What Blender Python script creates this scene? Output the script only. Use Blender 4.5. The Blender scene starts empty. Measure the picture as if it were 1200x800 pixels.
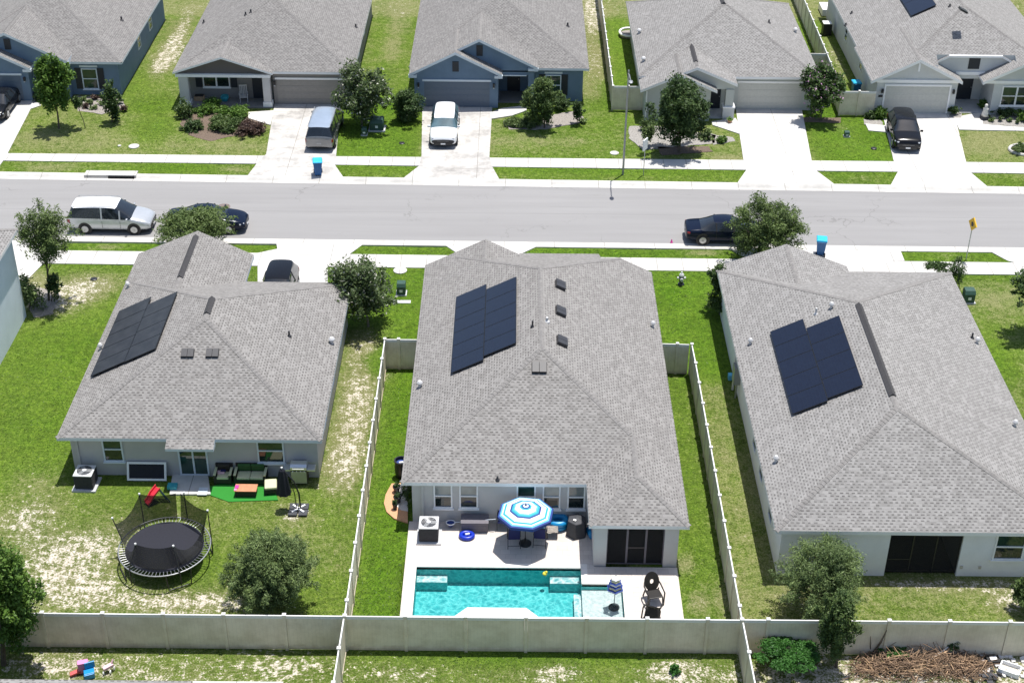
import bpy, bmesh, math, random
import numpy as np
from mathutils import Vector, Matrix
random.seed(7); rng = np.random.default_rng(7)
sc = bpy.context.scene
COL = sc.collection
R = math.radians

# ------------------------------------------------------------------ camera model (solved from the fence grid and the garage doors)
CF, CPI, CRO = 1738.2, 0.5653, 0.0098
CC = Vector((6.6369, -44.5082, 43.2428))
FW = Vector((0, math.cos(CPI), -math.sin(CPI)))
_r = Vector((1, 0, 0)); _u = _r.cross(FW)
RT = _r*math.cos(CRO) + _u*math.sin(CRO)
UP = -_r*math.sin(CRO) + _u*math.cos(CRO)
def ray(px, py): return FW*CF + RT*(px-600) + UP*(400-py)
def P(px, py, z=0.0):            # ground point seen at a photo pixel
    d = ray(px, py); return CC + d*((z-CC.z)/d.z)
def PY(px, py, Y):               # point on a wall standing at depth Y
    d = ray(px, py); return CC + d*((Y-CC.y)/d.y)
def PX(px, py, X):
    d = ray(px, py); return CC + d*((X-CC.x)/d.x)
def PP(px, py, p0, n):           # point on a sloping plane
    d = ray(px, py); return CC + d*((Vector(p0)-CC).dot(n)/d.dot(n))
def scale_at(pt): return CF/((Vector(pt)-CC).dot(FW))

# ------------------------------------------------------------------ materials
MATS = {}
def newmat(name):
    m = bpy.data.materials.new(name); m.use_nodes = True
    nt = m.node_tree; b = nt.nodes['Principled BSDF']; MATS[name] = m
    return m, nt, b
def N(nt, t, **kw):
    n = nt.nodes.new(t)
    for k, v in kw.items():
        if k in n.inputs: n.inputs[k].default_value = v
        else: setattr(n, k, v)
    return n
def L(nt, a, b): nt.links.new(a, b)
def ramp(nt, src, stops):
    r = N(nt, 'ShaderNodeValToRGB'); L(nt, src, r.inputs[0])
    e = r.color_ramp.elements
    while len(e) < len(stops): e.new(0.5)
    for el, (p, c) in zip(e, stops):
        el.position = p; el.color = (c[0], c[1], c[2], 1) if hasattr(c, '__len__') else (c, c, c, 1)
    return r.outputs[0]
def noise(nt, vec, scale, detail=4, rough=.6):
    n = N(nt, 'ShaderNodeTexNoise'); n.inputs['Scale'].default_value = scale
    n.inputs['Detail'].default_value = detail; n.inputs['Roughness'].default_value = rough
    if vec is not None: L(nt, vec, n.inputs['Vector'])
    return n.outputs['Fac']
def mixc(nt, fac, a, b, blend='MIX'):
    m = N(nt, 'ShaderNodeMix', data_type='RGBA', blend_type=blend)
    for i, v in ((0, fac), (6, a), (7, b)):
        if isinstance(v, bpy.types.NodeSocket): L(nt, v, m.inputs[i])
        else: m.inputs[i].default_value = v if i == 0 else (v[0], v[1], v[2], 1)
    return m.outputs[2]
def mth(nt, op, a, b=None, clamp=False):
    m = N(nt, 'ShaderNodeMath', operation=op, use_clamp=clamp)
    for i, v in ((0, a), (1, b)):
        if v is None: continue
        if isinstance(v, bpy.types.NodeSocket): L(nt, v, m.inputs[i])
        else: m.inputs[i].default_value = v
    return m.outputs[0]
def geo(nt): return N(nt, 'ShaderNodeNewGeometry').outputs['Position']
def bump(nt, b, h, strength=.3, dist=.02):
    n = N(nt, 'ShaderNodeBump'); n.inputs['Strength'].default_value = strength; n.inputs['Distance'].default_value = dist
    L(nt, h, n.inputs['Height']); L(nt, n.outputs[0], b.inputs['Normal'])
def simple(name, col, rough=.6, var=.12, scale=6, metal=0, spec=None, coat=0):
    m, nt, b = newmat(name)
    obj = N(nt, 'ShaderNodeTexCoord').outputs['Object']
    f = noise(nt, obj, scale, 5)
    d = tuple(c*(1-var) for c in col); l = tuple(min(1, c*(1+var)) for c in col)
    L(nt, ramp(nt, f, [(.3, d), (.7, l)]), b.inputs['Base Color'])
    b.inputs['Roughness'].default_value = rough; b.inputs['Metallic'].default_value = metal
    if spec is not None: b.inputs['Specular IOR Level'].default_value = spec
    if coat: b.inputs['Coat Weight'].default_value = coat; b.inputs['Coat Roughness'].default_value = .04
    return m

def stucco(name, col, stain=.10):
    m, nt, b = newmat(name); g = geo(nt)
    f = noise(nt, g, .9, 6, .65); f2 = noise(nt, g, 14, 3)
    c = ramp(nt, f, [(.3, tuple(x*(1-stain) for x in col)), (.62, col)])
    c = mixc(nt, mth(nt, 'MULTIPLY', f2, .14), c, tuple(x*.6 for x in col))
    L(nt, c, b.inputs['Base Color']); b.inputs['Roughness'].default_value = .9
    bump(nt, b, noise(nt, g, 60, 2), .25, .01)
    return m
stucco('stucco_gray', (.57, .555, .54)); stucco('stucco_white', (.82, .825, .84)); stucco('stucco_blue', (.15, .22, .31), .15)
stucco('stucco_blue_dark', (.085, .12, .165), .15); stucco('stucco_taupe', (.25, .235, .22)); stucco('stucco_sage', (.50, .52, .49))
stucco('stucco_pale', (.58, .595, .59)); stucco('stucco_iceblue', (.70, .77, .84)); stucco('stucco_brown', (.13, .115, .105)); stucco('stucco_wallg', (.50, .49, .485))
simple('trim_white', (.82, .82, .82), .5, .04, 2); simple('soffit', (.6, .6, .6), .8, .03)
simple('trim_bluish', (.62, .68, .74), .5, .04, 2)
simple('garage_blue', (.105, .14, .19), .5, .05); simple('garage_taupe', (.26, .245, .225), .5, .06); simple('garage_sage', (.50, .50, .46), .5, .06)
simple('shutter_dark', (.015, .02, .03), .5, .1); simple('black_plastic', (.012, .012, .014), .45, .1); simple('inlet_dark', (.006, .006, .007), .9, .1)
simple('dark_metal', (.03, .03, .033), .4, .1, 4, .3); simple('grey_metal', (.32, .33, .34), .4, .1, 4, .5); simple('galv', (.42, .43, .44), .45, .08, 3, .6)
simple('white_plastic', (.78, .78, .78), .4, .04); simple('beige_plastic', (.5, .47, .4), .5, .08); simple('rubber', (.012, .012, .012), .8, .2)
simple('bin_blue', (.012, .10, .28), .45, .1); simple('bin_lid', (.03, .42, .68), .4, .08)
simple('ulility_green', (.03, .075, .055), .5, .15); simple('yellow_sign', (.80, .46, .02), .5, .05); simple('yellow', (.8, .65, .05), .5, .05)
simple('navy_fabric', (.008, .012, .09), .8, .2, 20); simple('black_fabric', (.012, .013, .022), .85, .2, 12)
simple('cushion_green', (.035, .11, .03), .9, .15, 14); simple('cushion_pale', (.55, .56, .36), .9, .08, 14); simple('wicker', (.025, .02, .018), .7, .4, 40)
simple('wood_orange', (.48, .21, .11), .6, .15, 5); simple('pink', (.75, .25, .5), .5, .05); simple('hotpink', (.62, .04, .30), .5, .1); simple('palepink', (.75, .5, .55), .5, .15, 12)
simple('red_plastic', (.62, .03, .05), .4, .05); simple('blue_plastic', (.01, .10, .36), .4, .05); simple('bright_blue', (.01, .24, .52), .35, .08); simple('royal_blue', (.005, .03, .42), .35, .1)
simple('turf_mat', (.02, .20, .02), .95, .25, 60); simple('terracotta', (.55, .30, .17), .9, .25, 25); simple('pebble_white', (.62, .6, .58), .9, .35, 30)
simple('mulch', (.13, .095, .07), .95, .5, 14); simple('mulch_grey', (.26, .235, .21), .95, .45, 12); simple('stonebed', (.27, .255, .235), .9, .55, 14)
simple('ac_dark', (.05, .05, .055), .6, .2, 8); simple('ac_top', (.55, .56, .57), .45, .06)
simple('bark', (.10, .08, .06), .95, .35, 9); simple('grey_bark', (.2, .18, .155), .95, .3, 9)
simple('deckbox', (.13, .12, .14), .6, .1); simple('hydrant_grey', (.55, .56, .57), .45, .1); simple('hydrant_black', (.05, .055, .06), .5, .1)
simple('teal', (.03, .32, .38), .5, .1); simple('reddish', (.6, .1, .1), .6, .1); simple('statue', (.62, .6, .56), .8, .15)
simple('cover_grey', (.045, .047, .055), .7, .2, 5); simple('silver', (.7, .71, .72), .3, .05, 4, .7)
simple('resin_brown', (.018, .016, .015), .5, .2, 12); simple('stick_brown', (.19, .125, .08), .9, .4, 6); simple('stick_pale', (.45, .3, .18), .9, .3, 6)
simple('vent_dark', (.035, .035, .04), .5, .15); simple('ridge_vent', (.045, .043, .045), .8, .2, 8); simple('pipe_white', (.55, .55, .55), .5, .04)
simple('tyre', (.015, .015, .016), .8, .15); simple('rim', (.45, .46, .47), .3, .1, 6, .8)
simple('light_glass', (.45, .47, .5), .1, .05); simple('tail_red', (.22, .008, .01), .15, .1)
simple('coping', (.70, .67, .62), .7, .06, 5); simple('shade_floor', (.22, .21, .2), .8, .1); simple('umb_white', (.80, .83, .82), .8, .02); simple('umb_teal', (.02, .33, .40), .8, .04)
simple('umb_sky', (.12, .42, .66), .8, .04); simple('umb_navy', (.02, .05, .22), .8, .05); simple('green_toy', (.15, .5, .2), .5, .1)
simple('flag_white', (.75, .72, .74), .8, .05); simple('castiron', (.16, .12, .11), .7, .2, 10); simple('pcap', (.72, .71, .69), .45, .04)

def car_paint(name, col, metal=.2, rough=.25):
    m, nt, b = newmat(name)
    obj = N(nt, 'ShaderNodeTexCoord').outputs['Object']
    L(nt, ramp(nt, noise(nt, obj, 1.5, 3), [(.3, tuple(c*.9 for c in col)), (.7, col)]), b.inputs['Base Color'])
    b.inputs['Metallic'].default_value = metal; b.inputs['Roughness'].default_value = rough
    b.inputs['Coat Weight'].default_value = .8 if max(col) > .2 else .12; b.inputs['Coat Roughness'].default_value = .03
    if max(col) < .08: b.inputs['Specular IOR Level'].default_value = .18; b.inputs['Coat Weight'].default_value = .05
car_paint('paint_white', (.78, .79, .80), 0, .3); car_paint('paint_silver', (.52, .54, .56), .35, .3); car_paint('paint_black', (.008, .009, .012), 0, .2)
car_paint('paint_navy', (.006, .011, .028), .1, .2); car_paint('paint_steel', (.40, .47, .56), .4, .28); car_paint('paint_graphite', (.22, .225, .23), .4, .28)
def glassmat(name, col, rough=.04):
    m, nt, b = newmat(name)
    obj = N(nt, 'ShaderNodeTexCoord').outputs['Object']
    L(nt, ramp(nt, noise(nt, obj, 1.2, 2), [(.35, tuple(c*.6 for c in col)), (.7, col)]), b.inputs['Base Color'])
    b.inputs['Roughness'].default_value = rough; b.inputs['IOR'].default_value = 1.5; b.inputs['Coat Weight'].default_value = .5
glassmat('car_glass', (.02, .026, .034)); glassmat('car_glass_light', (.10, .17, .20)); glassmat('window_glass', (.022, .035, .034)); glassmat('window_blind_reflect', (.27, .31, .30), .1)  # pale upper sash tone: blinds and reflected sky painted as one colour
glassmat('window_green', (.025, .06, .045))
def netmat(name, col, dens):
    m, nt, b = newmat(name); b.inputs['Roughness'].default_value = .9
    obj = N(nt, 'ShaderNodeTexCoord').outputs['Object']
    L(nt, ramp(nt, noise(nt, obj, 8, 3), [(.3, tuple(c*.7 for c in col)), (.7, col)]), b.inputs['Base Color'])
    t = N(nt, 'ShaderNodeBsdfTransparent'); mx = N(nt, 'ShaderNodeMixShader'); mx.inputs[0].default_value = dens
    L(nt, t.outputs[0], mx.inputs[1]); L(nt, b.outputs[0], mx.inputs[2])
    L(nt, mx.outputs[0], nt.nodes['Material Output'].inputs[0])
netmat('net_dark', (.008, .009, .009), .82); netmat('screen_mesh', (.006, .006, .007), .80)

def shingle(name, light, mid, dark):
    m, nt, b = newmat(name)
    uv = N(nt, 'ShaderNodeUVMap', uv_map='UVMap').outputs[0]
    sp = N(nt, 'ShaderNodeSeparateXYZ'); L(nt, uv, sp.inputs[0]); RH = .138
    v = mth(nt, 'DIVIDE', sp.outputs[1], RH); row = mth(nt, 'FLOOR', v); fv = mth(nt, 'FRACT', v)
    wv = N(nt, 'ShaderNodeTexWhiteNoise', noise_dimensions='1D'); L(nt, row, wv.inputs['W'])
    uu = mth(nt, 'ADD', mth(nt, 'DIVIDE', sp.outputs[0], .25), mth(nt, 'ADD', mth(nt, 'MULTIPLY', row, .5), mth(nt, 'MULTIPLY', wv.outputs['Value'], .35)))
    cell = mth(nt, 'FLOOR', uu); fu = mth(nt, 'FRACT', uu)
    cb = N(nt, 'ShaderNodeCombineXYZ'); L(nt, cell, cb.inputs[0]); L(nt, row, cb.inputs[1])
    wn = N(nt, 'ShaderNodeTexWhiteNoise', noise_dimensions='2D'); L(nt, cb.outputs[0], wn.inputs['Vector'])
    rnd = wn.outputs['Value']
    wid = mth(nt, 'ADD', .34, mth(nt, 'MULTIPLY', rnd, .30))
    du = mth(nt, 'LESS_THAN', fu, wid); dv = mth(nt, 'LESS_THAN', fv, .46)
    on = mth(nt, 'GREATER_THAN', rnd, .10)
    dash = mth(nt, 'MULTIPLY', mth(nt, 'MULTIPLY', du, dv), on)  # dark dashes paint the tabs' shadow line into the shingle colour
    rc = N(nt, 'ShaderNodeSeparateColor'); L(nt, wn.outputs['Color'], rc.inputs[0])
    tab = mixc(nt, ramp(nt, rc.outputs[1], [(.25, 0), (.9, 1)]), light, mid)
    c = mixc(nt, mth(nt, 'MULTIPLY', dash, mth(nt, 'ADD', .55, mth(nt, 'MULTIPLY', rc.outputs[2], .4))), tab, dark)
    g = geo(nt)
    st = N(nt, 'ShaderNodeMapping'); L(nt, uv, st.inputs[0]); st.inputs['Scale'].default_value = (.9, .16, 1)
    streak = noise(nt, st.outputs[0], 1.0, 4)
    c = mixc(nt, mth(nt, 'MULTIPLY', ramp(nt, streak, [(.45, 0), (.75, 1)]), .20), c, tuple(x*.62 for x in mid))
    diag = N(nt, 'ShaderNodeMapping'); L(nt, uv, diag.inputs[0]); diag.inputs['Rotation'].default_value = (0, 0, .7); diag.inputs['Scale'].default_value = (.35, 1.5, 1)
    c = mixc(nt, mth(nt, 'MULTIPLY', ramp(nt, noise(nt, diag.outputs[0], 1, 3), [(.42, 0), (.68, 1)]), .16), c, tuple(x*.8 for x in light))
    c = mixc(nt, mth(nt, 'MULTIPLY', noise(nt, g, 45, 2), .30), c, tuple(x*.7 for x in dark))
    L(nt, c, b.inputs['Base Color']); b.inputs['Roughness'].default_value = .95; b.inputs['Specular IOR Level'].default_value = .2
    h = mth(nt, 'ADD', mth(nt, 'MULTIPLY', mth(nt, 'SUBTRACT', 1.0, fv), .8), mth(nt, 'ADD', mth(nt, 'MULTIPLY', dash, -.7), mth(nt, 'MULTIPLY', noise(nt, g, 30, 3), .35)))
    bump(nt, b, h, .55, .022)
shingle('shingle_warm', (.300, .289, .277), (.232, .222, .212), (.098, .093, .088))
shingle('shingle_grey', (.318, .309, .299), (.248, .240, .231), (.105, .101, .097))
shingle('shingle_cool', (.27, .26, .25), (.205, .197, .19), (.10, .096, .092))
simple('cap_shingle', (.205, .196, .188), .95, .25, 7)

def concrete(name, col, joint, axis=0, stain=.22):
    m, nt, b = newmat(name); g = geo(nt)
    f = noise(nt, g, .55, 6, .7); f2 = noise(nt, g, 9, 4)
    c = ramp(nt, f, [(.33, tuple(x*(1-stain) for x in col)), (.55, col)])
    c = mixc(nt, mth(nt, 'MULTIPLY', f2, .12), c, tuple(x*.6 for x in col))
    if joint:
        sp = N(nt, 'ShaderNodeSeparateXYZ'); L(nt, g, sp.inputs[0])
        for ax, st in joint:
            q = mth(nt, 'PINGPONG', sp.outputs[ax], st/2)
            ln = mth(nt, 'LESS_THAN', q, .018)
            c = mixc(nt, mth(nt, 'MULTIPLY', ln, .75), c, (.15, .14, .12))
    L(nt, c, b.inputs['Base Color']); b.inputs['Roughness'].default_value = .85
concrete('sidewalk', (.55, .535, .505), [(0, 1.52)]); concrete('driveway', (.575, .56, .535), [(0, 4.2), (1, 3.0)]); concrete('kerb', (.52, .505, .475), [(0, 3.05)]); concrete('patio', (.50, .51, .52), None)
concrete('driveway_worn', (.52, .50, .47), [(0, 4.2), (1, 3.0)], stain=.48)

def asphalt():
    m, nt, b = newmat('asphalt'); g = geo(nt)
    mp = N(nt, 'ShaderNodeMapping'); L(nt, g, mp.inputs[0]); mp.inputs['Scale'].default_value = (.06, 1, 1)
    streak = noise(nt, mp.outputs[0], 1.1, 5, .6)
    c = ramp(nt, streak, [(.3, (.243, .238, .236)), (.7, (.285, .28, .277))])
    c = mixc(nt, mth(nt, 'MULTIPLY', noise(nt, g, 70, 2), .45), c, (.19, .186, .184))
    big = ramp(nt, noise(nt, g, .16, 4), [(.45, 0), (.75, 1)])
    c = mixc(nt, mth(nt, 'MULTIPLY', big, .16), c, (.2, .195, .19))
    sp = N(nt, 'ShaderNodeSeparateXYZ'); L(nt, g, sp.inputs[0])
    # paver joint down the middle of the street
    d = mth(nt, 'ABSOLUTE', mth(nt, 'SUBTRACT', mth(nt, 'ADD', sp.outputs[1], mth(nt, 'MULTIPLY', noise(nt, g, .5, 2), .12)), 38.92))
    ln = mth(nt, 'LESS_THAN', d, .035)
    c = mixc(nt, mth(nt, 'MULTIPLY', ln, .25), c, (.13, .13, .13))
    vc = N(nt, 'ShaderNodeTexVoronoi', feature='DISTANCE_TO_EDGE'); vc.inputs['Scale'].default_value = .16
    wv = N(nt, 'ShaderNodeTexNoise'); wv.inputs['Scale'].default_value = .9; wv.inputs['Detail'].default_value = 5; L(nt, g, wv.inputs['Vector'])
    va = N(nt, 'ShaderNodeVectorMath', operation='ADD'); vs_ = N(nt, 'ShaderNodeVectorMath', operation='SCALE'); vs_.inputs['Scale'].default_value = 2.6; L(nt, wv.outputs['Color'], vs_.inputs[0]); L(nt, g, va.inputs[0]); L(nt, vs_.outputs[0], va.inputs[1]); L(nt, va.outputs[0], vc.inputs['Vector'])
    ck = mth(nt, 'MULTIPLY', mth(nt, 'LESS_THAN', vc.outputs['Distance'], .006), ramp(nt, noise(nt, g, .12, 3), [(.5, 0), (.6, .42)]))
    c = mixc(nt, ck, c, (.11, .105, .10))
    oil = ramp(nt, noise(nt, mp.outputs[0], 2.3, 4, .7), [(.62, 0), (.78, .35)]); c = mixc(nt, oil, c, (.15, .145, .14))
    edge = ramp(nt, mth(nt, 'ADD', mth(nt, 'ABSOLUTE', mth(nt, 'SUBTRACT', sp.outputs[1], 38.8)), mth(nt, 'MULTIPLY', noise(nt, g, 1.4, 4), .9)), [(0, 0), (1, 0)])
    L(nt, c, b.inputs['Base Color']); b.inputs['Roughness'].default_value = .9
    bump(nt, b, noise(nt, g, 90, 2), .3, .006)
asphalt()

def lawn():
    m, nt, b = newmat('lawn'); g = geo(nt)
    at = N(nt, 'ShaderNodeVertexColor', layer_name='cover')
    sep = N(nt, 'ShaderNodeSeparateColor'); L(nt, at.outputs['Color'], sep.inputs[0])
    dry, sand, lush = sep.outputs[0], sep.outputs[1], sep.outputs[2]
    n1 = noise(nt, g, .8, 6, .7); n2 = noise(nt, g, 2.7, 6, .76); n3 = noise(nt, g, 11, 4, .75); n4 = noise(nt, g, 32, 2, .6)
    fine = mth(nt, 'ADD', mth(nt, 'MULTIPLY', n3, .6), mth(nt, 'MULTIPLY', n4, .4))
    green = ramp(nt, fine, [(.35, (.030, .066, .007)), (.5, (.116, .178, .024)), (.64, (.245, .315, .072))])
    lushc = ramp(nt, fine, [(.35, (.020, .064, .003)), (.5, (.074, .165, .009)), (.64, (.160, .268, .028))])
    green = mixc(nt, lush, green, lushc)
    blotch = ramp(nt, n1, [(.35, 0), (.65, 1)])
    green = mixc(nt, mth(nt, 'MULTIPLY', blotch, .35), green, (.115, .155, .024))
    big = ramp(nt, noise(nt, g, .22, 4, .6), [(.38, 0), (.62, 1)])
    green = mixc(nt, mth(nt, 'MULTIPLY', big, .32), green, (.040, .088, .007))
    tone = ramp(nt, mth(nt, 'ADD', mth(nt, 'MULTIPLY', n2, .6), mth(nt, 'MULTIPLY', noise(nt, g, 6, 4, .7), .4)), [(.36, (.50, .50, .50)), (.5, (.95, .95, .95)), (.64, (1.55, 1.42, 1.3))])
    green = mixc(nt, 1, green, tone, 'MULTIPLY')
    straw = ramp(nt, fine, [(.35, (.095, .110, .032)), (.5, (.20, .205, .085)), (.66, (.42, .40, .23))])
    dirt = ramp(nt, fine, [(.33, (.33, .275, .21)), (.5, (.56, .50, .42)), (.66, (.78, .73, .66))])
    d1 = mth(nt, 'ADD', mth(nt, 'MULTIPLY', n1, .30), mth(nt, 'ADD', mth(nt, 'MULTIPLY', n2, .45), mth(nt, 'MULTIPLY', n3, .25)))
    thr = mth(nt, 'SUBTRACT', mth(nt, 'ADD', d1, mth(nt, 'MULTIPLY', dry, .50)), .70)
    fd = mth(nt, 'MULTIPLY', thr, 7.0, True)
    c = mixc(nt, mth(nt, 'MULTIPLY', fd, .85), green, straw)
    soil = ramp(nt, fine, [(.33, (.075, .062, .035)), (.5, (.15, .13, .075)), (.68, (.25, .215, .14))])
    c = mixc(nt, mth(nt, 'MULTIPLY', mth(nt, 'MULTIPLY', sand, 1.1, True), ramp(nt, n3, [(.42, 0), (.6, .85)])), c, soil)
    s1 = mth(nt, 'ADD', mth(nt, 'MULTIPLY', n2, .62), mth(nt, 'MULTIPLY', n3, .38))
    ts = mth(nt, 'SUBTRACT', mth(nt, 'ADD', s1, mth(nt, 'MULTIPLY', sand, .34)), .685)
    fs = mth(nt, 'MULTIPLY', mth(nt, 'MULTIPLY', ts, 14.0, True), mth(nt, 'MULTIPLY', sand, 8.0, True))
    c = mixc(nt, fs, c, dirt)
    L(nt, c, b.inputs['Base Color']); b.inputs['Roughness'].default_value = 1; b.inputs['Specular IOR Level'].default_value = .1
    bump(nt, b, fine, .9, .08)
lawn()

def pavers():
    m, nt, b = newmat('pavers'); g = geo(nt)
    n = N(nt, 'ShaderNodeTexBrick'); L(nt, g, n.inputs['Vector'])
    n.inputs['Scale'].default_value = 1; n.inputs['Brick Width'].default_value = .46; n.inputs['Row Height'].default_value = .3
    n.inputs['Mortar Size'].default_value = .008; n.inputs['Bias'].default_value = 0
    n.inputs['Color1'].default_value = (.56, .505, .455, 1); n.inputs['Color2'].default_value = (.475, .415, .37, 1); n.inputs['Mortar'].default_value = (.34, .30, .27, 1)
    c = mixc(nt, mth(nt, 'MULTIPLY', noise(nt, g, 3, 5), .5), n.outputs['Color'], (.66, .62, .58))
    L(nt, c, b.inputs['Base Color']); b.inputs['Roughness'].default_value = .8
    bump(nt, b, n.outputs['Fac'], -.3, .01)
pavers()
def poolmats():
    m, nt, b = newmat('pool_plaster'); g = geo(nt)
    L(nt, ramp(nt, noise(nt, g, 7, 5), [(.3, (.07, .42, .43)), (.7, (.12, .53, .52))]), b.inputs['Base Color']); b.inputs['Roughness'].default_value = .8
    m, nt, b = newmat('pool_ledge'); g = geo(nt)
    L(nt, ramp(nt, noise(nt, g, 9, 5), [(.3, (.48, .51, .51)), (.7, (.62, .64, .63))]), b.inputs['Base Color']); b.inputs['Roughness'].default_value = .8
    m, nt, b = newmat('pool_water'); g = geo(nt)
    mp = N(nt, 'ShaderNodeMapping'); L(nt, g, mp.inputs[0]); mp.inputs['Scale'].default_value = (1, 1.15, 1)
    wob = N(nt, 'ShaderNodeTexNoise'); wob.inputs['Scale'].default_value = 1.6; wob.inputs['Detail'].default_value = 3; L(nt, mp.outputs[0], wob.inputs['Vector'])
    add = N(nt, 'ShaderNodeVectorMath', operation='ADD'); L(nt, mp.outputs[0], add.inputs[0])
    scl = N(nt, 'ShaderNodeVectorMath', operation='SCALE'); scl.inputs['Scale'].default_value = .55; L(nt, wob.outputs['Color'], scl.inputs[0]); L(nt, scl.outputs[0], add.inputs[1])
    vo = N(nt, 'ShaderNodeTexVoronoi', feature='DISTANCE_TO_EDGE'); vo.inputs['Scale'].default_value = 3.3; L(nt, add.outputs[0], vo.inputs['Vector'])
    caustic_web = ramp(nt, vo.outputs['Distance'], [(0, 1), (.09, .5), (.34, 0)])  # caustic light lines painted into the water's transmission tint
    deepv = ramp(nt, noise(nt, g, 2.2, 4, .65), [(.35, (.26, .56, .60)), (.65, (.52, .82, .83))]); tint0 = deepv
    tint = mixc(nt, caustic_web, tint0, (1, 1, 1))
    t = N(nt, 'ShaderNodeBsdfTransparent'); L(nt, tint, t.inputs[0])
    gl = N(nt, 'ShaderNodeBsdfGlossy'); gl.inputs['Roughness'].default_value = .06
    fr = N(nt, 'ShaderNodeFresnel'); fr.inputs[0].default_value = 1.33
    bp = N(nt, 'ShaderNodeBump'); bp.inputs['Strength'].default_value = .35; bp.inputs['Distance'].default_value = .06
    L(nt, mth(nt, 'ADD', noise(nt, g, 4, 3), mth(nt, 'MULTIPLY', caustic_web, .3)), bp.inputs['Height']); L(nt, bp.outputs[0], gl.inputs['Normal']); L(nt, bp.outputs[0], fr.inputs['Normal'])
    mx = N(nt, 'ShaderNodeMixShader'); L(nt, fr.outputs[0], mx.inputs[0]); L(nt, t.outputs[0], mx.inputs[1]); L(nt, gl.outputs[0], mx.inputs[2])
    L(nt, mx.outputs[0], nt.nodes['Material Output'].inputs[0])
poolmats()
def shallow():
    m, nt, b = newmat('pool_water_shallow'); g = geo(nt)
    vo = N(nt, 'ShaderNodeTexVoronoi', feature='DISTANCE_TO_EDGE'); vo.inputs['Scale'].default_value = 3.6
    wb = N(nt, 'ShaderNodeTexNoise'); wb.inputs['Scale'].default_value = 2; L(nt, g, wb.inputs['Vector']); ad = N(nt, 'ShaderNodeVectorMath', operation='ADD'); L(nt, g, ad.inputs[0]); L(nt, wb.outputs['Color'], ad.inputs[1]); L(nt, ad.outputs[0], vo.inputs['Vector'])
    t = N(nt, 'ShaderNodeBsdfTransparent'); L(nt, mixc(nt, ramp(nt, vo.outputs['Distance'], [(0, 1), (.2, 0)]), (.72, .79, .80), (.88, .93, .93)), t.inputs[0])  # caustic lines painted into the shallow water tint as well
    gl = N(nt, 'ShaderNodeBsdfGlossy'); gl.inputs['Roughness'].default_value = .06; fr = N(nt, 'ShaderNodeFresnel'); fr.inputs[0].default_value = 1.33
    mx = N(nt, 'ShaderNodeMixShader'); L(nt, fr.outputs[0], mx.inputs[0]); L(nt, t.outputs[0], mx.inputs[1]); L(nt, gl.outputs[0], mx.inputs[2]); L(nt, mx.outputs[0], nt.nodes['Material Output'].inputs[0])
shallow()
def fencemat():
    m, nt, b = newmat('vinyl'); g = geo(nt)
    sp = N(nt, 'ShaderNodeSeparateXYZ'); L(nt, g, sp.inputs[0])
    s = mth(nt, 'PINGPONG', mth(nt, 'ADD', sp.outputs[0], sp.outputs[1]), .0765)
    ln = mth(nt, 'LESS_THAN', s, .007)
    dirt = ramp(nt, noise(nt, g, 1.2, 5, .7), [(.35, (.62, .54, .42)), (.6, (.76, .68, .55))])
    low = ramp(nt, mth(nt, 'ADD', sp.outputs[2], mth(nt, 'MULTIPLY', noise(nt, g, 2.5, 4), .5)), [(.22, (.7, .66, .58)), (.55, (1, 1, 1))])
    c = mixc(nt, 1, dirt, low, 'MULTIPLY')
    c = mixc(nt, mth(nt, 'MULTIPLY', ln, .16), c, (.28, .26, .23))
    L(nt, c, b.inputs['Base Color']); b.inputs['Roughness'].default_value = .5
fencemat()
def solarmat():
    m, nt, b = newmat('solar_cell'); uv = N(nt, 'ShaderNodeUVMap', uv_map='UVMap').outputs[0]
    n = N(nt, 'ShaderNodeTexBrick'); n.offset = 0; L(nt, uv, n.inputs['Vector']); n.inputs['Scale'].default_value = 1
    n.inputs['Brick Width'].default_value = .165; n.inputs['Row Height'].default_value = .165; n.inputs['Mortar Size'].default_value = .006
    n.inputs['Color1'].default_value = (.006, .008, .019, 1); n.inputs['Color2'].default_value = (.007, .010, .023, 1); n.inputs['Mortar'].default_value = (.011, .014, .026, 1)
    L(nt, n.outputs['Color'], b.inputs['Base Color']); b.inputs['Roughness'].default_value = .16; b.inputs['IOR'].default_value = 1.5
solarmat()
m_, nt_, b_ = newmat('solar_dusty'); L(nt_, ramp(nt_, noise(nt_, N(nt_, 'ShaderNodeUVMap', uv_map='UVMap').outputs[0], 1.3, 4), [(.3, (.014, .016, .022)), (.7, (.032, .035, .042))]), b_.inputs['Base Color']); b_.inputs['Roughness'].default_value = .45
simple('solar_frame', (.009, .010, .014), .4, .1); simple('solar_frame_light', (.3, .31, .33), .4, .05)

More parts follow.
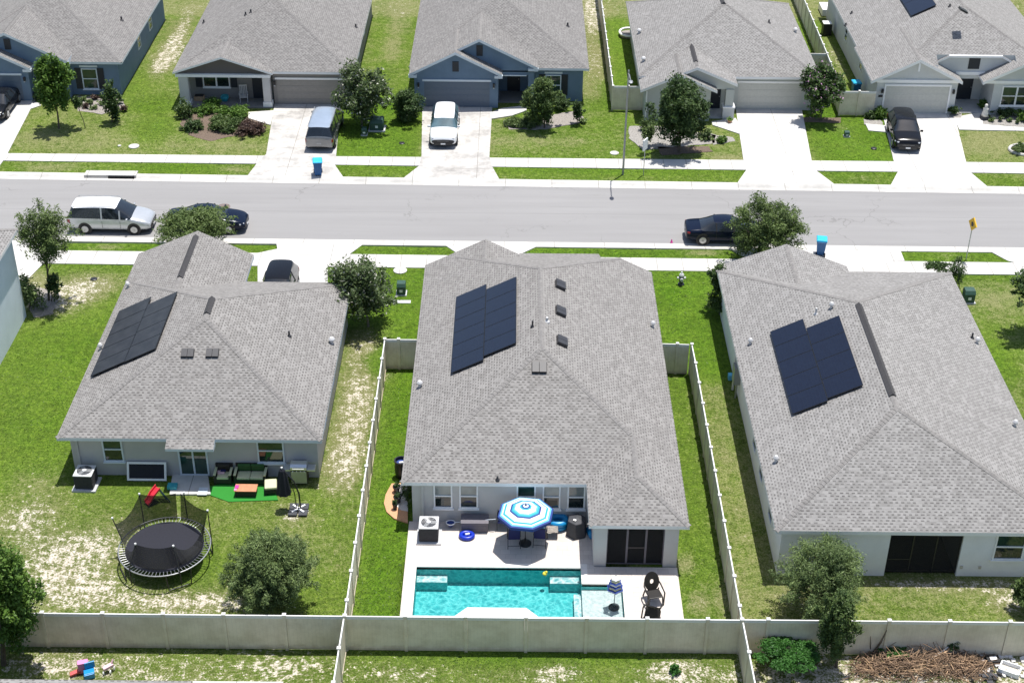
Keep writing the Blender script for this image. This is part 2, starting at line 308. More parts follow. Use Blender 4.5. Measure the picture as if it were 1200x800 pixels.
def leafmat(name, dark, light, extra=None):
    m, nt, b = newmat(name)
    at = N(nt, 'ShaderNodeVertexColor', layer_name='tint')
    sep = N(nt, 'ShaderNodeSeparateColor'); L(nt, at.outputs['Color'], sep.inputs[0])
    c = mixc(nt, sep.outputs[0], dark, light)
    if extra: c = mixc(nt, mth(nt, 'GREATER_THAN', sep.outputs[1], .93), c, extra)
    L(nt, c, b.inputs['Base Color']); b.inputs['Roughness'].default_value = .55; b.inputs['Specular IOR Level'].default_value = .3
    tr = N(nt, 'ShaderNodeBsdfTranslucent'); L(nt, c, tr.inputs[0])
    mx = N(nt, 'ShaderNodeMixShader'); mx.inputs[0].default_value = .22
    L(nt, b.outputs[0], mx.inputs[1]); L(nt, tr.outputs[0], mx.inputs[2]); L(nt, mx.outputs[0], nt.nodes['Material Output'].inputs[0])
leafmat('leaf_oak', (.045, .08, .02), (.175, .24, .075)); leafmat('leaf_dark', (.022, .052, .014), (.095, .15, .045)); leafmat('leaf_bright', (.04, .10, .012), (.14, .24, .04))
leafmat('leaf_silver', (.05, .085, .028), (.21, .285, .10)); leafmat('leaf_mid', (.035, .072, .018), (.13, .185, .055)); leafmat('leaf_purple', (.05, .03, .028), (.11, .07, .05))
leafmat('leaf_pinkflower', (.018, .05, .012), (.11, .18, .05), (.62, .38, .55)); leafmat('leaf_whiteflower', (.035, .065, .02), (.13, .18, .065), (.55, .55, .46)); leafmat('leaf_vine', (.02, .075, .012), (.07, .20, .035))
leafmat('grass_blade', (.035, .085, .008), (.17, .25, .05)); leafmat('frond_dead', (.12, .065, .035), (.36, .21, .12))

# ------------------------------------------------------------------ mesh builder
ORG = {}
class MB:
    def __init__(s): s.v = []; s.f = []; s.m = []; s.uv = []; s.names = []
    def mi(s, mat):
        if mat not in s.names: s.names.append(mat)
        return s.names.index(mat)
    def face(s, pts, mat, uv=None):
        b = len(s.v); s.v += [tuple(p) for p in pts]; s.f.append(tuple(range(b, b+len(pts)))); s.m.append(s.mi(mat)); s.uv.append(uv)
    def idx(s, pts, faces, mat):
        b = len(s.v); s.v += [tuple(p) for p in pts]; k = s.mi(mat)
        for f in faces: s.f.append(tuple(b+i for i in f)); s.m.append(k); s.uv.append(None)
    def box(s, x0, y0, z0, x1, y1, z1, mat):
        if x0 > x1: x0, x1 = x1, x0
        if y0 > y1: y0, y1 = y1, y0
        if z0 > z1: z0, z1 = z1, z0
        p = [(x0,y0,z0),(x1,y0,z0),(x1,y1,z0),(x0,y1,z0),(x0,y0,z1),(x1,y0,z1),(x1,y1,z1),(x0,y1,z1)]
        s.idx(p, [(0,3,2,1),(4,5,6,7),(0,1,5,4),(1,2,6,5),(2,3,7,6),(3,0,4,7)], mat)
    def obox(s, c, ax, ay, az, mat):     # centre and three half-axis vectors
        c, ax, ay, az = map(Vector, (c, ax, ay, az))
        p = [c+i*ax+j*ay+k*az for k in (-1,1) for j, i in ((-1,-1),(-1,1),(1,1),(1,-1))]
        s.idx(p, [(0,3,2,1),(4,5,6,7),(0,1,5,4),(1,2,6,5),(2,3,7,6),(3,0,4,7)], mat)
    def cyl(s, a, b, r0, r1, n, mat, caps=True):
        a, b = Vector(a), Vector(b); d = (b-a).normalized()
        x = d.orthogonal().normalized(); y = d.cross(x)
        p = [a+(x*math.cos(t)+y*math.sin(t))*r0 for t in [2*math.pi*i/n for i in range(n)]]
        p += [b+(x*math.cos(t)+y*math.sin(t))*r1 for t in [2*math.pi*i/n for i in range(n)]]
        f = [(i, (i+1) % n, n+(i+1) % n, n+i) for i in range(n)]
        if caps: f += [tuple(range(n-1, -1, -1)), tuple(range(n, 2*n))]
        s.idx(p, f, mat)
    def tube(s, path, r, n, mat):
        for i in range(len(path)-1):
            ra = r[i] if hasattr(r, '__len__') else r; rb = r[i+1] if hasattr(r, '__len__') else r
            s.cyl(path[i], path[i+1], ra, rb, n, mat)
    def ring(s, c, rx, ry, z, r, n, mat, k=6):
        pts = []
        for i in range(n):
            t = 2*math.pi*i/n
            for j in range(k):
                u = 2*math.pi*j/k
                pts.append((c[0]+(rx+r*math.cos(u))*math.cos(t), c[1]+(ry+r*math.cos(u))*math.sin(t), z+r*math.sin(u)))
        s.idx(pts, [(i*k+j, ((i+1) % n)*k+j, ((i+1) % n)*k+(j+1) % k, i*k+(j+1) % k) for i in range(n) for j in range(k)], mat)
    def lathe(s, c, prof, n, mat, sy=1):
        pts = []
        for r, z in prof:
            for i in range(n):
                t = 2*math.pi*i/n; pts.append((c[0]+r*math.cos(t), c[1]+sy*r*math.sin(t), c[2]+z))
        f = [(k*n+i, k*n+(i+1) % n, (k+1)*n+(i+1) % n, (k+1)*n+i) for k in range(len(prof)-1) for i in range(n)]
        f += [tuple(range(n-1, -1, -1)), tuple((len(prof)-1)*n+i for i in range(n))]
        s.idx(pts, f, mat)
    def prism(s, poly, z0, z1, mat, side=None):
        n = len(poly)
        a = sum(poly[i][0]*poly[(i+1) % n][1]-poly[(i+1) % n][0]*poly[i][1] for i in range(n))
        if a < 0: poly = poly[::-1]
        s.face([(p[0], p[1], z1) for p in poly], mat)
        s.face([(p[0], p[1], z0) for p in poly[::-1]], side or mat)
        for i in range(n):
            p, q = poly[i], poly[(i+1) % n]
            s.face([(p[0],p[1],z0),(q[0],q[1],z0),(q[0],q[1],z1),(p[0],p[1],z1)], side or mat)
    def build(s, name, parent=None, smooth=False, bevel=0, origin=None, weld=False):
        me = bpy.data.meshes.new(name)
        o = Vector(origin) if origin is not None else ORG.get(parent.name if parent else None, Vector((0,0,0)))
        me.from_pydata([(x-o.x, y-o.y, z-o.z) for x, y, z in s.v], [], s.f)
        for nme in s.names: me.materials.append(MATS[nme])
        me.polygons.foreach_set('material_index', s.m)
        if any(u is not None for u in s.uv):
            ul = me.uv_layers.new(name='UVMap'); k = 0
            for f, u in zip(s.f, s.uv):
                for j in range(len(f)):
                    ul.data[k].uv = u[j] if u is not None else (0, 0)
                    k += 1
        if smooth: me.polygons.foreach_set('use_smooth', [True]*len(s.f))
        me.update()
        ob = bpy.data.objects.new(name, me); COL.objects.link(ob)
        if parent: ob.parent = parent; ORG[ob.name] = o
        else: ob.location = o; ORG[ob.name] = o
        if bevel:
            b = ob.modifiers.new('bevel', 'BEVEL'); b.width = bevel; b.segments = 2; b.limit_method = 'ANGLE'
        return ob
def tag(o, label=None, cat=None, group=None, kind=None):
    if label: o['label'] = label
    if cat: o['category'] = cat
    if group: o['group'] = group
    if kind: o['kind'] = kind
    return o
def thing(name, label, cat, loc=(0,0,0), group=None, rz=0):
    o = bpy.data.objects.new(name, None); o.empty_display_size = .3; COL.objects.link(o)
    o.location = loc; o.rotation_euler = (0, 0, rz); ORG[o.name] = Vector(loc)
    return tag(o, label, cat, group)
def copy_tree(o, parent=None):
    c = o.copy(); COL.objects.link(c)
    if parent: c.parent = parent
    for ch in list(o.children): copy_tree(ch, c)
    return c
def place(o, loc, rz=0, label=None, group=None):
    o.location = loc; o.rotation_euler = (0, 0, rz)
    if label: o['label'] = label
    if group: o['group'] = group
    return o
def structure(name, mb, **k):
    o = mb.build(name, None, **k); o['kind'] = 'structure'; return o
# ------------------------------------------------------------------ ground, street, pavements
def line(a, b):
    A, B = P(*a), P(*b); k = (B.y-A.y)/(B.x-A.x)
    return lambda x: A.y+k*(x-A.x)
road_n = line((300, 278.7), (1200, 289.3)); road_f = line((5, 208), (1195, 225.5))
sn_hi = line((100, 294.2), (1180, 308)); sn_lo = line((100, 309.5), (1180, 322))
sf_hi = line((0, 180), (1200, 191)); sf_lo = line((0, 188.5), (1200, 203.5))
XA, XB = -75.0, 95.0
POOL = [(2.55, 2.0), (9.75, 2.0), (11.5, 2.0), (11.5, 4.08), (9.75, 4.08), (9.75, 5.1), (2.55, 5.1)]

xs = np.concatenate([[-600, -250, -120], np.arange(XA, XB, .42), [120, 250, 600]])
ys = np.concatenate([[-80, -40, -20], np.arange(-12, 92, .42), [110, 160, 300, 900]])
GX_, GY_ = np.meshgrid(xs, ys)
gx, gy = GX_.ravel(), GY_.ravel()
dry = np.full(gx.shape, .5); sand = np.full(gx.shape, .1); lush = np.full(gx.shape, .2)
def zone(x0, x1, y0, y1, d, s, l):
    m = (gx > x0) & (gx < x1) & (gy > y0) & (gy < y1); dry[m] = d; sand[m] = s; lush[m] = l
zone(-99, 99, 30, 36, .22, 0, .7)            # near verge
zone(-99, 99, 41, 46, .38, 0, .4)            # far verge
zone(-99, 99, -20, 0, .42, .36, .15)          # lots in the foreground
zone(-21, 0, 0, 31, .42, .22, .15)            # left back yard
zone(-21, -14, 10, 31, .27, .06, .45)
zone(-2.3, 0, 4, 30, .55, .30, .2)
zone(0, 2.5, 0, 31, 0, 0, 1); zone(13.5, 16, 0, 20.3, .30, .03, .45); zone(14, 18.4, 20.3, 31, .12, 0, .85)
zone(16, 18.2, 0, 19, .55, .20, .1); zone(18, 40, 0, 4.8, .52, .18, 0); zone(31, 60, 4, 31, .45, .05, .3)
zone(-8, 2, 25, 31, .15, 0, .8)
zone(-28, -10, 46, 56, .50, .06, .1); zone(-6, 0, 45, 57, .18, 0, .8); zone(6, 16, 45, 57, .40, .04, .45)
zone(27.5, 34, 45, 57, .12, 0, .85); zone(38.5, 60, 45, 57, .55, .05, .3)
zone(-22, -17, 56, 92, .42, .12, .3); zone(-5, 0, 57, 92, .40, .06, .4); zone(11.5, 14.5, 57, 92, .6, .35, .2); zone(14, 16, 55, 92, .25, 0, .6); zone(28, 33, 57, 92, .3, .05, .5)
zone(-99, 99, 74, 92, .6, .3, .2)
def blur(a, k=3):
    a = a.reshape(len(ys), len(xs)).copy()
    for _ in range(k):
        p = np.pad(a, 1, mode='edge'); a = (p[:-2,1:-1]+p[2:,1:-1]+p[1:-1,:-2]+p[1:-1,2:]+2*p[1:-1,1:-1])/6
    return a.ravel()
for arr in (dry, sand, lush): arr[:] = blur(arr, 4)
dry0, sand0, lush0 = dry, sand, lush
def patch(px, py, rx, ry, d, s, l=0):
    c = P(px, py); q = ((gx-c.x)/rx)**2+((gy-c.y)/ry)**2; w = np.exp(-q)
    dry[:] += d*w; sand[:] += s*w; lush[:] += l*w
for a in [(85,690,2.2,1.2,.3,.55), (30,610,1.5,2,.2,.35), (115,640,1.6,1.6,.2,.35), (60,655,1.5,1.5,.2,.35), (200,705,2.5,.7,.3,.45), (270,705,1.5,.6,.2,.3), (45,560,1.5,1.2,.25,.25),
          (230,660,1.2,1,-.4,-.2,.4), (115,555,1,1,-.3,-.1,.3), (160,575,1.4,.9,-.25,-.1,.3), (340,640,1,1.5,.15,.05), (375,690,1,1.2,-.3,-.1,.3), (395,615,.8,2,-.2,-.1,.2), (60,500,1.6,3,-.1,-.02,.2),
          (420,470,1.0,4.5,.3,.34), (405,540,1.0,2,.3,.3), (425,405,.8,1,.25,.2), (440,425,.6,1.5,-.4,-.3,.5), (345,600,.6,.6,.3,.5), (375,585,.9,.6,-.2,0,.2),
          (66,352,2.0,1.7,.6,.62,-.7), (108,333,1.8,1.4,.55,.45,-.7), (40,330,1,2,.4,.3,-.6), (90,410,2.5,5,-.15,-.02,.3),
          (800,660,.5,.6,.4,.25), (818,705,.45,.7,.5,.4), (770,560,.8,2,.1,0), (455,440,.4,.4,.5,.5), (790,440,.7,.5,.3,.1), (850,700,.6,1,.3,.3), (885,560,.5,4,.2,.06), (868,500,.5,3,-.15,-.1), (855,620,.6,1.5,-.05,0),
          (1150,685,3,.35,.3,.75), (1080,682,2,.25,.2,.5), (950,700,1.2,1,.2,.3), (1060,715,4,.4,-.1,.05), (1185,705,1,.6,.2,.5), (920,665,.6,.8,.2,.2),
          (1190,560,1.2,4,.2,.35), (1170,420,.8,2,-.35,-.1,.5), (1165,350,2,1.3,.2,.03), (1140,460,.7,3,-.3,0,.5),
          (60,775,2,.8,.2,.2), (150,785,3,1,.1,.15), (255,785,2.2,1,.0,.05), (330,780,1.5,.8,.1,.25), (480,785,2,1,.05,.15), (570,770,4,.45,-.4,-.4,.5), (700,768,3,.4,-.4,-.4,.5), (655,785,1.1,.8,.2,.4), (790,785,1.5,.9,.25,.45), (720,795,3,1,-.1,-.1), (520,798,2,1,-.05,-.05),
          (1000,790,3,.9,.3,.5), (1150,785,3,1,.3,.6), (920,778,1.0,.9,-.2,.0), (900,795,1.3,.6,.2,.4),
          (200,60,.9,3.2,.35,.75), (190,75,.8,2.5,.3,.5), (215,30,.8,4,.25,.4), (180,125,1.5,1.4,-.4,-.1,.5), (160,100,1.0,3,-.2,0,.2), (100,165,4,1.5,.1,.02), (50,160,1.5,1,.15,.1), (180,150,1.2,2,-.4,0,.5), (270,170,3,1,.1,.05), (205,196,2.2,.6,-.3,0,.5), (60,196,2.2,.6,.3,.02), (275,198,1.2,.5,.25,0),
          (465,30,.8,5,.2,.2), (460,60,.8,2,.2,.15), (430,196,2,.6,-.1,0), (470,120,1.5,2,-.2,0,.3), (405,196,1,.5,.2,0),
          (695,15,.7,4,.4,.7), (700,70,.8,2.5,.2,.15), (720,110,1,2,-.4,0,.6), (610,165,2.5,1.2,.15,.02), (660,165,3,1,.12,0), (640,196,3,.6,-.2,0,.2), (850,185,1,.5,.4,.2), (720,200,8,.5,-.2,0,.4),
          (985,150,1,1.2,.35,.3), (1000,170,1.3,1,.25,.1), (955,165,.6,2,-.2,0,.2), (1150,170,2.5,1.5,.2,.06), (1165,160,1.5,.8,.2,.15), (1000,208,1.5,.5,.1,0), (980,70,.6,6,.3,.45),
          (680,296,4,.5,-.3,0,.4), (825,296,1.2,.5,.5,.2), (770,293,1.6,.5,.2,0), (1110,300,1.5,.6,.25,.05), (130,290,1.6,.5,.45,.05), (175,289,2,.5,-.2,0,.3), (205,288,1,.4,-.1,0,.2),
          (800,380,.6,3,.1,0), (790,340,1.3,2.5,-.1,0,.2)]:
    patch(*a)
gz = np.zeros_like(gx)
road = (gy > road_n(gx)-.765) & (gy < road_f(gx)+.765); gz[road] = -.14
pool = (gx > 2.25) & (gx < 11.8) & (gy > 1.7) & (gy < 5.4); gz[pool] = -2.2
inner = ~road & ~pool
gz[inner] += (.02*np.sin(gx*.7+gy*.3)*np.cos(gy*.9-gx*.2)-.02)[inner]
nx, ny = len(xs), len(ys)
ii, jj = np.meshgrid(np.arange(nx-1), np.arange(ny-1)); q = (jj*nx+ii).ravel()
faces = np.stack([q, q+1, q+1+nx, q+nx], 1).astype(np.int32)
me = bpy.data.meshes.new('ground')
me.vertices.add(len(gx)); me.vertices.foreach_set('co', np.stack([gx, gy, gz], 1).ravel().astype(np.float32))
me.loops.add(faces.size); me.loops.foreach_set('vertex_index', faces.ravel())
me.polygons.add(len(faces)); me.polygons.foreach_set('loop_start', np.arange(0, faces.size, 4, dtype=np.int32)); me.polygons.foreach_set('loop_total', np.full(len(faces), 4, dtype=np.int32))
ca = me.color_attributes.new('cover', 'FLOAT_COLOR', 'POINT')
ca.data.foreach_set('color', np.stack([np.clip(dry, 0, 1), np.clip(sand, 0, .62), np.clip(lush, 0, 1), np.ones_like(dry)], 1).ravel().astype(np.float32))
me.materials.append(MATS['lawn']); me.update(calc_edges=True); me.validate()
go = bpy.data.objects.new('ground', me); COL.objects.link(go); go['kind'] = 'structure'

mb = MB(); mb.face([(XA, road_n(XA), -.08), (XB, road_n(XB), -.08), (XB, road_f(XB), -.08), (XA, road_f(XA), -.08)], 'asphalt'); structure('street', mb)
def kerbstrip(fn, sgn):
    mb = MB()
    prof = [(-.06, -.30), (-.06, -.076), (.32, -.095), (.52, .0), (.66, .035), (.78, .035), (.78, -.3)]   # rolled kerb and gutter section
    pts = []
    for x in np.arange(XA, XB+.1, 5.0):
        pts.append([(x, fn(x)+sgn*o, z) for o, z in prof])
    for a, b in zip(pts, pts[1:]):
        for k in range(len(prof)-1):
            fc = [a[k], a[k+1], b[k+1], b[k]]
            mb.face(fc if sgn > 0 else fc[::-1], 'kerb')
    structure('kerb', mb)
kerbstrip(road_n, -1); kerbstrip(road_f, 1)
def strip(name, lo, hi, x0, x1, z, mat):
    mb = MB(); mb.prism([(x0, lo(x0)), (x1, lo(x1)), (x1, hi(x1)), (x0, hi(x0))], -.12, z, mat); structure(name, mb)
strip('sidewalk', sn_lo, sn_hi, XA, XB, .03, 'sidewalk'); strip('sidewalk', sf_lo, sf_hi, XA, XB, .03, 'sidewalk')
NOGRASS = []
def slab(name, pxs, z=.036, mat='driveway', z0=-.12):
    NOGRASS.append([tuple(P(*p)[:2]) for p in pxs]); mb = MB(); mb.prism([(q.x, (max(q.y, road_f(q.x)+.775) if q.y > 38.5 else min(q.y, road_n(q.x)-.775))) for q in (P(*p) for p in pxs)], z0, z, mat); structure(name, mb)
# far driveways run from the garage over the walk and flare out to the kerb
slab('driveway', [(-60,112),(46,112),(48,124),(36,128),(10,178),(5,187),(-6,202),(-60,202)], mat='driveway')
slab('driveway', [(322,121.5),(399,121.5),(394,182),(392,193),(402,208),(290,207),(301,192),(312,181)], mat='driveway_worn')
slab('driveway', [(495,124),(577,124),(573.5,184),(577,196),(585,213),(473,211),(491,195),(494,183)], mat='driveway_worn')
slab('driveway', [(862,126),(939,126),(951,188),(956,200),(979,220),(865,217),(875,199),(871,187)])
slab('driveway', [(1034,133),(1118,133),(1132,190),(1138,203),(1159,222.5),(1045,219.5),(1052,202),(1047,188)])
# near driveways: apron through the verge, then on to the garage
slab('driveway', [(425,284.5),(325,283),(325,292),(302,297),(302,340),(384,340),(384,312),(410,298)])
slab('driveway', [(523,286.5),(628,287.5),(606,300),(606,320),(540,320),(540,300)][::-1])
slab('driveway', [(855,289.5),(1054,291.5),(1060,306),(1040,309),(1000,316),(1000,338),(925,338),(925,309),(880,305)][::-1])
slab('driveway', [(-60,277),(78,278.5),(66,293),(56,296),(50,310),(30,330),(-60,330)][::-1])
slab('driveway', [(1181,306),(1200,311),(1290,313),(1290,293),(1160,292)])
# garden paths
slab('path', [(1014,145.5),(1037,147.5),(1041,155.5),(1018,153.5)], .044); slab('path', [(1118,138),(1150,132),(1152,146),(1200,150),(1200,154),(1124,152.5)], .044)
slab('path', [(588,127.5),(617,124),(617,130),(600,136),(574.5,140),(574,133)], .044); slab('path', [(834,143),(862,139),(867,148),(868,158),(835,147)], .044)
slab('path', [(291,132),(321,130),(317,147),(291,139)], .044)
slab('patio', [(203,551),(243,551),(247,580),(199,580)], .07)
slab('patio', [(226,798.4),(332,799.2),(330,815),(225,815)], .05)
# mulch and stone beds
def bed(pxs, mat, z=.012):
    pts = [tuple(P(*p)[:2]) for p in pxs]; n = len(pts); out = []
    for i in range(n):
        a, b = Vector(pts[i]), Vector(pts[(i+1) % n]); d = (b-a).length; k = max(2, int(d/.35)); nn = Vector((-(b-a).y, (b-a).x)).normalized()
        for j in range(k): out.append(tuple(a+(b-a)*j/k+nn*random.uniform(-.09, .09)))
    NOGRASS.append(pts); mb = MB(); mb.prism(out, -.1, z, mat); structure('mulch_bed', mb)
bed([(32,337),(55,338),(68,352),(62,368),(38,372),(34,356)], 'mulch_grey'); bed([(88,112),(146,117),(146,126),(120,134),(92,130)], 'mulch_grey')
bed([(212,130),(255,127),(290,133),(312,150),(290,156),(245,166),(222,158),(212,145)], 'mulch'); bed([(590,142),(620,138),(680,130),(686,143),(640,152),(596,152)], 'mulch_grey')
bed([(738,148),(765,147),(838,158),(838,168),(752,176),(738,162)], 'stonebed'); bed([(1151,134),(1200,137),(1200,149),(1150,145)], 'stonebed'); bed([(1012,140),(1033,141),(1034,147),(1014,146)], 'stonebed')
bed([(770,172),(830,172),(836,178),(776,182)], 'mulch'); bed([(833,158),(860,161),(862,166),(836,170)], 'stonebed'); bed([(941,138),(985,138),(985,144),(943,143)], 'mulch')
bed([(1115,128),(1125,128),(1126,139),(1113,138)], 'stonebed', .05)

# ------------------------------------------------------------------ pool and deck
def deck():
    mb = MB(); z0, z1 = -.12, .05
    X0, X1, Y0, Yw = 2.03, 13.98, 1.15, 8.2
    px0, px1, sx1 = 2.27, 9.75, 11.78
    mb.box(X0, Y0, z0, 2.27, Yw, z1, 'pavers'); mb.box(2.27, Y0, z0, sx1, 1.72, z1, 'pavers'); mb.box(sx1, Y0, z0, X1, 5.2, z1, 'pavers')
    mb.box(2.27, 5.38, z0, 10.03, Yw, z1, 'pavers'); mb.box(10.03, 4.36, z0, sx1, 5.2, z1, 'pavers'); mb.box(10.03, 5.2, z0, 10.35, Yw, z1, 'pavers')
    structure('pool_deck', mb)
    t = thing('swimming_pool', 'rectangular turquoise swimming pool with pale coping and a shallow sun shelf', 'swimming pool', (6, 3.5, 0))
    cp = MB(); c0, c1 = -.12, .066; w = .28
    cp.box(2.55-w, 5.1, c0, 9.75+w, 5.1+w, c1, 'coping'); cp.box(2.55-w, 2.0-w, c0, 2.55, 5.1, c1, 'coping'); cp.box(2.55, 2.0-w, c0, 11.5+w, 2.0, c1, 'coping')
    cp.box(9.75, 4.08, c0, 11.5+w, 4.08+w, c1, 'coping'); cp.box(11.5, 2.0, c0, 11.5+w, 4.08, c1, 'coping'); cp.box(9.75, 4.08+w, c0, 9.75+w, 5.1, c1, 'coping')
    cp.prism([(4.35, 2.0), (7.85, 2.0), (7.35, 2.52), (4.85, 2.52)], c0, c1+.003, 'coping')
    cp.build('coping', t, bevel=.015)
    sh = MB(); D = -.9
    def wall(a, b): sh.face([(a[0],a[1],D),(b[0],b[1],D),(b[0],b[1],.0),(a[0],a[1],.0)], 'pool_plaster')
    for a, b in zip(POOL, POOL[1:]+POOL[:1]): wall(a, b)
    sh.face([(x, y, D) for x, y in POOL], 'pool_plaster'); sh.build('shell', t)
    le = MB(); le.box(9.76, 2.01, D, 11.49, 4.07, -.28, 'pool_ledge'); le.box(9.42, 2.01, D, 9.75, 4.07, -.55, 'pool_ledge'); le.build('sun_shelf', t)
    for x0, x1 in ((2.56, 3.9), (8.4, 9.74)):
        b = MB(); b.box(x0, 4.62, D, x1, 5.09, -.46, 'pool_plaster'); b.box(x0+.003, 4.623, -.46, x1-.003, 5.087, -.42, 'pool_ledge'); b.build('bench', t)  # pale top, teal sides: shadow on the front is put into the colour
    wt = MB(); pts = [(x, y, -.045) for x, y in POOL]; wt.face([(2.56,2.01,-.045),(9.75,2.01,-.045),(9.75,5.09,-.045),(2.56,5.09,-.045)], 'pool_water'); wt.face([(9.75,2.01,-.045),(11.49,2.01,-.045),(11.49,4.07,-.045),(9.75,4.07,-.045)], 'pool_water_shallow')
    structure('water', wt)
deck()
# ------------------------------------------------------------------ houses
def slope_plane(s):
    k, c, ze, p = s
    return {'L': ((c,0,ze), (-p,0,1)), 'R': ((c,0,ze), (p,0,1)), 'S': ((0,c,ze), (0,-p,1)), 'N': ((0,c,ze), (0,p,1))}[k]
def shingle_uv(pts, n):
    n = Vector(n).normalized(); u = Vector((-n.y, n.x, 0)); u = u.normalized() if u.length > 1e-4 else Vector((1,0,0))
    s = n.cross(u)
    return [(Vector(p).dot(u), Vector(p).dot(s)) for p in pts]
class House:
    def __init__(s, label, loc, wall, shingle, trim='trim_white', cap=True):
        s.t = thing('house', label, 'house', loc); s.wall = wall; s.sh = shingle; s.trim = trim; s.capon = cap
        s.w = MB(); s.r = MB(); s.c = MB()
    def body(s, x0, x1, y0, y1, zb, slopes, side={}, caps=True, nocap=None):
        bm = bmesh.new(); bmesh.ops.create_cube(bm, size=1)
        for v in bm.verts: v.co = Vector((x0 if v.co.x < 0 else x1, y0 if v.co.y < 0 else y1, zb if v.co.z < 0 else 40))
        for sl in slopes:
            co, no = slope_plane(sl)
            g = bmesh.ops.bisect_plane(bm, geom=bm.verts[:]+bm.edges[:]+bm.faces[:], plane_co=co, plane_no=no, clear_outer=True, dist=1e-5)
            ed = [e for e in g['geom_cut'] if isinstance(e, bmesh.types.BMEdge)]
            if ed: bmesh.ops.contextual_create(bm, geom=ed)
        bmesh.ops.remove_doubles(bm, verts=bm.verts[:], dist=1e-4)
        bmesh.ops.recalc_face_normals(bm, faces=bm.faces[:])
        bm.normal_update()
        for f in bm.faces:
            n = f.normal; pts = [v.co.copy() for v in f.verts]
            if n.z > .1: s.r.face(pts, s.sh, shingle_uv(pts, n))
            elif n.z < -.5: s.r.face(pts, 'soffit')
            else:
                k = ('R' if n.x > 0 else 'L') if abs(n.x) > abs(n.y) else ('N' if n.y > 0 else 'S')
                s.r.face(pts, side.get(k, s.trim))
        if caps and s.capon:
            for e in bm.edges:
                if len(e.link_faces) == 2 and all(f.normal.z > .1 for f in e.link_faces) and e.calc_face_angle_signed(0) > .05: s.cap(e.verts[0].co, e.verts[1].co, [f.normal.copy() for f in e.link_faces], [f.calc_center_median() for f in e.link_faces], nocap)
        bm.free()
    def cap(s, a, b, ns, cs, nocap=None):
        if a.z > b.z: a, b = b, a
        a, b = a.copy(), b.copy(); d = b-a; Ln = d.length
        if Ln < .3: return
        d.normalize(); k = max(1, int(Ln/.2)); st = Ln/k
        for i in range(k):
            p, q = a+d*(i*st), a+d*((i+1)*st+.02)
            if nocap and nocap((p+q)/2): continue
            for n, c in zip(ns, cs):
                sd = d.cross(n).normalized()
                if sd.dot(c-a) < 0: sd = -sd
                w = .13; h0, h1 = .03, .010; up = Vector((0,0,1))
                A, B = p+up*h0, q+up*h1
                A2, B2 = p+sd*w+n*h0*.7, q+sd*w+n*h1*.7
                s.c.face([A, A2, B2, B], 'cap_shingle')
                s.c.face([A, p, p+sd*w, A2], 'cap_shingle'); s.c.face([A2, p+sd*w, q+sd*w, B2], 'cap_shingle')
    def rake(s, x0, z0, xp, zp, x1, z1, yw, yo, t=.2, left=True, right=True):
        for on, (xa, za, xb, zb) in ((left, (x0, z0, xp, zp)), (right, (xp, zp, x1, z1))):
            if not on: continue
            if abs(xb-xa) < .05: continue
            top = [(xa, yo, za), (xb, yo, zb), (xb, yw, zb), (xa, yw, za)]
            n = Vector((-(zb-za), 0, xb-xa)).normalized()
            if yo > yw: top = top[::-1]
            s.r.face(top, s.sh, shingle_uv(top, n))
            lo = lambda P_: [(x, y, z-t) for x, y, z in P_]
            s.r.face(lo(top)[::-1], s.trim)
            for i in range(4):
                a, b = top[i], top[(i+1) % 4]
                s.r.face([(a[0],a[1],a[2]-t),(b[0],b[1],b[2]-t),b,a], s.trim)
    def vent(s, c, axis, ln, name='ridge_vent', w=.17, h=.075, mat='ridge_vent'):
        b = MB(); c = Vector(c)
        ax = Vector(axis).normalized()*ln/2; sd = ax.cross(Vector((0,0,1))).normalized()*w
        p = [c-ax-sd+Vector((0,0,-.07)), c-ax+Vector((0,0,h)), c-ax+sd+Vector((0,0,-.07)), c+ax-sd+Vector((0,0,-.07)), c+ax+Vector((0,0,h)), c+ax+sd+Vector((0,0,-.07))]
        b.idx(p, [(0,1,4,3),(1,2,5,4),(0,2,1),(3,4,5),(0,3,5,2)], mat); s.extra.append((name, b))
    extra = None
    def wbox(s, x0, y0, x1, y1, z1, mat=None, z0=-.1): s.w.box(x0, y0, z0, x1, y1, z1, mat or s.wall)
    def window(s, x0, x1, z0, z1, Y, mid=True, glass=('window_blind_reflect', 'window_glass'), label=None, double=False):
        f = MB(); w = .07; yo = Y-.07; yi = Y+.02; m = s.trim
        f.box(x0-w, yo, z0-w, x0, yi, z1+w, m); f.box(x1, yo, z0-w, x1+w, yi, z1+w, m); f.box(x0, yo, z1, x1, yi, z1+w, m); f.box(x0, yo, z0-w, x1, yi, z0, m)
        f.box(x0-w-.05, yo-.05, z0-w-.07, x1+w+.05, yi, z0-w-.002, m)
        zm = (z0+z1)/2
        if mid: f.box(x0, yo+.01, zm-.03, x1, yi, zm+.03, m)
        if double: f.box((x0+x1)/2-.06, yo+.005, z0, (x0+x1)/2+.06, yi, z1, m)
        fo = f.build('window', s.t)
        g = MB(); yg = Y-.015
        g.face([(x0,yg,zm),(x1,yg,zm),(x1,yg,z1),(x0,yg,z1)], glass[0]); g.face([(x0,yg,z0),(x1,yg,z0),(x1,yg,zm),(x0,yg,zm)], glass[1]); g.build('pane', fo)
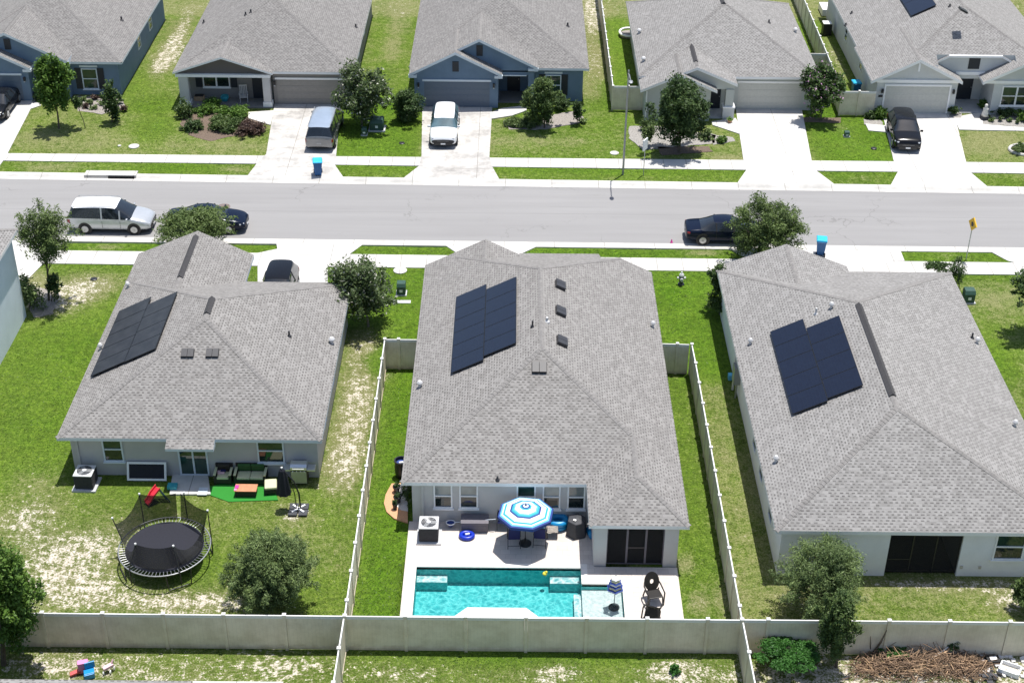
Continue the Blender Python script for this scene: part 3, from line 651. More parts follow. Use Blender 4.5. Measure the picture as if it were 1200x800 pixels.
    def window_x(s, y0, y1, z0, z1, X, sg, name='window'):
        f = MB(); w = .06; a, b = X-sg*.02, X+sg*.05
        f.box(a, y0-w, z0-w, b, y0, z1+w, s.trim); f.box(a, y1, z0-w, b, y1+w, z1+w, s.trim); f.box(a, y0, z1, b, y1, z1+w, s.trim); f.box(a, y0, z0-w, b, y1, z0, s.trim)
        f.box(a, y0, (z0+z1)/2-.03, b-sg*.01, y1, (z0+z1)/2+.03, s.trim)
        fo = f.build(name, s.t); g = MB(); x = X+sg*.015
        p = [(x,y0,z0),(x,y1,z0),(x,y1,z1),(x,y0,z1)]; g.face(p if sg > 0 else p[::-1], 'window_glass'); g.build('pane', fo)
    def garage(s, x0, x1, z1, Y, mat, trim=None, full=True):
        tr = trim or s.trim; d = MB(); n = 4
        for k in range(n):
            za, zb = .0+z1*k/n, z1*(k+1)/n-.018
            d.box(x0, Y-.012, za, x1, Y+.02, zb, mat)
            for j in range(8):
                u0 = x0+(x1-x0)*(j+.12)/8; u1 = x0+(x1-x0)*(j+.88)/8; d.box(u0, Y-.024, za+.1, u1, Y-.012, zb-.1, mat)
        d.build('garage_door', s.t)
        f = MB(); f.box(x0-.12, Y-.07, z1, x1+.12, Y+.02, z1+.14, tr)
        if full: f.box(x0-.12, Y-.06, 0, x0, Y+.02, z1, tr); f.box(x1, Y-.06, 0, x1+.12, Y+.02, z1, tr)
        f.build('door_trim', s.t)
    def shutter(s, x0, x1, z0, z1, Y, name='shutter'):
        b = MB(); b.box(x0, Y-.05, z0, x1, Y+.01, z1, 'shutter_dark')
        k = int((z1-z0)/.09)
        for i in range(k): b.box(x0+.04, Y-.062, z0+.05+i*.09, x1-.04, Y-.05, z0+.1+i*.09, 'shutter_dark')
        b.build(name, s.t)
    def lamp(s, x, z, Y):
        b = MB(); b.box(x-.06, Y-.05, z-.1, x+.06, Y+.01, z+.12, 'dark_metal'); b.box(x-.07, Y-.2, z-.14, x+.07, Y-.05, z+.14, 'dark_metal'); b.box(x-.045, Y-.215, z-.22, x+.045, Y-.06, z-.14, 'light_glass'); b.build('wall_lamp', s.t)
    def plain_door(s, x0, x1, z1, Y, mat='shutter_dark'):
        b = MB(); b.box(x0, Y-.04, .05, x1, Y+.02, z1, mat); b.box(x0+.12, Y-.052, .25, x1-.12, Y-.04, z1*.45, mat); b.box(x0+.12, Y-.052, z1*.52, x1-.12, Y-.04, z1-.15, mat)
        o = b.build('door', s.t); h = MB(); h.cyl((x1-.1, Y-.1, 1.0), (x1-.1, Y-.04, 1.0), .035, .035, 8, 'grey_metal'); h.build('handle', o)
    def finish(s):
        wo = s.w.build('walls', s.t)
        ro = s.r.build('roof', s.t)
        if s.c.f: s.c.build('ridge_cap', ro)
        for n, b in s.extra: b.build(n, ro)
        return s.t
def pipe(h, pt, tall=.3, r=.05, mat='pipe_white'):
    b = MB(); p = Vector(pt); b.cyl(p-Vector((0,0,.1)), p+Vector((0,0,tall)), r, r, 10, mat); b.lathe(p, [(r*2.4, -.02), (r*2.2, .03), (r*1.1, .09)], 10, mat); h.extra.append(('vent_pipe', b))
def goose(h, pt, mat='pipe_white', s=.11):
    b = MB(); p = Vector(pt); b.cyl(p-Vector((0,0,.1)), p+Vector((0,0,.2)), s*.6, s*.6, 10, mat); b.lathe(p+Vector((0,0,.2)), [(s*1.15, 0), (s*1.15, .05), (s*.7, .14), (.02, .17)], 10, mat); h.extra.append(('vent_pipe', b))
def boxvent(h, pt, n, w=.28, l=.24, hgt=.14):
    n = Vector(n).normalized(); u = Vector((-n.y, n.x, 0)).normalized(); d = n.cross(u)    # d up the slope
    b = MB(); p = Vector(pt)
    for k in (-1, 1): b.obox(p+u*k*w*.5+n*hgt*.6, u*w*.47, d*l, n*hgt*.4, 'vent_dark')
    b.obox(p+n*.012, u*w*1.06, d*l*1.1, n*.008, 'ridge_vent'); h.extra.append(('roof_vent', b))

# ---- centre house
h = House('centre house with a screened lanai wing facing the swimming pool', (8.0, 16, 0), 'stucco_gray', 'shingle_warm'); h.extra = []
ze, zb = 2.47, 2.30
main2 = dict(L=('L', 1.75, ze, .5), R=('R', 14.35, ze, .5), S=('S', 7.95, ze, .495), N=('N', 29.1, ze, .437))
h.body(1.75, 14.35, 7.95, 27.05, zb, list(main2.values()), {'N': 'stucco_gray'}, nocap=lambda q: q.x > 12.0 and q.y < 10.4)
h.body(7.0, 11.5, 27.052, 29.1, zb, [main2['N']], {'L': 'stucco_gray', 'R': 'stucco_gray'})
h.body(1.75, 8.5, 25.0, 27.3, zb, [('L', 1.75, ze+.005, .5), ('R', 8.5, ze+.005, .5)], {'N': 'stucco_gray'})
h.rake(1.75, ze+.005, 5.125, ze+1.69, 8.5, ze+.005, 27.302, 27.6)
h.body(10.02, 14.35, 5.08, 10.25, zb, [('L', 10.02, ze+.005, .5), ('R', 14.35, ze+.006, .5), ('S', 5.08, ze, .5)])
Yr = 8.2
h.wbox(2.2, Yr, 10.3, 12, zb); h.wbox(2.2, 12, 13.95, 26.7, zb); h.wbox(2.2, 26.7, 8.05, 27.3, zb); h.wbox(7.4, 26.7, 11.1, 28.8, zb)
h.wbox(10.30, 5.28, 10.52, 12, zb); h.wbox(13.55, 5.28, 13.95, 12, zb)            # lanai side walls
h.w.box(10.52, 5.28, -.1, 10.85, 5.6, zb, 'stucco_gray'); h.w.box(10.85, 5.28, 2.19, 13.35, 5.6, zb, 'stucco_gray'); h.w.box(13.35, 5.28, -.1, 13.55, 5.6, zb, 'stucco_gray')
h.w.box(10.52, 5.6, -.05, 13.55, 9.2, .06, 'shade_floor'); h.w.box(10.52, 9.2, -.1, 13.55, 12, zb, 'stucco_taupe')
for (a, b, c, d, gl) in ((508.5,530,569,597,0),(538.5,560,569,597,0),(605.5,627.5,569,597,2),(636,656.5,569,597,1),(665,685.5,569,597,1)):
    A, B = PY(a, (c+d)/2, Yr), PY(b, (c+d)/2, Yr); h.window(A.x+.06, B.x-.06, .95, 2.18, Yr, glass=[('window_blind_reflect','window_glass'),('window_blind_reflect','window_glass'),('window_green','window_green')][gl])
b = MB()                                                                           # bronze screen frame and door of the lanai
for x in (10.87, 11.72, 12.58, 13.33): b.box(x-.025, 5.40, .06, x+.025, 5.45, 2.19, 'deckbox')
for z in (.08, 2.16): b.box(10.89, 5.402, z-.025, 13.31, 5.448, z+.025, 'deckbox')
b.box(11.75, 5.403, .95, 12.55, 5.447, 1.02, 'dark_metal'); b.box(11.745, 5.395, .1, 11.785, 5.405, 2.13, 'deckbox'); b.box(12.515, 5.395, .1, 12.555, 5.405, 2.13, 'deckbox'); b.box(11.785, 5.395, 2.09, 12.515, 5.405, 2.13, 'deckbox')
so = b.build('screen_frame', h.t)
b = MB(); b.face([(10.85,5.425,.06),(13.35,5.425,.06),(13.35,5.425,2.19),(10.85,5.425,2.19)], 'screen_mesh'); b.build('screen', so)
b = MB(); b.box(11.0, 9.14, .06, 13.2, 9.198, 2.1, 'trim_white'); b.box(11.08, 9.12, .12, 12.07, 9.14, 2.03, 'window_glass'); b.box(12.13, 9.12, .12, 13.12, 9.14, 2.03, 'window_glass'); b.build('sliding_door', h.t)
b = MB(); b.box(2.62, Yr-.09, 0, 2.72, Yr-.005, zb, 'stucco_gray'); b.build('downspout', h.t)
nL, nR, nS = Vector((-.5,0,1)).normalized(), Vector((.5,0,1)).normalized(), Vector((0,-.495,1)).normalized()
onL = lambda px, py: PP(px, py, (1.75,0,ze), nL); onR = lambda px, py: PP(px, py, (14.35,0,ze), nR); onS = lambda px, py: PP(px, py, (0,7.95,ze), nS)
for p in ((656,335),(656.5,366),(658,401)): boxvent(h, onR(*p), nR, .36, .26, .17)
boxvent(h, onS(632,431), nS, .34, .28, .14)
pipe(h, onR(641,377), .25, .06); pipe(h, onL(624,383), .35, .045, 'vent_dark'); goose(h, onR(765,383)); goose(h, onL(492,453), 'pipe_white', .13); pipe(h, PP(583,562,(0,7.95,ze),nS), .2, .045, 'vent_dark')
h.garage(2.7, 7.5, 2.13, 27.3-.0, 'garage_sage') if False else None
h.finish(); N2 = h

# ---- left house
h = House('left house with the green sofa set along its back wall', (-8.3, 17, 0), 'stucco_wallg', 'shingle_warm', 'trim_bluish'); h.extra = []
m1 = dict(L=('L', -14.45, ze, .5), R=('R', -2.15, ze, .508), S=('S', 11.05, ze, .543), N=('N', 25.6, ze, .443))
h.body(-14.45, -2.15, 11.05, 25.6, zb, list(m1.values()))
h.body(-14.45, -7.95, 17, 28.3, zb, [('L', -14.45, ze+.006, .43), ('R', -7.95, ze, .5)], {'N': 'stucco_wallg'})
xp = (-14.45*.43+ -7.95*.5*1+0)/1 if False else None
xr = (.5*-7.95+.43*-14.45)/.93; zr = ze+.43*(xr+14.45)
h.rake(-14.45, ze+.006, xr, zr, -7.95, ze, 28.302, 28.6)
Yb = 11.5
h.wbox(-14.0, Yb, -2.45, 25.2, zb); h.wbox(-14.0, 25.2, -8.4, 28.3, zb)
A, B = PY(206, 520, 11.05), PY(246, 520, 11.05)
h.body(A.x-.4, B.x+.25, 10.55, 12.5, 2.12, [('S', 10.55, 2.26, .40)], caps=False)       # small eave over the patio door
for a, b in ((121, 141), (301.5, 329.5)):
    A, B = PY(a+2, 530, Yb), PY(b+2, 530, Yb); h.window(A.x, B.x, .9, 2.16, Yb, glass=('window_green', 'window_glass'))
A, B = PY(210, 535, Yb), PY(242.5, 535, Yb)
f = MB(); x0, x1 = A.x, B.x; xm = (x0+x1)/2
for x in (x0, xm, x1): f.box(x-.04, Yb-.06, .06, x+.04, Yb+.01, 2.1, 'trim_bluish')
for z in (.09, 2.06): f.box(x0+.04, Yb-.055, z-.03, xm-.04, Yb+.01, z+.04, 'trim_bluish'); f.box(xm+.04, Yb-.055, z-.03, x1-.04, Yb+.01, z+.04, 'trim_bluish')
fo = f.build('sliding_door', h.t); g = MB(); g.face([(x0,Yb-.02,.06),(x1,Yb-.02,.06),(x1,Yb-.02,2.06),(x0,Yb-.02,2.06)], 'window_green'); g.build('pane', fo)
h.lamp(PY(246,525,Yb).x, 1.95, Yb)
b = MB(); x = PY(92, 530, Yb).x; b.box(x-.05, Yb-.09, 0, x+.05, Yb-.005, zb, 'stucco_wallg'); b.build('downspout', h.t)
n1R = Vector((.508,0,1)).normalized(); n1S = Vector((0,-.543,1)).normalized()
o1R = lambda px, py: PP(px, py, (-2.15,0,ze), n1R); o1S = lambda px, py: PP(px, py, (0,11.05,ze), n1S); o1L = lambda px, py: PP(px, py, (-14.45,0,ze), nL)
for p in ((220,414),(249,414)): boxvent(h, o1S(*p), n1S, .3, .22, .12)
pipe(h, o1R(339,394), .3, .05, 'vent_dark'); goose(h, o1R(389,402), s=.14); goose(h, PP(150,337,(-14.45,0,ze),Vector((-.43,0,1)).normalized())); goose(h, o1L(118,409))
h.vent((xr, 25.7, zr+.03), (0,1,0), 4.6); 
xm1 = (-2.15*.508-14.45*.5)/1.008; zm1 = ze+.5*(xm1+14.45)
h.vent((xm1, 17.9, zm1+.04), (0,1,0), 1.5)
for y0 in (14.0, 17.5, 21.5): h.window_x(y0, y0+.9, 1.0, 2.1, -2.45, 1)
h.finish(); N1 = h

# ---- right house
h = House('white walled right house with a dark screened opening at its back', (24.3, 16, 0), 'stucco_white', 'shingle_grey'); h.extra = []
z3, z3b = 2.68, 2.5
h.body(17.95, 30.9, 4.6, 27.0, z3b, [('L', 17.95, z3, .5), ('R', 30.9, z3, .41), ('S', 4.6, z3, .573), ('N', 27.0, z3, .358)])
xr3 = (25.25+18.2)/2
h.body(18.2, 25.25, 20.5, 27.3, z3b, [('L', 18.2, z3, .385), ('R', 25.25, z3, .385)], {'N': 'stucco_white'})
h.rake(18.2, z3, xr3, z3+.385*(xr3-18.2), 25.25, z3, 27.302, 27.6)
Y3 = 4.9
A, B = PY(1040, 650, Y3).x, PY(1125, 650, Y3).x
h.wbox(18.3, Y3, A, 26.8, z3b); h.wbox(B, Y3, 30.55, 26.8, z3b); h.wbox(A, 8.5, B, 26.8, z3b); h.w.box(A, Y3, 2.42, B, Y3+.3, z3b, 'stucco_white'); h.wbox(18.6, 26.8, 24.9, 27.3, z3b)
h.w.box(A, Y3+.3, -.05, B, 8.5, .06, 'shade_floor')
b = MB()
for k in range(4): x = A+.03+(B-A-.06)*k/3; b.box(x-.025, Y3+.10, .06, x+.025, Y3+.15, 2.42, 'dark_metal')
b.box(A+.06, Y3+.102, .8, A+.06+(B-A)/3-.06, Y3+.148, .86, 'dark_metal')
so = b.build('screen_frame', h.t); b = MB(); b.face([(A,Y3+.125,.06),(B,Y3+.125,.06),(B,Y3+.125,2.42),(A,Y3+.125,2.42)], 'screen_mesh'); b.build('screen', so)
C1, C2 = PY(1167, 640, Y3).x, PY(1199, 640, Y3).x; h.window(C1, C2, 1.05, 2.34, Y3, glass=('window_green', 'window_glass'))
for y0 in (7.0, 10.0, 12.3): h.window_x(y0, y0+.9, 1.0, 2.2, 18.3, -1)
n3L, n3R = nL, Vector((.41,0,1)).normalized()
o3L = lambda px, py: PP(px, py, (17.95,0,z3), n3L); o3R = lambda px, py: PP(px, py, (30.9,0,z3), n3R)
goose(h, o3L(974,361)); pipe(h, o3L(956,368), .35, .05, 'pipe_white'); goose(h, o3L(879,403)); goose(h, o3L(909,541)); goose(h, o3R(1145,402)); pipe(h, o3R(1139,396), .3, .05, 'vent_dark'); goose(h, o3R(1189,499))
xm3 = (30.9*.41+17.95*.5)/.91; zm3 = z3+.5*(xm3-17.95)
h.vent((xm3, 14.6, zm3+.04), (0,1,0), 8.0)
for px, py in ((1138,612),(1148,664)): 
    q = PY(px, py, Y3); b = MB(); b.box(q.x-.05, Y3-.06, .45, q.x+.05, Y3+.01, .6, 'beige_plastic'); b.build('outlet_box', h.t)
h.finish(); N3 = h

# ---- two storey house at the left edge, and the house in the foreground
c0 = P(31, 370)
h = House('tall pale blue two storey house cut by the left edge of the picture', (c0.x-4, 18, 0), 'stucco_iceblue', 'shingle_grey'); h.extra = []
h.wbox(c0.x-11, 7.5, c0.x, c0.y, 5.15)
h.body(c0.x-11.4, c0.x+.3, 7.1, c0.y+.35, 5.12, [('L', c0.x-11.4, 5.28, .45), ('R', c0.x+.3, 5.28, .45), ('S', 7.1, 5.28, .45), ('N', c0.y+.35, 5.28, .45)])
for y0 in (10, 14.5, 20.5): h.window_x(y0, y0+.9, 3.3, 4.5, c0.x, 1)
h.finish()
h = House('low foreground house whose dark eave runs along the bottom edge', (-14, -9, 0), 'stucco_taupe', 'shingle_grey', 'vent_dark'); h.extra = []
e0 = P(225, 797.6, 2.45)
h.wbox(-34, -14, e0.x-.4, e0.y-.5, 2.3)
h.body(-34.5, e0.x, -20, e0.y, 2.3, [('N', e0.y, 2.46, .06)], caps=False)
h.finish()

# ---- far row
def far_blue(ox, oy, label, entry):
    h = House(label, (ox+5.5, oy+9, 0), 'stucco_blue', 'shingle_cool', 'trim_bluish'); h.extra = []
    z, zb_ = 2.65, 2.48
    X = lambda v: ox+v
    Y = lambda v: oy+v
    h.body(X(-.95), X(12.0), Y(1.0), Y(17.5), zb_, [('L', X(-.95), z, .5), ('R', X(12.0), z, .5), ('S', Y(1.0), z, .5), ('N', Y(17.5), z, .5)])
    # garage gable, then the taller entry gable behind it
    xp = 2.42
    h.body(X(-.9), X(5.75), Y(0), Y(7.5), zb_, [('L', X(-.9), z+.006, .5), ('R', X(5.75), z+.006, .5)], {'S': h.wall}); h.rake(X(-.9), z+.006, X(2.425), z+1.668, X(5.75), z+.006, Y(-.002), Y(-.35))
    zg = 2.97; h.body(X(-.1), X(8.3), Y(.62), Y(9), 2.5, [('L', X(-.1), zg, .5), ('R', X(8.3), zg, .5)], {'S': h.wall, 'R': h.trim}); h.rake(X(-.1), zg, X(4.1), zg+2.1, X(8.3), zg, Y(.618), Y(.27))
    for x0, x1 in ((-.93, -.35), (5.2, 5.78)): h.w.box(X(x0), Y(-.33), 2.36, X(x1), Y(0), 2.55, h.trim)
    h.w.box(X(7.6), Y(.29), 2.68, X(8.33), Y(.62), 2.87, h.trim)
    h.wbox(X(-.55), Y(0), X(5.45), Y(.9), zb_); h.wbox(X(-.55), Y(.9), X(5.5), Y(17), zb_); h.wbox(X(7.62), Y(.62), X(8.05), Y(3), 2.6)
    h.wbox(X(5.5), Y(3.0), X(7.62), Y(17), zb_); h.wbox(X(7.62), Y(3), X(8.05), Y(17), zb_); h.wbox(X(8.05), Y(1.35), X(11.6), Y(17), zb_)
    h.w.box(X(5.5), Y(.62), 2.28, X(7.62), Y(.9), 2.6, h.wall); h.w.box(X(5.5), Y(.9), -.1, X(7.62), Y(3), .05, 'shade_floor'); h.w.box(X(5.62), Y(.56), 2.2, X(7.5), Y(.617), 2.28, h.trim)  # entry shade is put into the dark floor colour
    h.plain_door(X(6.1), X(7.05), 2.15, Y(3.0))
    h.garage(X(.15), X(4.85), 2.0, Y(0), 'garage_blue', full=False)
    h.lamp(X(-.25), 1.75, Y(0)); h.lamp(X(5.15), 1.75, Y(0))
    h.window(X(8.95), X(9.95), .5, 1.95, Y(1.35), glass=('window_green', 'window_green')); h.shutter(X(10.05), X(10.5), .45, 2.05, Y(1.35)); h.shutter(X(8.4), X(8.85), .45, 2.05, Y(1.35))
    b = MB(); b.box(X(8.8), Y(1.28), 2.12, X(10.1), Y(1.348), 2.26, h.trim); b.build('lintel', h.t)
    h.shutter(X(2.2), X(2.65), 2.75, 3.5, Y(0), 'gable_vent'); h.shutter(X(3.9), X(4.35), 3.7, 4.5, Y(.62), 'gable_vent')
    for y0, dy in ((7.5, .8), (11.5, .9)): h.window_x(Y(y0), Y(y0+dy), 1.1, 2.1, X(11.6), 1)
    nRb = Vector((.5,0,1)).normalized()
    pipe(h, (X(10.6), Y(7.6), z+.5*1.4), .3, .07, 'vent_dark')
    return h
h = far_blue(0, 55.2, 'slate blue gabled house behind the white car, bedroom wing on its right', True); h.finish(); H3 = h
h = far_blue(-33.75, 55.55, 'slate blue gabled house at the upper left corner behind the slender tree', True); h.finish(); H1 = h

h = House('taupe house with a shallow gabled porch beside a wide brown garage door', (-11, 64, 0), 'stucco_taupe', 'shingle_cool'); h.extra = []
z, zb_ = 2.65, 2.48; pS = ('S', 55.05, z, .48)
h.body(-17.7, -4.85, 55.05, 74.5, zb_, [('L', -17.7, z, .5), ('R', -4.85, z, .5), pS, ('N', 74.5, z, .5)])
h.body(-17.7, -10.6, 55.0, 60, 2.5, [('L', -17.7, 2.69, .33), ('R', -10.6, 2.69, .33)], {'S': 'stucco_brown'}); h.rake(-17.7, 2.69, -14.15, 2.69+.33*3.55, -10.6, 2.69, 54.998, 54.65, .14)
h.w.box(-17.55, 54.75, 2.3, -10.78, 55.1, 2.5, 'trim_white')
h.wbox(-10.72, 55.4, -5.25, 74, zb_); h.wbox(-17.3, 56.4, -10.72, 74, zb_); h.w.box(-17.5, 54.7, -.1, -10.72, 56.4, .06, 'shade_floor')  # porch shade is put into the darker floor colour
for x0, x1 in ((-17.45, -16.65), (-11.45, -10.8)):
    c = MB(); c.box(x0+.06, 54.82, .4, x1-.06, 55.32, 2.3, 'stucco_gray'); c.box(x0, 54.76, .05, x1, 55.38, .4, 'trim_white'); c.build('column', h.t)
h.window(-15.9, -14.1, .95, 2.0, 56.4, glass=('window_green', 'window_glass'), mid=False, double=True); h.shutter(-16.5, -16.05, .88, 2.05, 56.4); h.shutter(-13.95, -13.5, .88, 2.05, 56.4); h.plain_door(-12.4, -11.3, 2.1, 56.4)
h.garage(-10.45, -5.75, 1.95, 55.4, 'garage_taupe', full=False); h.lamp(-10.6, 1.7, 55.4)
nC = Vector((0,-.48,1)).normalized()
for px, py in ((239,27),(288,18),(294,15)): pipe(h, PP(px, py, (-17.7,0,z), nL), .25, .06, 'vent_dark')
pipe(h, PP(417,32,(-4.85,0,z),nR), .25, .06, 'vent_dark')
for y0 in (62, 66.5): h.window_x(y0, y0+.8, 1.1, 2.1, -5.25, 1)
h.finish(); H2 = h

h = House('sage grey house with twin front gables behind the large round dark tree', (22, 63, 0), 'stucco_sage', 'shingle_grey'); h.extra = []
pS = ('S', 54.95, z, .5)
h.body(15.5, 28.5, 54.95, 70.4, zb_, [('L', 15.5, z, .49), ('R', 28.5, z, .5), pS, ('N', 70.4, z, .42)])
h.body(15.5, 20.9, 53.3, 60, 2.2, [('L', 15.5, 2.40, .45), ('R', 20.9, 2.40, .45)], {'S': 'stucco_sage'}); h.rake(15.5, 2.4, 18.2, 2.4+.45*2.7, 20.9, 2.4, 53.298, 52.95)
h.body(16.5, 22.35, 53.75, 61, 2.5, [('L', 16.5, 2.72, .42), ('R', 22.35, 2.72, .42)], {'S': 'stucco_sage'}); h.rake(16.5, 2.72, 19.425, 2.72+.42*2.925, 22.35, 2.72, 53.748, 53.4)
h.wbox(15.9, 53.3, 20.5, 70, 2.2); h.wbox(20.5, 55.35, 28.1, 70, zb_)
h.w.box(20.5, 53.75, 2.2, 22.2, 54.0, 2.5, 'stucco_sage'); h.w.box(20.5, 53.7, -.1, 22.2, 55.35, .06, 'patio')
c = MB(); c.box(21.62, 53.65, .85, 22.2, 54.2, 2.2, 'stucco_sage'); c.box(21.5, 53.55, 0, 22.3, 54.3, .85, 'stucco_pale'); c.box(21.46, 53.51, .85, 22.34, 54.34, .93, 'trim_white'); c.build('column', h.t)
h.plain_door(20.65, 21.5, 2.1, 55.35); h.garage(22.75, 27.3, 2.05, 55.35, 'garage_sage', full=False)
h.vent((19.425, 56.3, 2.72+.42*2.925+.03), (0,1,0), 3.6); h.vent((22.0, 62.0, 5.88), (0,1,0), 1.6)
for px, py in ((749,39),(754,72)): goose(h, PP(px, py, (15.5,0,z), Vector((-.49,0,1)).normalized()), s=.15)
goose(h, PP(932,38,(28.5,0,z),nR), s=.15); pipe(h, PP(901,27,(28.5,0,z),nR), .25, .06, 'vent_dark')
b = MB(); b.box(15.93, 53.2, 0, 16.02, 53.295, 2.2, 'trim_white'); b.build('downspout', h.t)
h.finish(); H4 = h

h = House('pale grey house with white board gables behind the black SUV', (39, 64, 0), 'stucco_pale', 'shingle_grey'); h.extra = []
pl5 = [('L', 32.2, z, .5), ('R', 46.6, z, .5), ('S', 53.0, z, .5), ('N', 75, z, .5)]
h.body(32.2, 36.7, 55.0, 75, zb_, pl5, {'R': 'stucco_pale'}); h.body(36.702, 42.3, 55.9, 75, 2.3, pl5, {'S': 'stucco_pale'}); h.body(42.302, 46.6, 55.0, 75, zb_, pl5, {'L': 'stucco_pale'})
h.rake(36.72, 3.62, 37.6, 4.085, 37.6, 4.085, 55.897, 55.72, .15, True, False); h.rake(41.4, 4.085, 41.4, 4.085, 42.28, 3.62, 55.897, 55.72, .15, False, True); h.r.box(37.6, 55.72, 3.94, 41.4, 55.897, 4.09, 'trim_white')
h.body(32.0, 38.5, 54.9, 61, zb_, [('L', 32.0, z-.03, .5), ('R', 38.5, z-.03, .5)], {'S': 'stucco_pale'}); h.rake(32.0, z-.03, 35.25, z-.03+1.625, 38.5, z-.03, 54.898, 54.5, .22)
h.body(39.95, 46.6, 54.9, 61, zb_, [('L', 39.95, z-.03, .5), ('R', 46.6, z-.026, .5)], {'S': 'stucco_pale'}); h.rake(39.95, z-.03, 43.27, z-.03+1.66, 46.6, z-.03, 54.898, 54.5, .22)
h.w.box(32.45, 54.8, 2.38, 38.3, 54.897, 2.6, 'trim_white'); h.w.box(40.2, 54.8, 2.38, 46.3, 54.897, 2.6, 'trim_white')
h.wbox(32.55, 54.9, 38.3, 74.5, zb_); h.wbox(40.9, 54.9, 46.2, 74.5, zb_); h.wbox(38.3, 57.5, 40.9, 74.5, zb_); h.w.box(38.3, 55.0, -.1, 40.9, 57.5, .06, 'patio'); h.w.box(38.3, 55.93, 2.3, 40.9, 56.1, 2.9, 'stucco_pale'); h.w.box(38.3, 55.8, 2.62, 40.9, 55.897, 2.84, 'trim_white')
h.plain_door(39.1, 40.2, 2.15, 57.5); h.garage(33.2, 37.75, 2.1, 54.9, 'garage_sage', full=True); h.lamp(32.95, 1.75, 54.9); h.lamp(38.05, 1.75, 54.9)
h.window(41.6, 43.6, .75, 2.1, 54.9, double=True, glass=('window_green', 'window_glass'))
h.shutter(39.1, 39.9, 3.05, 3.85, 55.9, 'gable_vent')
for x in (35.25, 43.27):
    b = MB(); b.box(x-.06, 54.52, 3.35, x+.06, 54.6, 3.95, 'trim_white'); b.build('gable_bracket', h.t)
for px, py in ((1113,8),(998,16),(991,30)): pipe(h, PP(px, py, (32.2,0,z), nL), .2, .06, 'vent_dark')
boxvent(h, PP(1128,13,(46.6,0,z),nR), nR, .3, .3, .14)
for y0 in (60.0, 66.0): h.window_x(y0, y0+.8, 1.1, 2.1, 32.55, -1)
b = MB(); b.box(32.75, 54.85, 1.25, 33.02, 54.897, 1.4, 'black_plastic'); b.build('house_number_plate', h.t)
h.finish(); H5 = h

# ------------------------------------------------------------------ solar arrays: rows of panels on rails, bolted above the shingles
def solar(label, plane_pt, n, blocks, xsign, group='rooftop solar arrays', cellmat='solar_cell'):
    """blocks: list of (px corners, columns down the slope, rows along the eave)"""
    n = Vector(n).normalized(); allp = []
    specs = []
    for quad, nu, nv in blocks:
        pts = [PP(x, y, plane_pt, n) for x, y in quad]
        u = Vector((0, 1, 0)); s = u.cross(n); s = s if s.z > 0 else -s
        us = [p.dot(u) for p in pts]; ss = [p.dot(s) for p in pts]
        us = sorted(us); ss = sorted(ss)
        specs.append((sum(us[:2])/2, sum(us[2:])/2, sum(ss[:2])/2, sum(ss[2:])/2, nu, nv)); allp += pts
    specs = [list(q) for q in sorted(specs, key=lambda q: q[2])]
    for q, r_ in zip(specs, specs[1:]): q[3] = r_[2] = (q[3]+r_[2])/2
    c = sum(allp, Vector())/len(allp)
    t = thing('solar_array', label, 'solar panels', c, group)
    base = n*(Vector(plane_pt).dot(n))
    for u0, u1, s0, s1, nu, nv in specs:
        du, ds = (u1-u0)/nu, (s1-s0)/nv
        for i in range(nu):
            for j in range(nv):
                a = [(u0+i*du+.01, s0+j*ds+.006), (u0+(i+1)*du-.01, s0+j*ds+.006), (u0+(i+1)*du-.01, s0+(j+1)*ds-.006), (u0+i*du+.01, s0+(j+1)*ds-.006)]
                p = [base+u*x+s*y for x, y in a]
                if (p[1]-p[0]).cross(p[2]-p[0]).dot(n) < 0: p = p[::-1]; a = a[::-1]
                m = MB(); lo, hi = n*.10, n*.14
                m.face([q+hi for q in p], 'solar_frame')
                ins = [q+(sum(p, Vector())/4-q).normalized()*.035+n*.143 for q in p]
                m.face(ins, cellmat, [(x-u0, y-s0) for x, y in a])
                for k in range(4): m.face([p[k]+lo, p[(k+1) % 4]+lo, p[(k+1) % 4]+hi, p[k]+hi], 'solar_frame')
                m.face([q+lo for q in p[::-1]], 'solar_frame'); m.build('panel', t)
        r = MB()
        for fr in (.25, .75):
            q = base+s*(s0+(s1-s0)*fr); r.obox(q+u*(u0+u1)/2+n*.05, u*(u1-u0)/2*1.01, s*.025, n*.045, 'solar_frame')
        r.build('rail', t)
solar('navy solar array of two staggered strips on the centre roof above the pool', (1.75,0,ze), nL, [([(536,349.5),(572,335.5),(566.5,424),(529.3,440.5)], 6, 1), ([(572.5,340),(607.5,326.5),(605.3,404.5),(567.5,420)], 5, 1)], 1)
solar('dusty dark solar array of two staggered strips on the left house roof', (-14.45,0,ze), nL, [([(141,365.5),(175.5,352.5),(146.5,427.5),(109,442)], 5, 1), ([(177,357),(208,345.5),(184.5,411),(150,425)], 4, 1)], 1, cellmat='solar_dusty')
solar('broad deep blue solar array in two blocks on the right house roof', (17.95,0,z3), nL, [([(905,387.5),(944.5,377.5),(969,475.8),(926,486)], 5, 1), ([(947.5,383),(987.5,373.7),(1011.5,457),(968.5,467)], 4, 1)], 1)
solar('small solar panel block at the top edge on the pale grey house roof', (32.2,0,z), nL, [([(1051,-8),(1084,-18),(1094.6,8.6),(1068,21.5)], 2, 1)], 1)
solar('solar panel block cut by the top edge on the slate blue house behind the white car', (12.0,0,z), nR, [([(541,8),(560,-3),(560,-30),(541,-20)], 2, 1)], 1) if False else None
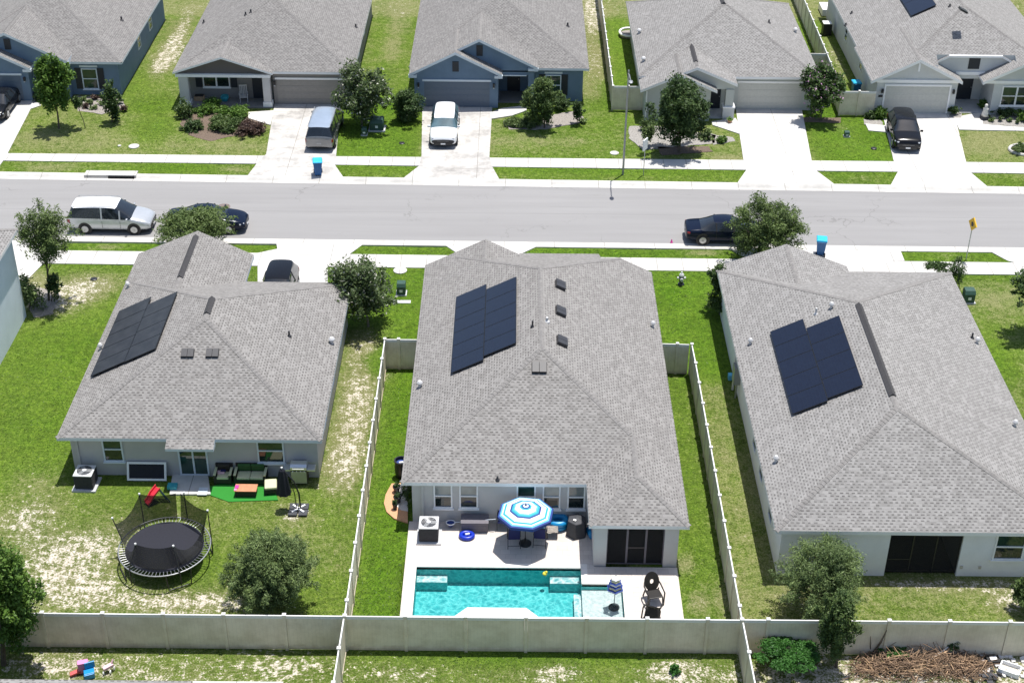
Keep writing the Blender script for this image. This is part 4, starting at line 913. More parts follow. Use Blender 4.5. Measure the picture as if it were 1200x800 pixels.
# ------------------------------------------------------------------ fences
def fence(label, pts, h=1.83, posts=None, last=True, first=True, group='white vinyl fences'):
    """pts: post positions in order"""
    c = sum((Vector((p[0], p[1], 0)) for p in pts), Vector())/len(pts)
    t = thing('fence', label, 'fence', (c.x, c.y, 0), group)
    for i in range(len(pts)-1):
        a, b = Vector((*pts[i], 0)), Vector((*pts[i+1], 0)); d = (b-a); ln = d.length; d.normalize(); s = Vector((-d.y, d.x, 0)); z = Vector((0,0,1))
        if ln < .16: continue
        m = MB(); mid = (a+b)/2; L2 = ln/2-.068
        m.obox(mid+z*(h/2+.02), d*L2, s*.012, z*(h/2-.10), 'vinyl'); m.obox(mid+z*(h-.06), d*L2, s*.026, z*.075, 'pcap'); m.obox(mid+z*.09, d*L2, s*.026, z*.07, 'vinyl')
        m.build('panel', t)
    for i, p in enumerate(pts):
        if (i == 0 and not first) or (i == len(pts)-1 and not last): continue
        m = MB(); x, y = p; w = .064; m.box(x-w, y-w, -.05, x+w, y+w, h+.05, 'vinyl'); po = m.build('post', t)
        m = MB(); w2 = .08; q = [(x-w2,y-w2,h+.05),(x+w2,y-w2,h+.05),(x+w2,y+w2,h+.05),(x-w2,y+w2,h+.05)]; q2 = [(a_, b_, h+.085) for a_, b_, _ in q]
        m.idx(q+q2+[(x, y, h+.14)], [(0,3,2,1),(0,1,5,4),(1,2,6,5),(2,3,7,6),(3,0,4,7),(4,5,8),(5,6,8),(6,7,8),(7,4,8)], 'pcap'); m.build('post_cap', po)
    return t
S = 2.44; LX = 16.02
fence('white vinyl fence with grimy lower panels behind the trampoline yard', [(-S*k, 0) for k in range(7, -1, -1)], last=False)
fence('clean white vinyl fence directly in front of the swimming pool', [(S*k, 0) for k in range(7)]+[(LX, 0)])
fence('white vinyl fence behind the heap of brown branches at the lower right', [(LX, .02)]+[(17.08+S*k, .02) for k in range(9)], first=False)
fence('long white vinyl side fence between the trampoline yard and the pool yard', [(0, .02+.0)]+[(0, .9+1.804*k) for k in range(11)]+[(0, 20.84)], first=False, last=False)
fence('long white vinyl side fence between the pool yard and the white walled right house', [(LX, .0)]+[(LX, .8+1.804*k) for k in range(11)]+[(LX-.02, 20.62)], first=False)
fence('short white fence panel joining the left corner post to the centre house', [(0, 20.84), (.72, 20.84), (2.2, 20.84)], last=False)
fence('short white fence panel joining the right corner post to the centre house', [(13.95, 20.7), (15.25, 20.66), (LX-.09, 20.62)], first=False, last=False)
fence('white vinyl fence running to the bottom edge beside the pink and blue toys', [(-.02, -.08)]+[(-.02-.02*k, -1.85*k) for k in range(1, 5)], first=False)
a0 = P(876, 729, 1.85)
fence('white vinyl fence running to the bottom edge beside the leafy green vine', [(LX+.02, -.08)]+[(LX+.02+.02*k, -1.85*k) for k in range(1, 5)], first=False)
def seg(a, b, step=1.83):
    a, b = Vector(a), Vector(b); n = max(1, round((b-a).length/step)); return [tuple((a+(b-a)*i/n)[:2]) for i in range(n+1)]
q0, q1, q2 = P(705, 1, 1.85), P(718.5, 101, 1.85), P(745, 101, 1.85); q0 = q1+(q0-q1)*1.4
fence('white fence running back along the left side of the sage grey house', seg(q0, q1)); fence('grey shaded fence panel beside the street lamp and the sage grey house', seg(q1, (15.9, q1.y, 0), 1.2), first=False, last=False)
q0, q1, q2 = P(943, 0, 1.85), P(969.6, 63, 1.85), P(986.8, 107, 1.85); q0 = q1+(q0-q1)*1.5
fence('tall white fence running between the sage grey house and the pale grey house', seg(q0, q1)+seg(q1, q2)[1:]); fence('small fence panel behind the pink flowering shrub', [tuple(q1[:2]), (28.1, q1.y+.02)], first=False, last=False)
fence('white fence panel in front of the blue bin beside the pale grey house', seg(q2, (32.5, q2.y, 0), 1.5), first=False, last=False)
q0, q1 = P(1167, 0, 1.85), P(1212, 62, 1.85); fence('white fence at the upper right corner behind the pale grey house', seg(q1+(q0-q1)*1.6, q1))

# ------------------------------------------------------------------ vegetation
def leaves(name, parent, blobs, size, mat, up=.35, origin=None, asp=.5):
    """blobs: (x, y, z, rx, ry, rz, count, tint)"""
    cs, ts = [], []
    for x, y, z, rx, ry, rz, n, t in blobs:
        n = int(n); d = rng.normal(size=(n, 3)); d /= np.linalg.norm(d, axis=1)[:, None]
        r = rng.random(n)**.42; r *= 1+.18*rng.normal(size=n)
        cs.append(np.array([x, y, z])+d*r[:, None]*np.array([rx, ry, rz])); ts.append(np.clip(t+.20*rng.normal(size=n), 0, 1))
    c = np.concatenate(cs); t = np.concatenate(ts); n = len(c)
    keep = c[:, 2] > .03; c, t = c[keep], t[keep]; n = len(c)
    nrm = rng.normal(size=(n, 3)); nrm[:, 2] = np.abs(nrm[:, 2])+up; nrm /= np.linalg.norm(nrm, axis=1)[:, None]
    a = rng.normal(size=(n, 3)); a -= (a*nrm).sum(1)[:, None]*nrm; a /= np.linalg.norm(a, axis=1)[:, None]; b = np.cross(nrm, a)
    s = size*(.6+.8*rng.random(n))[:, None]
    v = np.stack([c-a*s, c-b*s*asp+nrm*s*.12, c+a*s, c+b*s*asp+nrm*s*.12], 1)
    o = np.array(ORG.get(parent.name, Vector()))
    v = (v-o).reshape(-1, 3)
    me = bpy.data.meshes.new(name); me.vertices.add(len(v)); me.vertices.foreach_set('co', v.ravel().astype(np.float32))
    me.loops.add(len(v)); me.loops.foreach_set('vertex_index', np.arange(len(v), dtype=np.int32))
    me.polygons.add(n); me.polygons.foreach_set('loop_start', np.arange(0, len(v), 4, dtype=np.int32)); me.polygons.foreach_set('loop_total', np.full(n, 4, dtype=np.int32))
    col = me.color_attributes.new('tint', 'FLOAT_COLOR', 'POINT')
    cc = np.ones((n, 4)); cc[:, 0] = t; cc[:, 1] = rng.random(n); cc[:, 2] = 0
    col.data.foreach_set('color', np.repeat(cc, 4, 0).ravel().astype(np.float32))
    me.materials.append(MATS[mat]); me.update(calc_edges=True); me.validate()
    ob = bpy.data.objects.new(name, me); COL.objects.link(ob); ob.parent = parent; ORG[ob.name] = Vector(o); return ob
def plant(name, label, cat, base, c, r, mat, n=4000, size=.09, clumps=26, csize=.36, stems=8, trunk=.07, bark='bark', group=None, airy=0., core=True, up=.35, asp=.5, spread=.85):
    """base on the ground, crown centre c, crown radii r"""
    base = Vector(base); c = Vector(c); t = thing(name, label, cat, base, group)
    blobs = []; ctr = []
    for k in range(clumps):
        d = Vector(rng.normal(size=3)); d.normalize(); rr = (rng.random()**.5)*spread
        p = c+Vector((d.x*r[0]*rr, d.y*r[1]*rr, d.z*r[2]*rr)); f = csize*(.65+.7*rng.random())
        el = 1+.9*airy
        blobs.append((p.x, p.y, p.z, r[0]*f*(1+.3*rng.normal()*airy), r[1]*f, r[2]*f*(.75+.3*rng.random()), n/clumps*(.5+rng.random())*(f/csize)**1.5, .28+.44*rng.random())); ctr.append(p)
    for k in range(int(clumps*.45)):
        d = Vector(rng.normal(size=3)); d.normalize(); d.z = abs(d.z)*.8-.15; q = .82+.34*rng.random(); f = csize*.45
        for w_ in (.0, .16): blobs.append((c.x+d.x*r[0]*(q+w_), c.y+d.y*r[1]*(q+w_), c.z+d.z*r[2]*(q+w_), r[0]*f, r[1]*f, r[2]*f, n/clumps*.16, .35+.45*rng.random()))
    m = MB(); mid = base+(c-base)*.55
    m.tube([base-Vector((0,0,.1)), base+(mid-base)*.5+Vector((.03,.02,0)), mid, c+Vector((0,0,r[2]*.35))], [trunk*1.25, trunk, trunk*.75, trunk*.3], 8, bark)
    for p in ctr[:stems]:
        q = base+(c-base)*(.35+.5*rng.random()); m.tube([q, (q+p)/2+Vector((0,0,.1*r[2])), p], [trunk*.45, trunk*.3, trunk*.12], 6, bark)
    m.build('trunk', t); leaves('crown', t, blobs, size, mat, up, asp=asp); return t
def plant_px(name, label, cat, bpx, box, mat, squash=1.0, **k):
    """bpx: pixel where the stem meets the ground; box: crown extent in the photo (x0,y0,x1,y1)"""
    b = P(*bpx); x0, y0, x1, y1 = box; cx, cy = (x0+x1)/2, (y0+y1)/2
    c = PY(cx, cy, b.y+k.pop('dy', 0)); s = scale_at(c); rx = (x1-x0)/2/s; rv = (y1-y0)/2/s
    th = math.atan2(CC.z-c.z, (c-CC).xy.length); ry = rx*squash
    rz = math.sqrt(max((rv**2-(ry*math.sin(th))**2), (.35*rv)**2))/math.cos(th)
    if cat == 'tree': rx *= .91; ry *= .91; rz *= .93
    if c.z-rz < .05: rz = max(.2, c.z-.05) if c.z > .3 else rz
    return plant(name, label, cat, b, c, (rx, ry, rz), mat, **k)
plant_px('oak_tree', 'slender young oak beside the tall pale blue house at the left edge', 'tree', (57,352), (18,228,88,322), 'leaf_oak', n=9500, size=.085, clumps=70, csize=.26, stems=20, trunk=.06, airy=.5, asp=.3)
plant_px('shrub', 'low dark shrub at the foot of the slender oak by the pale blue house', 'shrub', (60,353), (51,318,70,352), 'leaf_dark', n=900, size=.08, clumps=10, csize=.5, stems=4, trunk=.03)
plant_px('shrub', 'sprawling grey green bush against the tall pale blue house', 'shrub', (34,362), (18,312,52,370), 'leaf_silver', n=1500, size=.08, clumps=16, csize=.4, stems=5, trunk=.03, airy=.4)
plant_px('oak_tree', 'small oak whose crown hides the dark saloon parked behind the left house', 'tree', (232,291), (184,238,274,292), 'leaf_oak', n=11000, size=.085, clumps=60, csize=.30, stems=14, airy=.4, asp=.4)
plant_px('flowering_tree', 'round white flecked crape myrtle between the left house and the centre house', 'tree', (432,382), (380,294,466,388), 'leaf_whiteflower', n=12000, size=.085, clumps=60, csize=.30, stems=16, trunk=.06, bark='grey_bark')
plant_px('oak_tree', 'spreading oak reaching over the street behind the right house', 'tree', (888,306), (856,226,942,312), 'leaf_oak', n=17000, size=.085, clumps=90, csize=.24, stems=26, trunk=.09, airy=.6, asp=.35, spread=.95)
plant_px('shrub', 'dark columnar shrub at the street corner of the right house', 'shrub', (842,360), (830,303,856,352), 'leaf_dark', n=2200, size=.08, clumps=16, csize=.4, stems=4, trunk=.04)
plant_px('shrub', 'low rounded bright shrub beside the columnar shrub of the right house', 'shrub', (843,368), (828,338,856,368), 'leaf_mid', n=1400, size=.07, clumps=12, csize=.45, stems=4, trunk=.03)
plant_px('oak_tree', 'slender bright green tree on the upper left lawn in front of the slate blue house', 'tree', (69,150), (38,58,87,138), 'leaf_bright', n=8000, size=.11, clumps=40, csize=.28, stems=16, trunk=.06, airy=.3)
plant_px('conifer', 'small dark conical shrub by the lawn corner of the upper left slate blue house', 'shrub', (131,143), (120,90,140,142), 'leaf_dark', n=1600, size=.11, clumps=16, csize=.42, stems=4, trunk=.04)
plant_px('flowering_tree', 'crape myrtle with white blooms beside the steel blue SUV', 'tree', (424,148), (387,68,458,148), 'leaf_whiteflower', n=10000, size=.105, clumps=40, csize=.30, stems=16, trunk=.06, bark='grey_bark')
plant_px('shrub', 'dense round dark shrub left of the white car garage', 'shrub', (475,142), (455,101,495,146), 'leaf_dark', n=6000, size=.085, clumps=24, csize=.38, stems=4, trunk=.05)
plant_px('oak_tree', 'small round lawn tree in front of the slate blue house entry', 'tree', (638,150), (612,87,660,148), 'leaf_mid', n=8000, size=.095, clumps=34, csize=.32, stems=12, trunk=.05, airy=.2)
plant_px('oak_tree', 'large round dark tree in front of the sage grey house', 'tree', (796,178), (760,89,833,174), 'leaf_dark', n=18000, size=.10, clumps=60, csize=.28, stems=14, trunk=.08)
plant_px('flowering_tree', 'pink flowering upright shrub beside the sage grey garage', 'tree', (962,141), (936,70,988,140), 'leaf_pinkflower', n=8500, size=.11, clumps=34, csize=.32, stems=12, trunk=.05)
plant_px('oak_tree', 'broad drooping bush tree inside the trampoline yard fence', 'tree', (319,716), (266,604,368,736), 'leaf_silver', n=60000, size=.075, clumps=150, csize=.22, stems=20, trunk=.07, airy=.3, asp=.22)
plant_px('broadleaf_tree', 'bright leafy tree cut by the lower left edge of the picture', 'tree', (4,778), (-50,622,44,768), 'leaf_bright', n=30000, size=.07, clumps=90, csize=.25, stems=16, trunk=.09)
plant_px('oak_tree', 'silvery loose bush tree in front of the back wall of the white right house', 'tree', (958,722), (910,622,1020,734), 'leaf_silver', n=32000, size=.06, clumps=110, csize=.23, stems=22, trunk=.07, airy=.5, asp=.3)
plant_px('conifer', 'narrow dark green columnar tree in front of the lower right fence', 'tree', (980,781), (956,684,1005,782), 'leaf_mid', n=18000, size=.055, clumps=50, csize=.32, stems=10, trunk=.06)
plant_px('shrub', 'shrub cut by the right edge above the lower right fence', 'shrub', (1204,716), (1188,672,1226,722), 'leaf_mid', n=2600, size=.08, clumps=20, csize=.36, stems=5, trunk=.04)
plant_px('oak_tree', 'tree cut by the right edge on the lawn behind the right house', 'tree', (1206,392), (1186,310,1250,372), 'leaf_dark', n=5200, size=.10, clumps=36, csize=.3, stems=12, trunk=.07)
for i, (b, bx, mat, lab) in enumerate([
    ((215,136),(205,116,228,150),'leaf_mid','leftmost green bush of the planting before the taupe porch'), ((246,130),(230,116,264,142),'leaf_bright','bright bush in the middle of the planting before the taupe porch'),
    ((275,138),(256,117,294,146),'leaf_bright','light green bush nearest the path of the taupe porch'), ((262,150),(245,135,284,156),'leaf_mid','mid green bush in front of the light one by the taupe porch'), ((291,155),(274,141,309,160),'leaf_purple','purple brown bush at the lawn edge of the taupe porch planting'),
    ((222,152),(212,140,236,160),'leaf_dark','dark low bush at the lower left of the taupe porch planting'),
    ((676,146),(667,116,685,146),'leaf_dark','dark upright shrub at the corner of the slate blue house bedroom window'), ((657,128),(648,112,668,130),'leaf_dark','dark bush under the window of the slate blue house'), ((602,146),(592,137,622,152),'leaf_mid','low grey green plant beside the slate blue entry path'), ((620,142),(612,128,634,146),'leaf_mid','low bush left of the small round lawn tree'),
    ((757,152),(748,138,768,165),'leaf_mid','green bush against the left wall of the sage grey house'), ((757,172),(752,140,768,176),'leaf_silver','pale scraggly plant by the small signpost'), ((845,166),(838,157,851,171),'leaf_bright','small round bush by the sage grey house path'), ((829,163),(820,150,836,172),'leaf_silver','pale silver shrub right of the large round dark tree'),
    ((1020,139),(1014,130,1026,142),'leaf_dark','small dark shrub left of the white framed garage door'), ((1030,138),(1024,125,1040,142),'leaf_bright','yellow green potted shrub left of the white framed garage door'), ((1118,134),(1112,122,1126,136),'leaf_dark','dark shrub right of the white framed garage door'), ((1154,128),(1146,112,1166,132),'leaf_bright','bright leafy plant beside the dark entry of the pale grey house'),
    ((1176,134),(1164,123,1187,138),'leaf_dark','dark bush under the double window of the pale grey house'), ((1199,140),(1189,124,1212,146),'leaf_bright','light bush at the right edge under the double window'), ((1196,178),(1186,167,1212,180),'leaf_mid','plant inside the white ringed bed at the right edge'),
    ((1102,330),(1083,304,1112,320),'leaf_dark','leafy shrub showing above the right house roof'), ((1124,340),(1111,298,1133,336),'leaf_dark','tall dark shrub by the corner of the right house'),
    ((925,782),(893,746,962,782),'leaf_vine','bright green vine climbing the fence at the lower right'), ((1047,768),(1033,752,1064,768),'leaf_vine','green weed behind the heap of brown branches'), ((1117,764),(1107,745,1126,762),'leaf_dark','dark weed against the fence above the branches'),
    ((100,150),(84,112,96,128),'leaf_dark','dark bush beside the entry of the upper left slate blue house'), ((44,118),(38,106,52,122),'leaf_dark','dark bush by the garage of the upper left slate blue house'), ((436,380),(412,378,430,390),'leaf_bright','bright tuft under the crape myrtle between the near houses'),
    ((788,787),(782,778,797,792),'leaf_vine','lone weed in the bare soil in front of the pool fence')]):
    w = bx[2]-bx[0]; plant_px('shrub', lab, 'shrub', b, bx, mat, n=300+w*w*(3.2 if b[1] < 300 else 2.6), size=.08 if b[1] < 300 else .055, clumps=14, csize=.30 if 'vine climbing' in lab else .45, stems=3, trunk=.025, dy=0, airy=.6 if 'vine climbing' in lab else 0)
# small bedding plants
k = 0
for px, py, mt in [(98,118,'s'),(105,122,'s'),(112,117,'d'),(118,123,'s'),(101,127,'d'),(110,128,'s'),(140,122,'s'),(145,130,'d'),(138,131,'s')]:
    plant('bedding_plant', 'tuft in the grey bed under the shuttered window of the upper left blue house', 'plant', P(px,py), P(px,py)+Vector((0,0,.18)), (.28,.25,.2), 'leaf_silver' if mt == 's' else 'leaf_purple', n=150, size=.09, clumps=5, csize=.6, stems=2, trunk=.015, group='tufts in the upper left bed')
for px, py in [(600,147),(610,150),(622,149),(630,147),(606,143),(684,144)]:
    plant('bedding_plant', 'tuft in the grey bed around the small round lawn tree', 'plant', P(px,py), P(px,py)+Vector((0,0,.18)), (.28,.25,.2), 'leaf_silver', n=150, size=.09, clumps=5, csize=.6, stems=2, trunk=.015, group='tufts in the slate blue house bed')
for px, py in [(1162,143),(1172,142),(1182,143),(1192,145),(1156,138)]:
    plant('bedding_plant', 'tuft in the stone bed under the double window at the upper right', 'plant', P(px,py), P(px,py)+Vector((0,0,.15)), (.2,.2,.16), 'leaf_mid', n=110, size=.08, clumps=4, csize=.6, stems=2, trunk=.015, group='tufts in the upper right stone bed')
# heap of cut branches and dead fronds
def heap():
    mb = MB(); c0 = P(1075, 783); v = []
    for i in range(900):
        u = rng.random(); px = 1003+u*150; w = math.sin(math.pi*min(1, max(0, u)))
        g = P(px+rng.normal()*5, 783+rng.normal()*8-(.5-w)*2); hgt = max(.02, (.55*w+.1)*rng.random())
        a = rng.random()*math.pi*2; ln = .15+.45*rng.random(); d = Vector((math.cos(a), math.sin(a)*.7, rng.normal()*.3)).normalized()*ln
        p = g+Vector((0,0,hgt)); q = Vector(p-d); q.z = max(.015, q.z); q2 = Vector(p+d); q2.z = max(.015, q2.z)
        mb.cyl(q, q2, .012+.012*rng.random(), .008, 4, 'stick_brown' if rng.random() < .8 else 'stick_pale', False)
    o = mb.build('branch_heap', None, origin=c0); tag(o, 'heap of brown cut branches and dead fronds against the lower right fence', 'debris', kind='stuff')
    leaves_o = None
heap()
t = thing('dead_branch', 'dark bare branch leaning on the fence beside the narrow columnar tree', 'branch', P(1025,765))
b = MB(); b.tube([P(1022,767), PY(1032,752,-.16), PY(1039,738,-.10)], [.06,.045,.015], 6, 'bark'); b.tube([P(1020,765), PY(1020,745,-.15)], [.03,.012], 5, 'bark'); b.build('limb', t)
for px, mt in ((1103, 'stick_pale'), (1098, 'statue')):
    b = MB(); a = P(px-12,776,.35); b.cyl(a, P(px+14,757,.5), .035, .035, 6, mt); tag(b.build('loose_board', None, origin=a), 'pale stick lying on the branch heap' if mt == 'stick_pale' else 'whitish stick lying on the branch heap', 'stick')
# ------------------------------------------------------------------ vehicles
def car(name, label, cat, paint, st, W, L_, wheels, wr, loc, rz, glass='car_glass', cab=None, hatch=False, rails=False, roofmat=None, win=(1,2), group=None, dark_lower=False):
    """st: stations rear to front (x, z_bottom, z_belt, z_top, half_width, roof_half_width, kind)
       kind: b body deck, w rear window, c cabin, f windscreen, p pillar ahead/behind"""
    t = thing(name, label, cat, (0,0,0), group)
    bm = bmesh.new(); rings = []
    for x, zb, zs, zt, w, wr_, kd in st:
        zm = zb+(zs-zb)*.45
        half = [(w*.80, zb), (w*.95, zb+.06), (w, zm), (w*.965, zs), (wr_, zt-.05 if zt-zs > .2 else zs+(zt-zs)*.6), (wr_*.55, zt), ]
        ring = [(x, -y, z) for y, z in half]+[(x, 0, zt+.012)]+[(x, y, z) for y, z in half[::-1]]
        rings.append([bm.verts.new(p) for p in ring])
    npt = len(rings[0]); mats = [paint, glass, 'light_glass', 'tail_red', 'black_plastic', roofmat or paint]
    for i in range(len(rings)-1):
        k0, k1 = st[i][6], st[i+1][6]; pair = k0+k1
        for j in range(npt-1):
            f = bm.faces.new((rings[i][j], rings[i+1][j], rings[i+1][j+1], rings[i][j+1])); f.smooth = True
            side = j in (3, npt-5); top = 4 <= j <= npt-6
            if side and pair in ('cc', 'ww', 'wc', 'cf', 'ff'): f.material_index = 1
            if top and pair in ('cf', 'wc', 'ff', 'ww'): f.material_index = 1
            if top and pair == 'cc' : f.material_index = 5
            if dark_lower and j in (0, npt-2): f.material_index = 4
    fr = bm.faces.new(rings[0]); fr.smooth = True
    ff = bm.faces.new(rings[-1][::-1]); ff.smooth = True; ff.material_index = 4
    # underside
    for i in range(len(rings)-1):
        f = bm.faces.new((rings[i][0], rings[i][-1], rings[i+1][-1], rings[i+1][0])); f.material_index = 4
    cl = bm.edges.layers.float.new('crease_edge')
    bmesh.ops.recalc_face_normals(bm, faces=bm.faces[:])
    for e in bm.edges:
        if len(e.link_faces) == 2 and e.link_faces[0].material_index != e.link_faces[1].material_index: e[cl] = .75
    me = bpy.data.meshes.new('tmp'); bm.to_mesh(me); bm.free()
    for m in mats: me.materials.append(MATS[m])
    ob = bpy.data.objects.new('tmp', me); COL.objects.link(ob); md = ob.modifiers.new('s', 'SUBSURF'); md.levels = 2; md.render_levels = 2
    dg = bpy.context.evaluated_depsgraph_get(); em = bpy.data.meshes.new_from_object(ob.evaluated_get(dg)); bpy.data.objects.remove(ob)
    # split into body and its windows and lights, each a part
    def part(nm, test, parent):
        b2 = bmesh.new(); b2.from_mesh(em); b2.faces.ensure_lookup_table()
        kill = [f for f in b2.faces if not test(f)]
        if len(kill) == len(b2.faces): b2.free(); return None
        bmesh.ops.delete(b2, geom=kill, context='FACES'); m2 = bpy.data.meshes.new(nm); b2.to_mesh(m2); b2.free()
        for m in mats: m2.materials.append(MATS[m])
        o = bpy.data.objects.new(nm, m2); COL.objects.link(o); o.parent = parent; ORG[o.name] = Vector(); return o
    xc = sum(s[0] for s in st if s[6] == 'c')/max(1, len([s for s in st if s[6] == 'c']))
    body = part('body', lambda f: f.material_index in (0, 4, 5), t)
    tp = lambda f: f.normal.z > .25 and abs(f.normal.y) < .75
    part('windscreen', lambda f: f.material_index == 1 and f.normal.x > .35 and tp(f), t); part('rear_window', lambda f: f.material_index == 1 and f.normal.x < -.35 and abs(f.normal.y) < .75, t)
    rest = lambda f: f.material_index == 1 and not (f.normal.x > .35 and tp(f)) and not (f.normal.x < -.35 and abs(f.normal.y) < .75)
    for sg in (-1, 1):
        part('side_window', lambda f: rest(f) and f.calc_center_median().y*sg > 0, t)
        xf, wf, zf = st[-2][0], st[-2][4], st[-2][2]; hl = MB(); hl.obox((xf-.10, sg*(wf-.10), zf-.05), (.14, -sg*.10, 0), (.02, sg*.07, 0), (-.01, 0, .05), 'light_glass'); hl.build('headlight', t, bevel=.03)
        xr_, wr2, zr_ = st[1][0], st[1][4], st[1][2]; tl = MB(); tl.obox((xr_+.06, sg*(wr2-.11), zr_-(.13 if name == 'sedan' else .22)), (.09, sg*.03, 0), (0, sg*.10, 0), (0, 0, .06 if name == 'sedan' else .13), 'tail_red'); tl.build('taillight', t, bevel=.03)
    yw = W/2
    for x in wheels:
        for sg in (-1, 1):
            a = MB(); a.cyl((x, sg*(yw-.12), wr+.03), (x, sg*(yw-.004), wr+.03), wr+.07, wr+.07, 20, 'black_plastic'); a.build('wheel_arch', body)
            w = MB(); w.cyl((x, sg*(yw-.20), wr), (x, sg*(yw+.012), wr), wr, wr*.97, 20, 'tyre'); wo = w.build('wheel', t)
            r_ = MB(); r_.cyl((x, sg*(yw+.0), wr), (x, sg*(yw+.022), wr), wr*.66, wr*.62, 16, 'rim'); 
            for q in range(5):
                an = q*2*math.pi/5; r_.obox((x+math.cos(an)*wr*.3, sg*(yw+.026), wr+math.sin(an)*wr*.3), (math.cos(an)*wr*.28, 0, math.sin(an)*wr*.28), (0, .008, 0), (-math.sin(an)*.035, 0, math.cos(an)*.035), 'rim')
            r_.build('rim', wo)
    fs = [s for s in st if s[6] == 'f'][0] if any(s[6] == 'f' for s in st) else st[-3]
    for sg in (-1, 1):
        m = MB(); m.obox((fs[0]-.25, sg*(fs[4]*.965+.10), fs[2]+.06), (.05, 0, 0), (0, .10, 0), (0, 0, .07), paint); m.build('mirror', t, bevel=.02)
        if rails:
            m = MB(); c_ = [s for s in st if s[6] == 'c']; y = c_[0][5]*.98
            m.tube([(c_[0][0]+.1, sg*y, c_[0][3]+.0), (c_[0][0]+.25, sg*y, c_[0][3]+.06), (c_[-1][0]-.2, sg*y, c_[-1][3]+.06), (c_[-1][0]-.05, sg*y, c_[-1][3])], .022, 6, 'galv'); m.build('roof_rail', t)
    g = MB(); xf = st[-1][0]; zg = st[-1][2]; g.box(xf-.10, -.42, zg-.12, xf+.02, .42, zg+.02, 'black_plastic'); g.box(xf-.08, -.40, zg-.055, xf+.03, .40, zg-.04, 'grey_metal'); g.box(xf-.10, -.62, .30, xf+.015, .62, zg-.17, 'black_plastic'); g.box(xf+.01, -.16, zg-.30, xf+.03, .16, zg-.20, 'white_plastic'); g.build('grille', t)
    g = MB(); xr = st[0][0]; g.box(xr-.014, -.16, .62, xr+.01, .16, .74, 'grey_metal'); g.build('rear_plate', t)
    def at(x, c):
        for p, q in zip(st, st[1:]):
            if p[0] <= x <= q[0]: u = (x-p[0])/(q[0]-p[0]); return p[c]+(q[c]-p[c])*u
        return st[-1][c]
    for x in win:
        for sg in (-1, 1):
            p = Vector((x, sg*at(x,4)*.975, at(x,2)-.01)); q = Vector((x-.02, sg*(at(x,5)+.01), at(x,3)-.05)); m = MB(); dd = (q-p)/2; m.obox((p+q)/2, (.045,0,0), Vector((0,-dd.z,dd.y*1)).normalized()*.016, dd, paint if name == 'minivan' else 'black_plastic'); m.build('pillar', body)
    # door shut lines
    for x in win:
        for sg in (-1, 1): g = MB(); g.box(x-.008, sg*(yw-.03), .42, x+.008, sg*(yw+.002), .88, 'black_plastic'); g.build('door_gap', body)
    for x in win:
        for sg in (-1, 1):
            m = MB(); m.box(x-.20, sg*(yw-.02), .80, x-.06, sg*(yw+.02), .835, paint); m.build('door_handle', t)
    return place(t, loc, rz)
def sedan_st(H=1.45, W=.92):
    return [(-2.43,.40,.80,.84,W*.84,W*.60,'b'),(-2.33,.28,.92,.97,W*.94,W*.70,'b'),(-1.80,.22,.95,1.03,W*.99,W*.72,'b'),(-1.55,.22,.95,1.07,W,W*.70,'w'),(-.75,.20,.94,H-.05,W,W*.62,'c'),(.0,.20,.93,H,W,W*.64,'c'),(.42,.20,.92,H-.04,W,W*.63,'c'),(1.25,.20,.92,1.0,W,W*.76,'f'),(1.42,.20,.90,.97,W,W*.76,'b'),(2.05,.22,.82,.88,W*.97,W*.72,'b'),(2.35,.28,.68,.74,W*.88,W*.64,'b'),(2.45,.36,.58,.62,W*.78,W*.56,'b')]
def van_st():
    W = 1.0
    return [(-2.52,.45,.95,1.02,W*.92,W*.80,'b'),(-2.46,.32,1.05,1.12,W*.96,W*.80,'w'),(-2.22,.28,1.06,1.70,W*.98,W*.76,'c'),(-1.2,.25,1.05,1.76,W,W*.78,'c'),(-.1,.25,1.03,1.76,W,W*.78,'c'),(.55,.25,1.0,1.70,W,W*.76,'c'),(1.45,.25,.98,1.10,W,W*.82,'f'),(1.62,.25,.96,1.05,W,W*.82,'b'),(2.2,.26,.84,.92,W*.97,W*.76,'b'),(2.46,.30,.70,.76,W*.88,W*.66,'b'),(2.55,.36,.58,.62,W*.80,W*.58,'b')]
def ext(st, e): return [(s[0]+(e if s[0] >= 0 else 0),)+tuple(s[1:]) for s in st]
def suv_st(L2=2.4, H=1.74):
    W = .96
    return [(-L2,.48,.98,1.04,W*.90,W*.74,'b'),(-L2+.06,.34,1.06,1.12,W*.95,W*.76,'w'),(-L2+.36,.30,1.06,H-.08,W*.98,W*.70,'c'),(-1.0,.28,1.05,H,W,W*.72,'c'),(.0,.28,1.04,H,W,W*.73,'c'),(.35,.28,1.03,H-.05,W,W*.72,'c'),(1.12,.28,1.02,1.14,W,W*.82,'f'),(1.28,.28,1.0,1.10,W,W*.82,'b'),(1.95,.29,.95,1.02,W*.98,W*.78,'b'),(L2-.08,.34,.82,.88,W*.90,W*.70,'b'),(L2,.42,.66,.70,W*.82,W*.62,'b')]
a, b = P(83,271), P(174,275); c = (a+b)/2+Vector((0,.95,0)); c.z = -.08
car('minivan', 'white minivan parked at the near kerb on the left of the street', 'minivan', 'paint_silver', van_st(), 1.98, 5.1, (-1.45, 1.55), .34, c, -.01, glass='car_glass', rails=True, roofmat='paint_white', win=(-.35, .75))
a = P(288,275); car('sedan', 'dark blue saloon parked at the near kerb behind the small oak', 'car', 'paint_navy', sedan_st(), 1.82, 4.9, (-1.4, 1.45), .34, (P(241,272).x, c.y+.05, -.08), 0, win=(-.6, .45))
a = P(803,286); car('sedan', 'navy saloon parked at the near kerb beside the spreading oak', 'car', 'paint_navy', sedan_st(), 1.82, 4.9, (-1.4, 1.45), .34, (a.x+2.45, a.y+.92, -.08), 0, win=(-.6, .45))
